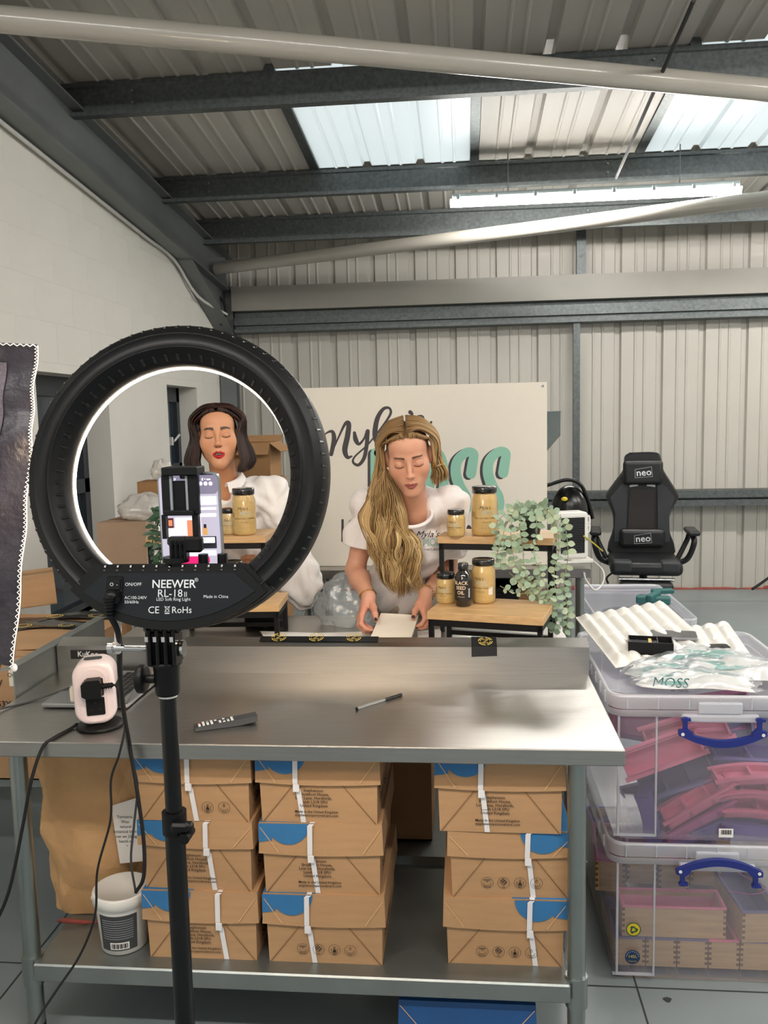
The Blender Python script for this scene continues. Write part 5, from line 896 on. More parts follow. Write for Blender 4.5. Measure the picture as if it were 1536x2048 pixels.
pc = atZ(95, 1218, .885); carton('small_carton', (pc.x-.30, pc.y-.02, .888), (pc.x-.02, pc.y+.20, 1.01), 'small tilted brown carton on top of the large carton', rot=28, m='card', tilt=-3)
# a plain carton behind the sack, under the bench
carton('dark_carton', (-1.2, 2.68, .225), (-.75, 3.2, .70), 'brown carton on the bench shelf behind the paper sack', m='card_dark'); carton('dark_carton', (-.36, 2.75, .225), (-.12, 3.2, .72), 'narrow carton on the bench shelf seen between the stacks', m='card_dark')
# ================================================================ gaming chair
cp = atY(1285, 1040, 6.75); CX, CY = cp.x, 6.75; ch = thing('gaming_chair', 'black high backed gaming chair with footrest before the ribbed wall', 'chair', (CX, CY, 0)); s = 6.9/1700; zc = lambda py: atY(1285, py, CY).z
CM = T3(CX, CY, 0) @ RZ(-7)
def co(px, py): return ((px-1285)*s, zc(py))
ol = [co(*p) for p in ((1262, 906), (1308, 906), (1319, 915), (1324, 940), (1336, 962), (1352, 990), (1350, 1004), (1338, 1030), (1336, 1060), (1342, 1116), (1228, 1116), (1232, 1060), (1230, 1030), (1220, 1004), (1218, 990), (1236, 962), (1250, 940), (1252, 915))]
ol = [(p.x, p.y) for p in crom([Vector((x, z, 0)) for x, z in ol+[ol[0]]], 4)[:-1]]
FB = CM @ frame((0, .10, 0), (1, 0, 0), (0, 0, 1)); n = len(ol); cx_ = sum(p[0] for p in ol)/n; cz_ = sum(p[1] for p in ol)/n
b = B(); rings = [[(cx_+(x-cx_)*k, cz_+(z-cz_)*k, y) for x, z in ol] for k, y in ((.94, -.05), (1, -.03), (1, .02), (.95, .045))]; loft(b, rings, FB, True, True); bk = put('backrest', b, 'chair_black', ch)
def cplate(name, pts, y0, y1, m, par, r=.0): b = B(); b.prism([co(*p) for p in pts][::-1], y0, y1, FB); return put(name, b, m, par)
cplate('centre_panel', ((1262, 980), (1308, 980), (1308, 1068), (1258, 1068)), .040, .052, 'chair_brown', bk)
for s_ in (-1, 1): cplate('side_bolster', [(1285+s_*x, y) for x, y in ((27, 960), (44, 975), (60, 996), (50, 1030), (52, 1085), (30, 1085), (28, 1000))][::s_], .040, .062, 'chair_grey', bk)
b = B(); p = co(1285, 945); b.box((-.15, -.095, 0), (.15, .095, .07), FB @ T3(p[0], p[1], .045), bev=.03, seg=3); hp = put('head_pillow', b, 'chair_black', ch); b = B(); p2 = co(1285, 1077); b.box((-.17, -.075, 0), (.17, .075, .07), FB @ T3(p2[0], p2[1], .045), bev=.03, seg=3); lp_ = put('lumbar_pillow', b, 'chair_black', ch)
for par, p in ((hp, p), (lp_, p2)):
    F = FB @ T3(p[0]+.005, p[1], .1155); text('logo', 'neo', .075, F @ RZ(4), 'print_white', par, bold=.01); b = B(); q_ = [(-.065, -.04), (.065, -.03), (.055, .045), (-.065, .025), (-.065, -.04)]
    for a_, c_ in zip(q_[:-1], q_[1:]): ribbon(b, [(*a_, .004), (*c_, .004)], F, sub=1)
    put('logo_outline', b, 'print_grey', par)
for s_ in (-1, 1): b = B(); p = co(1285+s_*16, 972); b.box((-.032, -.008, 0), (.032, .008, .004), FB @ T3(p[0], p[1], .050) @ RZ(-s_*8)); put('strap_slot', b, 'print_white', bk)
zs = zc(1112); b = B(); b.box((-.26, -.42, zs-.085), (.26, .12, zs+.02), CM, bev=.04, seg=3); st_ = put('seat', b, 'chair_black', ch)
for s_ in (-1, 1): b = B(); b.box((s_*.17-.07, -.425, zs-.06), (s_*.17+.07, -.30, zs+.028), CM, bev=.02, seg=2); put('seat_bolster', b, 'chair_grey', st_)
b = B(); b.box((-.19, -.46, zs-.20), (.19, -.30, zs-.13), CM, bev=.025, seg=3); put('footrest', b, 'chair_black', ch); b = B(); b.cyl(CM @ Vector((-.2, -.40, zs-.11)), CM @ Vector((.2, -.40, zs-.11)), .012, n=10); put('footrest_rail', b, 'chrome', ch)
for s_ in (-1, 1):
    b = B(); b.tube([(s_*.25, -.05, zs-.05), (s_*.33, -.08, zs+.0), (s_*.37, -.12, zs+.13), (s_*.36, -.05, zs+.19)], .022, 10, M=CM, sub=5); b.tube([(s_*.27, .05, zs-.03), (s_*.34, .06, zs+.12), (s_*.35, .02, zs+.18)], .02, 10, M=CM, sub=5); ar = put('armrest_support', b, 'chair_black', ch)
    b = B(); b.box((s_*.36-.045, -.20, zs+.185), (s_*.36+.045, .10, zs+.225), CM, bev=.018, seg=3); put('arm_pad', b, 'chair_black', ch)
b = B(); b.cyl(CM @ Vector((0, -.12, .10)), CM @ Vector((0, -.12, zs-.08)), .03, n=14); put('gas_lift', b, 'black_metal', ch); b = B(); b.tube([(-.22, -.2, zs-.09), (-.28, -.3, zs-.12), (-.27, -.33, zs-.16)], .008, 6, M=CM, sub=3); put('tilt_lever', b, 'black_metal', ch)
for k in range(5):
    a = R(90+72*k); e = Vector((.31*math.cos(a), -.12+.31*math.sin(a), .085)); b = B(); b.tube([(0, -.12, .12), (e.x*.6, -.12+(e.y+.12)*.6, .11), e], [.03, .026, .02], 8, M=CM, sub=2); sp = put('base_spoke', b, 'black_metal', ch)
    b = B(); b.cyl(CM @ (e+Vector((-.012, 0, -.055))), CM @ (e+Vector((.012, 0, -.055))), .03, n=14); put('castor', b, 'rubber', sp)
cable('floor_cable', [atY(1505, 1178, 7.6), atY(1520, 1168, 7.75), atY(1545, 1150, 7.9)], .012, 'dark cable trailing up the ribbed wall at the right edge')
# ================================================================ display risers, jars, plants
def riser(x, y, rot, w, d, z, label, th=.026):
    """x, y: the front left corner; z: top of the board"""
    t = thing('display_riser', label, 'riser', (x+w/2*math.cos(R(rot)), y+d/2, TZ), 'wooden display risers'); M = T3(x, y, TZ) @ RZ(rot); h = z-TZ; k = 4
    for i in range(k): b = B(); b.box((0, d*i/k+.0004, h-th), (w, d*(i+1)/k-.0004, h), M, bev=.0012); put('plank', b, 'oak', t)
    b = B(); s = .016; ht = h-th-.0006
    for yy in (.006, d-.006-s): b.box((.004, yy, ht-.022), (w-.004, yy+s, ht), M); 
    for xx in (.004, w-.004-s): b.box((xx, .006, ht-.022), (xx+s, d-.006, ht), M)
    put('top_rail', b, 'black_metal', t)
    for xx in (.004, w-.004-s):
        for yy in (.006, d-.006-s): b = B(); b.box((xx, yy, 0), (xx+s, yy+s, ht-.022), M); put('leg', b, 'black_metal', t)
    b = B(); b.box((.004+s, d-.006-s, .012), (w-.004-s, d-.006, .012+s), M); put('foot_rail', b, 'black_metal', t); return M
RL1 = riser(-.127, 2.765, -14, .385, .255, 1.017, 'low wooden display riser with black frame at the right of the bench'); RL2 = riser(-.097, 3.065, -10, .415, .215, 1.226, 'tall wooden display riser behind the low one at the right')
a = 0; LX = -.655; riser(LX-.385, 2.885, 3, .385, .22, 1.010, 'low wooden display riser at the left of the bench, behind the ring light'); riser(-.745-.46, 3.10, 2, .46, .215, 1.226, 'tall wooden display riser at the left, before the dark haired woman')
def wrap_text(name, body, size, c, r, ang, z, m, par, **k):
    key_o = text(name, body, size, Matrix.Identity(4), m, par, **k); me = key_o.data; off = parent_loc(par)
    for v in me.vertices:
        p = v.co+off; a = ang+p.x/r; v.co = Vector((c[0]+r*math.sin(a), c[1]-r*math.cos(a), z+p.y))-off
    return key_o
def jar(px, py, z, r, h, label, face=0., m='gel', back=False):
    p = atZ(px, py, z); p.y += r; c = (p.x, p.y, z+.0008); t = thing('jar', label, 'jar', c, 'jars of golden gel'); hl = h*.13 if h > .14 else h*.17; nb = h-hl
    b = B(); b.lathe([(0, .0), (r*.86, 0), (r*.96, .004), (r, .014), (r, nb*.80), (r*.97, nb*.87), (r*.86, nb*.95), (r*.84, nb), (0, nb)], c, 36); put('filled_glass', b, m, t)
    b = B(); b.lathe([(r*.88, nb-.002), (r*.95, nb), (r*.95, h-.006), (r*.92, h-.001), (r*.80, h), (0, h-.002)], c, 36); put('lid', b, 'lid_black', t); z0 = c[2]; R_ = r+.0004; s = r/.05
    wrap_text('script_print', "Myla's", .018*s, c, R_, face-.12, z0+nb*.66, 'print_black', t, shear=.35); wrap_text('name_print', 'MOSS', .027*s, c, R_, face+.14, z0+nb*.53, 'print_pale', t, sx=.75); wrap_text('line_print', '100% NATURAL TURMERIC', .0085*s, c, R_, face+.05, z0+nb*.415, 'print_black', t)
    wrap_text('small_print', 'plant based gel\n- - - - - -', .0058*s, c, R_, face+.05, z0+nb*.31, 'print_black', t); wrap_text('small_print', 'o    o    o    o', .008*s, c, R_, face+.05, z0+nb*.19, 'print_black', t); wrap_text('side_print', 'Ingredients\nNN NNN\nNNNNNN\nNNN NN', .0055*s, c, R_, face-1.15, z0+nb*.5, 'print_black', t)
    if back: b = B(); b.grid(lambda u, v: (c[0]+R_*math.sin(face+.75+.4*u), c[1]-R_*math.cos(face+.75+.4*u), z0+nb*(.24+.2*v)), 6, 1); put('white_sticker', b, 'cream_paper', t)
    return t
mat('print_pale', '#a9b8ac', .5)
zt1, zt2 = 1.017, 1.226
jar(912, 1075, zt2, .033, .098, 'small jar on the tall right riser, left of the big jar', -.35); jar(970, 1073, zt2, .048, .178, 'big jar with black lid on the tall right riser beside the plant', .12)
jar(892, 1209, zt1, .034, .105, 'small jar on the low right riser, left of the black bottle', -.35); jar(968, 1209, zt1, .041, .152, 'big jar on the low right riser, right of the black bottle', -.35, 'gel', True)
jar(455, 1070, zt2, .032, .10, 'small jar on the tall left riser, partly behind the phone', .1, 'gel_pale'); jar(484, 1072, zt2, .045, .178, 'big jar on the tall left riser before the white shirt', .25)
jar(462, 1205, 1.010, .040, .145, 'jar on the low left riser with only its lid showing', .1)
p = atZ(927, 1215, zt1); p.y += .028; c = (p.x, p.y, zt1+.0008); t = thing('oil_bottle', 'glossy black bottle with gold lettering between two jars', 'bottle', c); r = .0285
b = B(); b.lathe([(0, 0), (r*.9, 0), (r, .004), (r, .092), (r*.9, .108), (r*.55, .120), (r*.48, .126), (0, .126)], c, 32); put('bottle_body', b, 'bottle_black', t); b = B(); b.lathe([(r*.55, .124), (r*.62, .126), (r*.62, .145), (r*.52, .147), (0, .147)], c, 24); put('cap', b, 'lid_black', t)
b = B(); b.lathe([(r+.0003, .022), (r+.0003, .088)], c, 32); put('label', b, 'print_black', t)
wrap_text('lettering', 'BLACK\nSEED\nOIL', .0165, c, r+.0008, -.32, zt1+.066, 'label_ivory', t, bold=.015); wrap_text('lettering', 'cold pressed', .005, c, r+.0008, -.3, zt1+.036, 'label_ivory', t); b = B()
for k in range(7): z0 = zt1+.034+k*.0045; b.grid(lambda u, v: (c[0]+(r+.0008)*math.sin(.62+.22*u), c[1]-(r+.0008)*math.cos(.62+.22*u), z0+.0026*v), 3, 1)
put('barcode', b, 'print_white', t, kind='stuff')
# papers on the bench
for k, (q4, l) in enumerate(((((520, 1262), (640, 1266), (640, 1276), (530, 1277)), 'white paper sheet on the bench before the left riser'), (((628, 1266), (770, 1262), (766, 1276), (628, 1277)), 'white paper sheet on the bench under the hands'), (((835, 1262), (882, 1258), (882, 1277), (835, 1277)), 'white paper sheet on the bench beside the right riser'))):
    b = B(); P_ = [atZ(*p, TZ+.002+.0012*k) for p in q4]; b.add([p for p in P_]+[p-Vector((0, 0, .001)) for p in P_], [(3, 2, 1, 0), (4, 5, 6, 7), (0, 1, 5, 4), (1, 2, 6, 5), (2, 3, 7, 6), (3, 0, 4, 7)]); tag(put('paper_sheet', b, 'paper'), l, 'paper', 'loose sheets on the bench')
b = B(); p = atZ(525, 1268, TZ); b.box((p.x-.09, 3.12, TZ+.001), (p.x+.045, 3.28, TZ+.10), bev=.004); t = tag(put('black_box', b, 'black_soft'), 'matt black box on the bench behind the left riser frame', 'box')
# ---------------------------------------------------------------- eucalyptus
def leaf_mesh(name, w, l, m, cup=.15):
    b = B(); n = 5; L = []; 
    for i in range(n+1):
        t_ = i/n; ww = w*math.sin(math.pi*min(1, t_*.92+.06))**.7; L += [(-ww/2, l*t_, cup*ww*.5), (0, l*t_, 0), (ww/2, l*t_, cup*ww*.5)]
    b.add(L, [(3*i+j, 3*i+j+1, 3*i+j+4, 3*i+j+3) for i in range(n) for j in range(2)], None, True); return local_mesh(name, b, m)
def sprig(t, pts, leaves, step, sz, rr, stem_m='stem', pair=True):
    C_ = crom(pts, 8); b = B(); b.tube(C_, .0014, 5); put('stem', b, stem_m, t); acc = 0; k = 0
    for i in range(1, len(C_)):
        acc += (C_[i]-C_[i-1]).length
        if acc < step: continue
        acc = 0; T = (C_[i]-C_[i-1]).normalized(); a = T.cross(Vector((0, -1, .15))); a = a.normalized() if a.length > 1e-3 else Vector((1, 0, 0)); o_ = T.cross(a); ph = rr.uniform(-.9, .9)+(1.57 if k % 2 else 0)*.6; k += 1
        for s in ((-1, 1) if pair else (rr.choice((-1, 1)),)):
            d = (a*s*math.cos(ph)+o_*math.sin(ph)*s*.8+T*rr.uniform(.1, .6)+Vector((0, 0, rr.uniform(-.1, .25)))).normalized(); nrm = (Vector((rr.uniform(-.5, .5), -1, rr.uniform(-.2, .9)))).normalized(); x = d.cross(nrm).normalized(); nz = x.cross(d); sc = sz*rr.uniform(.7, 1.2)
            M = Matrix(((x.x*sc, d.x*sc, nz.x*sc, C_[i].x), (x.y*sc, d.y*sc, nz.y*sc, C_[i].y), (x.z*sc, d.z*sc, nz.z*sc, C_[i].z), (0, 0, 0, 1))); inst('leaf', rr.choice(leaves), M, t)
pp = atZ(1062, 1081, zt2); pp.y += .036; t = thing('eucalyptus_plant', 'trailing grey green eucalyptus in black pot on the tall right riser', 'plant', (pp.x, pp.y, zt2)); c = (pp.x, pp.y, zt2+.0008)
b = B(); b.lathe([(0, 0), (.030, 0), (.031, .002), (.041, .066), (.043, .068), (.043, .074), (.039, .074), (.038, .060), (0, .060)], c, 28); put('pot', b, 'pot_black', t)
lv = [leaf_mesh('leaf_round', .92, 1.0, 'leaf_grey'), leaf_mesh('leaf_oval', .72, 1.05, 'leaf_grey'), leaf_mesh('leaf_light', .85, 1.0, 'leaf_pale')]; rr = random.Random(5); top = Vector((pp.x, pp.y, zt2+.065))
E_ = lambda pts, Y: [top]+[atY(x, y, Y+dy) for (x, y, dy) in pts]
Yh = pp.y-.05
for pts in ([(1052, 1020, .03), (1040, 1050, 0), (1046, 1100, -.03), (1052, 1150, -.05), (1078, 1178, -.05), (1106, 1212, -.05)], [(1040, 1015, .03), (1015, 1045, 0), (1003, 1080, -.03), (992, 1115, -.03)], [(1030, 1020, .02), (1022, 1060, 0), (1024, 1095, -.03), (1034, 1135, -.04), (1060, 1165, -.05), (1098, 1195, -.05)],
            [(1085, 1018, .03), (1112, 1045, 0), (1118, 1100, -.02), (1108, 1150, -.04), (1114, 1210, -.05), (1108, 1262, -.05)], [(1095, 1018, .03), (1128, 1050, .02), (1136, 1110, 0), (1128, 1170, -.02), (1136, 1225, -.03), (1132, 1265, -.04)], [(1068, 1020, .02), (1074, 1060, -.02), (1068, 1105, -.03), (1082, 1150, -.04), (1104, 1195, -.05)], [(1010, 1030, .02), (990, 1060, 0), (1000, 1100, -.02), (1001, 1130, -.02)]): sprig(t, E_(pts, Yh), lv, .018, .0255, rr)
sprig(t, [atY(1018, 1145, Yh-.05), atY(1050, 1172, Yh-.05), atY(1085, 1200, Yh-.05), atY(1112, 1218, Yh-.05)], lv, .018, .024, rr); sprig(t, [atY(1000, 1172, Yh-.05), atY(1030, 1186, Yh-.05), atY(1075, 1192, Yh-.05), atY(1110, 1235, Yh-.06)], lv, .019, .022, rr)
for k in range(9): a = k*2*math.pi/9+.3; q_ = [top, top+Vector((.03*math.cos(a), .025*math.sin(a), .045)), top+Vector((.065*math.cos(a), .04*math.sin(a), .035+.02*math.sin(3*a)))]; sprig(t, q_, lv, .013, .027, rr)
# dark trailing plant at the left
pp = atZ(325, 1088, zt2); t = thing('trailing_plant', 'dark green trailing plant at the left end of the tall left riser', 'plant', (pp.x+.02, pp.y+.06, zt2)); c = (pp.x+.02, pp.y+.06, zt2+.0008); b = B(); b.lathe([(0, 0), (.028, 0), (.036, .06), (.039, .06), (.039, .066), (.034, .066), (.033, .055), (0, .055)], c, 24); put('pot', b, 'pot_black', t)
ld = [leaf_mesh('leaf_dark_oval', .45, 1.1, 'leaf_dark'), leaf_mesh('leaf_dark_wide', .6, 1.0, 'leaf_dark')]; top = Vector((pp.x+.02, pp.y+.06, zt2+.06)); Yq = pp.y-.02
for pts in ([(312, 1030, 0), (306, 1070, -.01), (308, 1120, -.02), (312, 1165, -.02)], [(318, 1025, 0), (316, 1080, -.02), (322, 1130, -.02)], [(326, 1020, 0), (330, 1050, 0), (328, 1090, -.02), (318, 1135, -.02)], [(322, 1015, .02), (318, 1030, 0), (310, 1050, 0), (302, 1100, 0)]): sprig(t, [top]+[atY(x, y, Yq+dy) for x, y, dy in pts], ld, .016, .030, rr, 'leaf_dark')
# ================================================================ the two women: smooth distance fields turned into one skin each
def _a(v): return np.array(v, dtype=np.float64)
class Field:
    """a smooth union of round cones and ellipsoids; f < 0 inside"""
    def __init__(s): s.p = []
    def cone(s, a, b, ra, rb=None, k=.02, op=1): s.p.append(('c', _a(a), _a(b), ra, ra if rb is None else rb, k, op)); return s
    def ell(s, c, r, k=.02, op=1, Rm=None): s.p.append(('e', _a(c), _a(r), None if Rm is None else _a(Rm), 0, k, op)); return s
    def plane(s, c, n, k=.002): s.p.append(('p', _a(c), _a(n)/np.linalg.norm(n), 0, 0, k, -1)); return s
    def chain(s, pts, rs, k=.006):
        for i in range(len(pts)-1): s.cone(pts[i], pts[i+1], rs[i], rs[i+1], k)
        return s
    def d(s, q, P):
        if q[0] == 'c':
            a, b, ra, rb = q[1:5]; ba = b-a; pa = P-a; t = np.clip(pa @ ba/max(ba @ ba, 1e-12), 0, 1); return np.sqrt(((pa-t[..., None]*ba)**2).sum(-1))-(ra+(rb-ra)*t)
        if q[0] == 'e':
            L = P-q[1]; L = L if q[3] is None else L @ q[3]; r = q[2]; k0 = np.sqrt(((L/r)**2).sum(-1)); k1 = np.sqrt(((L/(r*r))**2).sum(-1)); return k0*(k0-1)/np.maximum(k1, 1e-9)
        return (P-q[1]) @ q[2]
    @staticmethod
    def mix(f, g, k, op):
        if op > 0: h = np.clip(.5+.5*(f-g)/k, 0, 1); return f+(g-f)*h-k*h*(1-h)
        g = -g; h = np.clip(.5+.5*(g-f)/k, 0, 1); return f+(g-f)*h+k*h*(1-h)
    def cull(s, P):
        out = []
        for q in s.p:
            b = s.bounds(q); m = .02+q[5]; out.append(None if b is None else np.nonzero(((P > b[0]-m) & (P < b[1]+m)).all(1))[0])
        return out
    def at(s, P, ids):
        f = np.full(len(P), .05)
        for q, i in zip(s.p, ids):
            if i is None: f = s.mix(f, s.d(q, P), max(q[5], 1e-5), q[6])
            elif len(i): f[i] = s.mix(f[i], s.d(q, P[i]), max(q[5], 1e-5), q[6])
        return f
    def bounds(s, q):
        if q[0] == 'c': m = max(q[3], q[4]); return np.minimum(q[1], q[2])-m, np.maximum(q[1], q[2])+m
        if q[0] == 'e': m = q[2].max(); return q[1]-m, q[1]+m
        return None
    def mesh(s, h):
        bs = [s.bounds(q) for q in s.p if q[0] != 'p' and q[6] > 0]; lo = np.min([b[0] for b in bs], 0)-3*h; hi = np.max([b[1] for b in bs], 0)+3*h
        n = np.ceil((hi-lo)/h).astype(int)+1; ax = [lo[i]+h*np.arange(n[i]) for i in range(3)]; F = np.full(n, .2, dtype=np.float32)
        for q in s.p:
            b = s.bounds(q); m = .03+q[5]
            if b is None: i0, i1 = np.zeros(3, int), n
            else: i0 = np.clip(np.floor((b[0]-m-lo)/h).astype(int), 0, n); i1 = np.clip(np.ceil((b[1]+m-lo)/h).astype(int)+1, 0, n)
            sl = tuple(slice(i0[k], i1[k]) for k in range(3)); G = np.stack(np.meshgrid(*[ax[k][sl[k]] for k in range(3)], indexing='ij'), -1); F[sl] = s.mix(F[sl], s.d(q, G), max(q[5], 1e-5), q[6])
        # surface nets
        ins = F < 0; c = np.zeros(n-1, dtype=np.int8)
        for dx in (0, 1):
            for dy in (0, 1):
                for dz in (0, 1): c += ins[dx:n[0]-1+dx, dy:n[1]-1+dy, dz:n[2]-1+dz]
        cell = np.argwhere((c > 0) & (c < 8)); idx = np.full(n-1, -1, dtype=np.int64); idx[tuple(cell.T)] = np.arange(len(cell)); acc = np.zeros((len(cell), 3)); cnt = np.zeros(len(cell))
        cor = [(x, y, z) for x in (0, 1) for y in (0, 1) for z in (0, 1)]
        for i, a in enumerate(cor):
            for b in cor[i+1:]:
                if sum(abs(p-q) for p, q in zip(a, b)) != 1: continue
                fa = F[tuple((cell+a).T)].astype(float); fb = F[tuple((cell+b).T)].astype(float); m = (fa < 0) != (fb < 0); t = np.where(m, fa/np.where(m, fa-fb, 1), 0); acc += np.where(m[:, None], _a(a)+t[:, None]*(_a(b)-_a(a)), 0); cnt += m
        V = lo+h*(cell+acc/np.maximum(cnt, 1)[:, None]); Q = []
        for k in range(3):
            u, v = (k+1) % 3, (k+2) % 3; A = [slice(None)]*3; A[k] = slice(0, n[k]-1); Bq = [slice(None)]*3; Bq[k] = slice(1, n[k]); E_ = np.argwhere(ins[tuple(A)] != ins[tuple(Bq)]); E_ = E_[(E_[:, u] > 0) & (E_[:, v] > 0) & (E_[:, u] < n[u]-1) & (E_[:, v] < n[v]-1)]
            g = lambda du, dv: idx[tuple((E_-np.eye(3, dtype=int)[u]*du-np.eye(3, dtype=int)[v]*dv).T)]
            q = np.stack([g(1, 1), g(0, 1), g(0, 0), g(1, 0)], 1); fl = ins[tuple(E_.T)]; q[~fl] = q[~fl][:, ::-1]; Q.append(q)
        Q = np.concatenate(Q); return V, Q[(Q >= 0).all(1)]
    def project(s, V, it=2):
        e = 4e-4; ids = s.cull(V)
        for _ in range(it):
            f = s.at(V, ids); g = np.stack([(s.at(V+np.eye(3)[i]*e, ids)-f)/e for i in range(3)], -1); V = V-np.clip(f, -.003, .003)[:, None]*g/np.maximum((g*g).sum(-1), .3)[:, None]
        return V
def refine(V, Q, sel):
    """split the faces whose corners are selected in four, keeping the mesh closed"""
    hot = np.array([any(sel[i] for i in q) for q in Q]); keep = [q for q, h_ in zip(Q, hot) if not h_]; do = [q for q, h_ in zip(Q, hot) if h_]
    use = sorted({int(i) for q in do for i in q}); mp = {g: k for k, g in enumerate(use)}; bm = bmesh.new(); vs = [bm.verts.new(V[g]) for g in use]
    for q in do:
        try: bm.faces.new([vs[mp[int(i)]] for i in q])
        except ValueError: pass
    bm.verts.index_update(); ed = [e for e in bm.edges if sel[use[e.verts[0].index]] and sel[use[e.verts[1].index]]]
    bmesh.ops.subdivide_edges(bm, edges=ed, cuts=1, use_grid_fill=True); bm.verts.index_update(); n0, nu = len(V), len(use); tr = lambda i: use[i] if i < nu else n0+i-nu
    V2 = np.concatenate([V, np.array([v.co for v in bm.verts][nu:])]); Q2 = keep+[[tr(v.index) for v in f.verts] for f in bm.faces]; bm.free(); return V2, Q2
def npmesh(name, V, Q, m, parent, col=None):
    o_ = parent_loc(parent); me = bpy.data.meshes.new(name); me.from_pydata((V-_a(o_)).tolist(), [], [list(map(int, q)) for q in Q]); me.polygons.foreach_set('use_smooth', [True]*len(me.polygons)); me.materials.append(MATS[m] if isinstance(m, str) else m)
    if col is not None: at = me.color_attributes.new('col', 'FLOAT_COLOR', 'POINT'); at.data.foreach_set('color', np.concatenate([col, np.ones((len(col), 1))], 1).astype(np.float32).ravel())
    me.update(); o = bpy.data.objects.new(name, me); COL.objects.link(o); o.parent = parent; return o
mat('skin', '#c98a68', .48, attr='col', sss=.10, bump=.04, bscale=400); mat('hair', '#6b4a30', .45, attr='col', spec=.35)
mat('tee_white', '#e9e2e0', .85, bump=.55, bscale=13); mat('shirt_white', '#ece7e4', .8, bump=.7, bscale=11); mat('trouser_beige', '#a99f8e', .85, bump=.2, bscale=30); mat('trouser_black', '#25252a', .85)
def head_prims(f, c, Rm, sc, ear=True, open_mouth=False, lip=1.):
    c = _a(c); Rm = _a(Rm); W = lambda p: c+Rm @ (_a(p)*sc)
    def E(p, r, k=.02, op=1): f.ell(W(p), _a(r)*sc, k*sc, op, Rm)
    def C_(a, b, ra, rb=None, k=.02, op=1): f.cone(W(a), W(b), ra*sc, (ra if rb is None else rb)*sc, k*sc, op)
    E((0, .018, .035), (.072, .092, .082), .01); E((0, -.014, -.028), (.059, .070, .080), .03); E((0, -.042, .058), (.055, .044, .045), .03)
    for s in (-1, 1): C_((s*.042, .004, -.046), (s*.009, -.060, -.096), .022, .018, .032); E((s*.040, -.050, -.020), (.025, .024, .028), .034)
    E((0, -.069, -.100), (.017, .015, .015), .02); C_((-.030, -.0735, .027), (.030, -.0735, .027), .0095, None, .018); E((0, -.066, -.061), (.032, .024, .026), .02)
    for s in (-1, 1): E((s*.032, -.103, .009), (.021, .020, .014), .012, -1); E((s*.0315, -.0735, .006), (.0155, .0145, .0135), .006)
    C_((0, -.080, .024), (0, -.103, -.026), .0070, .0090, .011); E((0, -.1055, -.0285), (.0092, .009, .0085), .006)
    for s in (-1, 1): E((s*.0106, -.0955, -.0322), (.0068, .009, .0066), .006); E((s*.0062, -.1035, -.0400), (.0034, .0045, .0030), .003, -1)
    lo = .0055 if open_mouth else 0
    for s in (-1, 1): C_((s*.021, -.0805, -.0655), (s*.006, -.0915, -.0600), .0026, .0046*lip, .005); C_((s*.006, -.0915, -.0600), (0, -.0915, -.0612), .0046*lip, .0042*lip, .004); C_((s*.020, -.0805, -.0665-lo*.4), (s*.004, -.0900, -.0712-lo), .003, .0058*lip, .005)
    if open_mouth: E((0, -.095, -.0672), (.013, .016, .0042), .003, -1)
    if ear:
        for s in (-1, 1): E((s*.075, .014, -.004), (.010, .018, .030), .010)
    return W
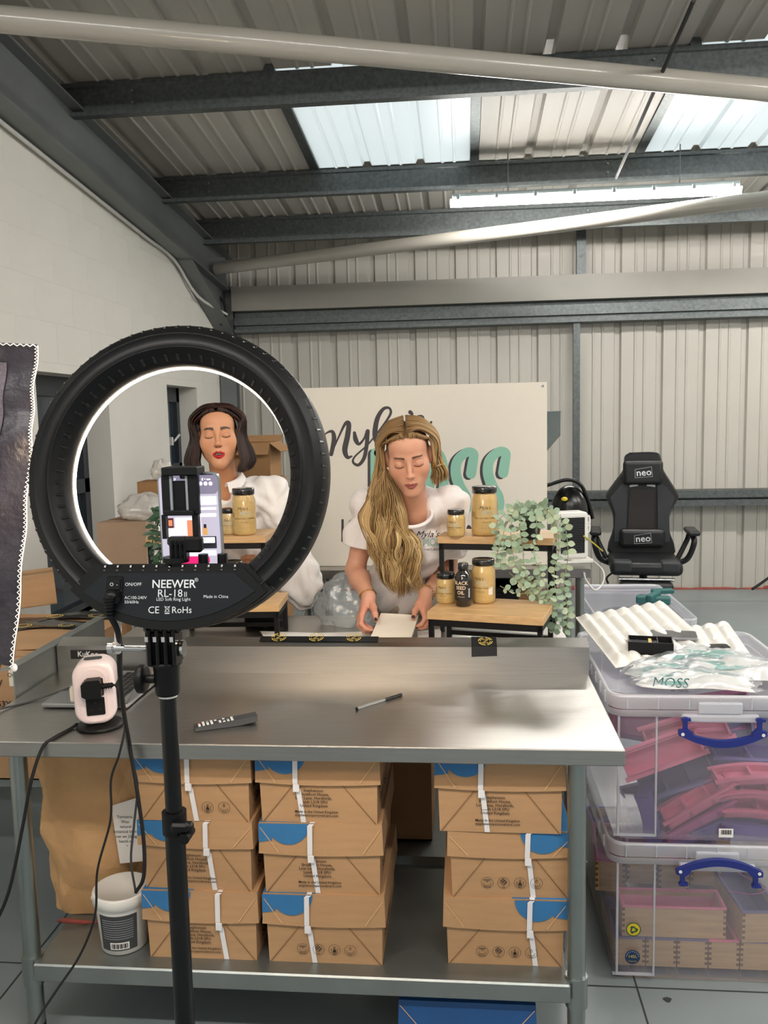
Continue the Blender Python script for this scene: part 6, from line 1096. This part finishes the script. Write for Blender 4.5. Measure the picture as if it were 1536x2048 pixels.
def face_colours(V, col, c, Rm, sc, skin, lips, brow, lid, open_mouth=False, hair_root=None, closed=1., bth=.0044):
    L = ((V-_a(c)) @ _a(Rm))/sc; x, y, z = L.T; ax = np.abs(x); front = (y < -.03) & (np.abs(z) < .14) & (ax < .09)
    def blend(w, cc): w = np.clip(w, 0, 1)[:, None]; col[:] = col*(1-w)+_a(cc)*w
    g = lambda cx, cz, rx, rz: np.exp(-(((ax-cx)/rx)**2+((z-cz)/rz)**2))*front
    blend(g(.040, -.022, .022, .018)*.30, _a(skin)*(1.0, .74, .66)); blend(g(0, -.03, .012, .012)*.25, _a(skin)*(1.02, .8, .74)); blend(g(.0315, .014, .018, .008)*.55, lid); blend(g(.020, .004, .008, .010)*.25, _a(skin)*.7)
    # lips; the shade in their parting line is put into the colour
    lo = .0055 if open_mouth else 0
    up = (z > -.0655) & (z < -.0555-.0030*np.abs(ax-.0065)/.004*(ax < .0065)*.6-.42*np.maximum(ax-.0065, 0)); dn = (z <= -.0655) & (z > -.0785-lo+.012*(ax/.0215)**2*1.0)
    m = front & (ax < .0225) & (up | dn) & (y < -.072); blend(m*1., lips)
    q = ax/.0215
    if open_mouth: blend(front*(np.clip(1.15-((ax/.0145)**2+((z+.0672)/.0046)**2), 0, .25)*4), (.06, .012, .012)); blend(front*(ax < .0105)*(np.abs(z+.0662) < .0026)*1., (.72, .66, .58))
    else: blend(front*(ax < .0215)*np.clip(1.3-np.abs(z+.0655-.0012*np.cos(ax*300))/.0011, 0, 1)*.75, _a(lips)*.30)
    # brows, lashes; lid crease and nostrils get their shade from the colour
    t = (ax-.014)/.034; zb = .0285+.0055*np.sin(np.clip(t, 0, 1)*2.3)-.004*np.clip(t, 0, 1); th = bth*(1-.5*np.clip(t, 0, 1)); blend(front*(t > -.03)*(t < 1.)*np.clip(1.8-1.3*np.abs(z-zb)/th, 0, 1)*.95, brow)
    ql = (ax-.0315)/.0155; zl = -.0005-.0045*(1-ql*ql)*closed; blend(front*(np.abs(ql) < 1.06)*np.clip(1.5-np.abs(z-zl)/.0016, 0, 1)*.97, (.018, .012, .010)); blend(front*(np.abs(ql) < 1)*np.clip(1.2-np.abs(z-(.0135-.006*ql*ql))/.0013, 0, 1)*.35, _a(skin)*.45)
    blend(front*np.exp(-(((ax-.0062)/.0036)**2+((z+.0405)/.0026)**2))*.9, (.05, .015, .01))
    if hair_root is not None:
        hl = .094-.45*np.maximum(ax-.02, 0)-.9*np.maximum(ax-.055, 0); sc_ = ((z > hl) | ((y > .012) & (z > -.07)) | ((ax > .058) & (z > .0) & (y > -.035))) & (np.sqrt(x*x+y*y+z*z) < .16) & ~((ax > .066) & (y < .035) & (z < .03)); blend(sc_*1., hair_root)
    return L
def drape(V, Q, amp, seed, fr=1.):
    """soft folds in cloth, along the vertex normals"""
    r = np.random.RandomState(seed); me = np.zeros_like(V); Qa = np.array(Q); nrm = np.cross(V[Qa[:, 2]]-V[Qa[:, 0]], V[Qa[:, 3]]-V[Qa[:, 1]])
    for k in range(4): np.add.at(me, Qa[:, k], nrm)
    me /= np.maximum(np.linalg.norm(me, axis=1), 1e-9)[:, None]; w = np.zeros(len(V))
    for k in range(7):
        d = r.normal(size=3); d /= np.linalg.norm(d); wl = r.uniform(.05, .16)/fr; ph = r.uniform(0, 6.28); w += np.abs(np.sin((V @ d)/wl*3.14+ph+1.2*np.sin((V @ r.normal(size=3))*14)))**1.5-.4
    return V+me*(w*amp/7)[:, None]
def locks(name, paths, radii, cols, parent, n=4, sub=4):
    """hair: many thin tapering locks in one mesh"""
    VV, FF, CC = [], [], []; o = 0
    for pth, rad, cc in zip(paths, radii, cols):
        P = _a(crom([Vector(p) for p in pth], sub)); k = len(P); T = np.gradient(P, axis=0); T /= np.maximum(np.linalg.norm(T, axis=1), 1e-9)[:, None]; a = np.cross(T, (.2, 1, .1)); a /= np.maximum(np.linalg.norm(a, axis=1), 1e-9)[:, None]; b = np.cross(T, a); t = np.linspace(0, 1, k); rr_ = rad*np.minimum(1, np.minimum(.3+t*9, (1.0-t)*3.5+.12))
        th = np.arange(n)*2*math.pi/n; V = P[:, None]+rr_[:, None, None]*(a[:, None]*np.cos(th)[None, :, None]*1.25+b[:, None]*np.sin(th)[None, :, None]*.75); VV.append(V.reshape(-1, 3)); i, j = np.meshgrid(np.arange(k-1), np.arange(n), indexing='ij'); FF.append(np.stack([i*n+j, i*n+(j+1) % n, (i+1)*n+(j+1) % n, (i+1)*n+j], -1).reshape(-1, 4)+o); o += k*n
        c0, c1 = _a(cc[0]), _a(cc[1]); CC.append(np.repeat(c0+(c1-c0)*np.clip(t*1.6, 0, 1)[:, None], n, 0))
    return npmesh(name, np.concatenate(VV), np.concatenate(FF), 'hair', parent, np.concatenate(CC))
def skull(d, off=.0):
    """a point over the scalp in the direction d, off metres above it"""
    d = _a(d); d = d/np.linalg.norm(d); c0 = _a((0, .018, .035)); t = 1/np.sqrt(((d/_a((.074, .094, .084)))**2).sum())
    r = _a((.057, .047, .047)); o = (c0-_a((0, -.042, .058)))/r; e = d/r; A, Bq, C_ = e @ e, 2*(o @ e), o @ o-1; D = Bq*Bq-4*A*C_
    if D > 0: t = max(t, (-Bq+math.sqrt(D))/(2*A))
    return c0+d*(t+.0015+off)
# ---------------------------------------------------------------- woman leaning over the bench
def Pt(x, y, Y): return _a(atY(x, y, Y))
def Rmat(*ms):
    M = Matrix.Identity(3)
    for m in ms: M = M @ m.to_3x3()
    return _a([list(r) for r in M])
w2 = thing('person', 'blonde woman in white T-shirt leaning over the bench, holding a card', 'person', (*Pt(815, 1250, 3.5)[:2], 0))
H2 = Pt(817, 914, 3.00); R2 = Rmat(RZ(3), RY(-5), RX(19)); S2 = 1.04; SK2 = hexc('#cb957a')
f = Field(); W2 = head_prims(f, H2, R2, S2, lip=1.15)
nb2 = Pt(824, 1018, 3.15); sA, sB = Pt(739, 1012, 3.22), Pt(900, 1009, 3.22); ch2 = Pt(816, 1085, 3.25); wa2 = Pt(813, 1165, 3.38); hi2 = Pt(815, 1235, 3.49)
eA, wA = Pt(711, 1140, 3.19), Pt(737, 1194, 3.03); eB, wB = Pt(895, 1150, 3.33), Pt(851, 1188, 3.09)
f.cone(W2((0, .028, -.05)), nb2, .050, .056, .03); f.cone(sA+(.03, .0, 0), sB-(.03, 0, 0), .052, None, .04); f.ell(ch2, (.145, .105, .14), .05); f.ell(wa2, (.125, .090, .12), .05); f.ell(hi2, (.165, .115, .13), .05)
f.cone(nb2-(.02, 0, .02), sA, .045, .046, .03); f.cone(nb2+(.02, 0, -.02), sB, .045, .046, .03)
for s, e, w in ((sA, eA, wA), (sB, eB, wB)): f.cone(s, e, .046, .036, .03); f.cone(e, e+(w-e)*.35, .037, .038, .02); f.cone(e+(w-e)*.35, w, .038, .025, .02)
def leg(f, hip, foot, z1):
    kn = (hip+foot)/2+_a((0, -.03, 0)); f.cone(hip, kn, .085, .058, .03); f.cone(kn, foot, .056, .038, .03); f.cone(foot, foot+_a((0, -.14, -.035)), .034, .026, .02)
for s in (-1, 1): leg(f, hi2+_a((s*.085, 0, -.06)), _a((hi2[0]+s*.10, 3.52, .075)), 0)
def hand(f, w, knuckles, fingers, thumb):
    for k in knuckles: f.cone(w, k, .019, .0105, .012)
    for k, fg in zip(knuckles, fingers): f.chain([k]+fg, [.0095, .0085, .0078, .0062][:len(fg)+1], .005)
    f.chain(thumb, [.017, .0125, .0100, .0085, .0066][:len(thumb)], .008)
kA = [Pt(724, 1229, 2.965), Pt(720, 1232, 2.985), Pt(719, 1234, 3.005), Pt(722, 1234, 3.025)]
fA = [[Pt(722, 1248, 2.94), Pt(732, 1258, 2.935), Pt(744, 1261, 2.94)], [Pt(718, 1251, 2.96), Pt(729, 1262, 2.953), Pt(742, 1264, 2.957)], [Pt(720, 1250, 2.985), Pt(730, 1259, 2.975), Pt(742, 1261, 2.975)], [Pt(726, 1247, 3.005), Pt(735, 1254, 2.995), Pt(744, 1256, 2.992)]]
tA = [wA+(Pt(745, 1212, 3.0)-wA)*.4, Pt(747, 1216, 2.985), Pt(750, 1228, 2.955), Pt(752, 1240, 2.935)]; hand(f, wA, kA, fA, tA)
kB = [Pt(846, 1222, 3.01), Pt(851, 1224, 3.025), Pt(856, 1224, 3.04), Pt(860, 1222, 3.055)]
fB = [[Pt(850, 1238, 2.985), Pt(843, 1249, 2.975), Pt(833, 1253, 2.975)], [Pt(856, 1241, 3.0), Pt(850, 1253, 2.985), Pt(839, 1258, 2.98)], [Pt(860, 1240, 3.02), Pt(855, 1252, 3.005), Pt(845, 1256, 2.998)], [Pt(862, 1236, 3.035), Pt(858, 1247, 3.02), Pt(849, 1251, 3.012)]]
tB = [wB+(Pt(838, 1207, 3.05)-wB)*.4, Pt(836, 1211, 3.035), Pt(830, 1222, 3.0), Pt(827, 1235, 2.975)]; hand(f, wB, kB, fB, tB)
def near(V, c, r): return ((V-_a(c))**2).sum(1) < r*r
V, Q = f.mesh(.0055)
V, Q = refine(V, Q, near(V, H2, .155) | near(V, Pt(735, 1225, 2.99), .11) | near(V, Pt(845, 1225, 3.03), .11)); fr = ((V-H2) @ R2)/S2; V, Q = refine(V, Q, (near(V, H2, .15) & (fr[:, 1] < -.015) & (np.abs(fr[:, 0]) < .07)))
V = f.project(V); col = np.tile(_a(SK2), (len(V), 1))
face_colours(V, col, H2, R2, S2, SK2, hexc('#9a5650'), hexc('#46291a'), _a(SK2)*(.86, .72, .70), hair_root=hexc('#7d5f3c'), closed=.8)
for tip, prev in ((tA[-1], tA[-2]), (tB[-1], tB[-2])): d = tip-prev; d /= np.linalg.norm(d); n = tip+d*.001+_a((0, -.0045, .0045)); m = near(V, n, .0068); col[m] = hexc('#2a0d14')
for fg in fA[:2]+fB[:3]: m = near(V, fg[-1]+_a((0, -.003, -.005)), .0052); col[m] = hexc('#2a0d14')
for c_ in (Pt(735, 1240, 2.98), Pt(848, 1240, 3.02)): w_ = np.clip(1.25-np.sqrt(((V-c_)**2).sum(1))/.085, 0, 1)*(col[:, 0] > .3); col *= 1-w_[:, None]*_a((-.03, .13, .12))
npmesh('body', V, Q, 'skin', w2, col)
# T-shirt
g = Field(); dl = .014
g.cone(sA+(.03, 0, 0), sB-(.03, 0, 0), .058, None, .04); g.ell(ch2, (.145+dl+.004, .105+dl, .14+dl), .05); g.ell(wa2, (.125+dl+.008, .090+dl+.006, .12+dl), .05); g.ell(hi2+(0, 0, .05), (.15, .11, .07), .04); g.cone(nb2-(.02, 0, .02), sA, .05, .050+dl, .03); g.cone(nb2+(.02, 0, -.02), sB, .05, .050+dl, .03)
for s_ in (-1, 1): g.ell(ch2+_a((s_*.062, -.075, -.01)), (.060, .050, .058), .04)
for s, e, w in ((sA, eA, wA), (sB, eB, wB)): d = e-s; g.cone(s, s+d*.66, .053, .062, .03); dn = d/np.linalg.norm(d)
g.ell(nb2+_a((0, -.055, -.012)), (.066, .075, .060), .010, -1); g.cone(nb2, W2((0, .02, -.06)), .058, .06, .012, -1)
V, Q = g.mesh(.006); V = drape(V, Q, .050, 3)
for s, e in ((sA, eA), (sB, eB)):      # straight sleeve hems
    d = (e-s)/np.linalg.norm(e-s); L = np.linalg.norm(e-s); t = (V-s) @ d; rad = np.linalg.norm((V-s)-t[:, None]*d, axis=1); m = (t > L*.64) & (rad < .11) & (V[:, 2] < s[2]-.05); V[m] -= ((t[m]-L*.64)[:, None]*d)*.93
npmesh('t_shirt', V, Q, 'tee_white', w2)
# collar band
ax_ = _a((0, -.55, .83)); u_ = _a((1, 0, 0)); v_ = np.cross(ax_, u_); cen = nb2+_a((0, -.050, .0)); al = [None]*len(g.p); rim = []
for i in range(48):
    t = 2*math.pi*i/48; d = u_*math.cos(t)+v_*math.sin(t); rs = np.linspace(.02, .14, 61); ok = np.nonzero(g.at(cen+rs[:, None]*d-ax_*.015, al) < 0)[0]; r_ = rs[ok[0]] if len(ok) else .075
    q_ = cen+(r_+.004)*d-ax_*.015; hs = np.linspace(0, .09, 46); oh = np.nonzero(g.at(q_+hs[:, None]*ax_, al) > 0)[0]; rim.append(q_+ax_*(hs[oh[0]] if len(oh) else .01))
rim = _a(rim); 
for _ in range(6): rim = (np.roll(rim, 1, 0)+2*rim+np.roll(rim, -1, 0))/4
b = B(); b.tube([tuple(p) for p in rim]+[tuple(rim[0])], .0075, 8, caps=False); put('neckband', b, 'tee_white', w2)
# chest print
pc = Pt(889, 1078, 3.13); n_ = Pt(872, 1080, 3.145); F = frame(Pt(853, 1073, 3.115), (1, .22, -.02), (0, -.25, 1)); text('chest_print', "Myla's", .036, F @ T3(0, .012, .010), 'print_black', w2, shear=.35); F2 = F @ T3(.025, -.020, .010); text('chest_print', 'MOSS', .045, F2, 'teal_fabric', w2, sx=.7, align='CENTER'); text('chest_print', '100% NATURAL', .013, F @ T3(.005, -.048, .012), 'print_black', w2)
# trousers
g = Field(); g.ell(hi2, (.172, .124, .135), .05); g.ell(wa2+(0, .02, -.07), (.140, .106, .07), .05)
for s in (-1, 1): hp = hi2+_a((s*.085, 0, -.06)); ft = _a((hi2[0]+s*.10, 3.52, .10)); kn = (hp+ft)/2+_a((0, -.03, 0)); g.cone(hp, kn, .098, .082, .04); g.cone(kn, ft, .082, .075, .03)
V, Q = g.mesh(.009); V = drape(V, Q, .020, 9, .8); npmesh('trousers', V, Q, 'trouser_beige', w2)
# hair
rr = random.Random(21); paths, radii, cols = [], [], []
bl = [hexc(c) for c in ('#b4925f', '#c9ab78', '#8d6c45', '#a88657', '#d8bd8c', '#6d5234', '#bb9a6a')]; rt_ = [hexc(c) for c in ('#7a5c3a', '#8a6a44', '#6b5033', '#967650')]
def Wl(p): return W2(p)
def lk(Wf, side, q, vol, hairline=False, px_=0.):
    o = rr.uniform(.004, .016)
    if hairline:
        x0 = side*(.003+.052*q); z0 = .080-.42*max(abs(x0)-.022, 0); a, c = x0/.074, (z0-.035)/.084; d0 = (a, -math.sqrt(max(.05, 1-a*a-c*c)), c)
        d0 = (d0[0], d0[1], d0[2]+rr.uniform(-.06, .45)*rr.random()); return [Wf(skull(d0, .0005)), Wf(skull((side*(.16+.46*q), -.72, .66-.20*q), .006+o*.35)), Wf(skull((side*.86, -.46, .22), .010+o*.8)), Wf((side*(.081+o*.5+vol*.5), -.024, -.030))]
    e = R(40+112*q); d0 = (side*(.03+rr.uniform(0, .02))+px_, -math.cos(e), math.sin(e)); y1 = -.62+1.45*q; y2 = -.46+1.4*q; y3 = -.40+1.3*q
    return [Wf(skull(d0, .009+o*.5)), Wf(skull((side*.50, y1*.8-.10, .74), .010+o*.7+vol*.4)), Wf(skull((side*.90, y2, .34), .012+o+vol)), Wf(skull((side*1.0, y3, -.10), .014+o+vol))]
NC = 20
for c_ in range(NC):      # clumps that fall forward over her right shoulder
    j = c_/(NC-1); ph = rr.uniform(0, 6.28); wl = rr.uniform(80, 115); am = rr.uniform(5, 10); tone = rr.sample(bl, 3); dY = rr.uniform(0, .035)+(.02 if j > .7 else 0); end = 1198-30*rr.random()-14*abs(j-.6); q0 = 1-j
    for i in range(56):
        p = lk(W2, -1, rr.random(), 0, True) if rr.random() < .15+.5*j else lk(W2, -1, min(1, max(0, q0*.8+rr.uniform(-.1, .25))), .002); ox, oy = rr.gauss(0, 4.8), rr.gauss(0, .007); pts = []; y = 975
        while y < end-6:
            u = (y-975)/(end-975); bx = np.interp(y, (975, 1030, 1090, 1140, 1198), (750+34*j, 739+66*j, 746+86*j, 762+78*j, 790+42*j)); amp = am*min(1, u*2.2); pts.append(Pt(bx+amp*math.sin(6.283*y/wl+ph)+ox*(1-.55*u), y, 2.985+dY+.07*u+oy+.012*math.cos(6.283*y/wl+ph))); y += 27
        u = 1; pts.append(Pt(790+42*j+am*1.3*math.sin(6.283*end/wl+ph)+ox*.5+rr.uniform(-5, 5), end+rr.uniform(-14, 6), 3.06+dY)); paths.append(p[:4]+pts); radii.append(rr.uniform(.0010, .0020)); cols.append((rr.choice(rt_), rr.choice(tone)))
for i in range(26):      # loose locks at the outside
    p = lk(W2, -1, rr.random()*.8, .002); s_ = rr.uniform(-1, 1); paths.append(p+[Pt(745+rr.uniform(-4, 8), 975, 2.99), Pt(734+10*s_, 1015, 2.99), Pt(728+12*s_, 1046+10*s_, 2.99), Pt(746+12*s_, 1085, 3.0), Pt(752+rr.uniform(-6, 30), 1130+rr.uniform(-20, 40), 3.03)]); radii.append(.0016); cols.append((rr.choice(rt_), rr.choice(bl)))
for i in range(620):      # behind the other ear, flicked out at the ends
    q = rr.random(); h_ = rr.random() < .42; p = lk(W2, 1, q, .006, h_); b_ = rr.uniform(-.006, .008); r_ = rr.random(); paths.append(p+[W2((.080+.030*r_+b_, .006+.05*q, -.045)), W2((.082+.040*r_+b_, .018+.05*q, -.075)), W2((.074+.046*r_+b_*2, .030+.04*q, -.098-.045*rr.random()*(1-.5*r_)))]); radii.append(rr.uniform(.0011, .0022)); cols.append((rr.choice(rt_), rr.choice(bl)))
locks('hair', paths, radii, cols, w2)
for s, p in ((1, (.079, .004, -.036)), (-1, (-.079, .004, -.036))): b = B(); c_ = W2(p); b.tube([c_+_a((.002*s, .009*math.cos(t), .009*math.sin(t)-.006)) for t in [2*math.pi*i/16 for i in range(17)]], .0022, 6); put('earring', b, 'gold', w2)
for w, e, l in ((wA, eA, 'bangle'), (wB, eB, 'chain_bracelet')):
    d = (e-w)/np.linalg.norm(e-w); u_ = np.cross(d, (0, 0, 1.)); u_ /= np.linalg.norm(u_); v_ = np.cross(d, u_); c_ = w+d*.012; b = B()
    if l == 'bangle': b.tube([c_+(u_*math.cos(t)+v_*math.sin(t))*.0295+d*.006*math.sin(t) for t in [2*math.pi*i/28 for i in range(29)]], .0019, 6, caps=False)
    else:
        for i in range(16): t = 2*math.pi*i/16; b.ball(c_+(u_*math.cos(t)+v_*math.sin(t))*.0305, (.0042, .0030, .0036), nu=8, nv=6)
    put(l, b, 'gold', w2)
# the card she holds
A_ = [Pt(762, 1226, 3.035), Pt(837, 1230, 3.02), Pt(821, 1281, 2.86), Pt(738, 1281, 2.87)]; b = B(); dn_ = _a((0, .004, -.010)); b.add([tuple(p) for p in A_]+[tuple(p+dn_) for p in A_], [(3, 2, 1, 0), (4, 5, 6, 7), (0, 1, 5, 4), (1, 2, 6, 5), (2, 3, 7, 6), (3, 0, 4, 7)]); tag(put('blank_card', b, 'cream_paper'), 'blank cream card held flat in both hands by the blonde woman', 'card')
# ---------------------------------------------------------------- woman with the dark bob
w1 = thing('person', 'dark haired woman in open white shirt speaking, seen through the ring light', 'person', (*Pt(448, 1200, 3.52)[:2], 0))
H1 = Pt(437, 876, 3.36); R1 = Rmat(RZ(14), RY(-2), RX(-5)); S1 = 1.045; SK1 = hexc('#cf9570')
f = Field(); W1 = head_prims(f, H1, R1, S1, open_mouth=True)
nb1 = Pt(450, 976, 3.45); sA, sB = Pt(358, 1004, 3.50), Pt(546, 994, 3.50); ch1 = Pt(450, 1090, 3.50); wa1 = Pt(448, 1190, 3.53); hi1 = wa1-_a((0, -.02, .16))
eB, wB = Pt(598, 1160, 3.53), Pt(528, 1128, 3.40); eA, wA = Pt(325, 1170, 3.52), Pt(400, 1125, 3.40)
f.cone(W1((0, .028, -.05)), nb1, .049, .056, .03); f.cone(sA+(.03, 0, 0), sB-(.03, 0, 0), .05, None, .04); f.ell(ch1, (.14, .10, .16), .05); f.ell(wa1, (.125, .09, .13), .05); f.ell(hi1, (.165, .11, .13), .05); f.cone(nb1-(.02, 0, .02), sA, .042, .045, .03); f.cone(nb1+(.02, 0, -.02), sB, .042, .045, .03)
for s, e, w in ((sA, eA, wA), (sB, eB, wB)): f.cone(s, e, .045, .036, .03); f.cone(e, w, .037, .025, .02)
for s in (-1, 1): leg(f, hi1+_a((s*.085, 0, -.06)), _a((hi1[0]+s*.10, 3.58, .075)), 0)
for w, sg_ in ((wA, 1), (wB, -1)):      # hands closed round the jar on the low riser side
    k_ = [w+_a((sg_*.06, -.012-.0*i, .018-.017*i)) for i in range(4)]; fg = [[p+_a((sg_*.028, -.016, -.004)), p+_a((sg_*.045, .004, -.008)), p+_a((sg_*.048, .022, -.010))] for p in k_]; hand(f, w, k_, fg, [w+_a((sg_*.02, -.005, .012)), w+_a((sg_*.04, -.022, .030)), w+_a((sg_*.062, -.034, .034)), w+_a((sg_*.080, -.034, .030))])
V, Q = f.mesh(.0055); V, Q = refine(V, Q, near(V, H1, .155) | near(V, wA, .13) | near(V, wB, .13)); fr = ((V-H1) @ R1)/S1; V, Q = refine(V, Q, near(V, H1, .15) & (fr[:, 1] < -.015) & (np.abs(fr[:, 0]) < .07)); V = f.project(V); col = np.tile(_a(SK1), (len(V), 1))
face_colours(V, col, H1, R1, S1, SK1, hexc('#b3141c'), hexc('#23150f'), _a(SK1)*(.92, .82, .78), open_mouth=True, hair_root=hexc('#2a1813'), closed=1., bth=.0058); npmesh('body', V, Q, 'skin', w1, col)
# loose shirt
g = Field(); g.cone(sA+(.02, 0, .01), sB+(-.02, 0, .01), .062, None, .05); g.ell(ch1, (.175, .125, .185), .05); g.ell(wa1, (.170, .12, .15), .05); g.ell(hi1+(0, 0, .02), (.185, .13, .12), .05); g.cone(nb1-(.02, 0, .025), sA, .052, .062, .03); g.cone(nb1+(.02, 0, -.025), sB, .052, .062, .03)
for s, e, w in ((sA, eA, wA), (sB, eB, wB)): g.cone(s, e, .068, .078, .04); g.cone(e, e+(w-e)*.85, .078, .046, .03); g.ell(e+_a((.012*np.sign(e[0]-s[0]), 0, -.03)), (.075, .08, .085), .04)
g.ell(nb1+_a((.004, -.06, .0)), (.050, .075, .052), .012, -1); g.cone(nb1+_a((.004, -.10, -.02)), ch1+_a((.012, -.14, .03)), .036, .006, .012, -1); g.cone(nb1, W1((0, .02, -.06)), .056, .056, .012, -1)
V, Q = g.mesh(.0065); V = drape(V, Q, .055, 12, .9); npmesh('shirt', V, Q, 'shirt_white', w1)
def collar(u, v):      # stand-up collar folded outwards, open at the front
    a = R(-66+u*(312)) if 0 else R(-90+26+u*308); r0 = .061+.016*v; h_ = .030*math.sin(min(v, .5)*math.pi)-.045*max(0, v-.5); fr_ = max(0, -math.sin(a)); k = .05*fr_*v
    return nb1+_a((math.cos(a)*(r0+.012*v+k*.5), math.sin(a)*(r0+.010)-.010-.02*fr_, .030+h_-.035*fr_*(.6+v)))
b = B(); b.grid(collar, 44, 8, thick=.003); put('collar', b, 'shirt_white', w1)
b = B()
for k in range(3): c_ = ch1+_a((.02+.003*k, -.150+.004*k, -.0-.07*k)); b = B(); b.cyl(c_, c_+_a((0, -.004, 0)), .0055, n=10); put('button', b, 'white_plastic', w1)
g = Field(); g.ell(hi1-_a((0, 0, .01)), (.178, .125, .13), .05)
for s in (-1, 1): hp = hi1+_a((s*.085, 0, -.06)); ft = _a((hi1[0]+s*.10, 3.58, .10)); kn = (hp+ft)/2+_a((0, -.03, 0)); g.cone(hp, kn, .098, .075, .04); g.cone(kn, ft, .075, .06, .03)
V, Q = g.mesh(.01); V = drape(V, Q, .02, 5); npmesh('trousers', V, Q, 'trouser_black', w1)
# bob
paths, radii, cols = [], [], []; br_ = [hexc(c) for c in ('#2c1a15', '#3a221a', '#24150f', '#472a20', '#1d110d')]
for side in (-1, 1):
    for i in range(800):
        q = rr.random(); hl = i % 3 == 0; p = lk(W1, side, q, .012, hl, -side*.06-.04); r_ = rr.random()**.8*(.55 if hl else 1); x_ = .072+.062*r_; f_ = -.044+.05*r_+(0 if hl else .085*q)+rr.uniform(-.006, .006); en = -.120-rr.uniform(0, .022)+.02*r_*r_
        paths.append(p[:3]+[W1((side*(.071+.038*r_), f_*.95+.002, .0)), W1((side*(x_*.93+.004), f_, -.050)), W1((side*(x_+.004), f_-.002, -.090)), W1((side*(x_-.010), f_-.012, en))]); radii.append(rr.uniform(.0014, .0028)); cols.append((rr.choice(br_), rr.choice(br_)))
locks('hair', paths, radii, cols, w1)
for s in (-1, 1): b = B(); c_ = W1((s*.080, .004, -.045)); b.tube([c_, c_+_a((0, -.002, -.010)), c_+_a((0, -.001, -.020))], [.002, .004, .003], 8, sub=3); put('earring', b, 'chrome', w1)
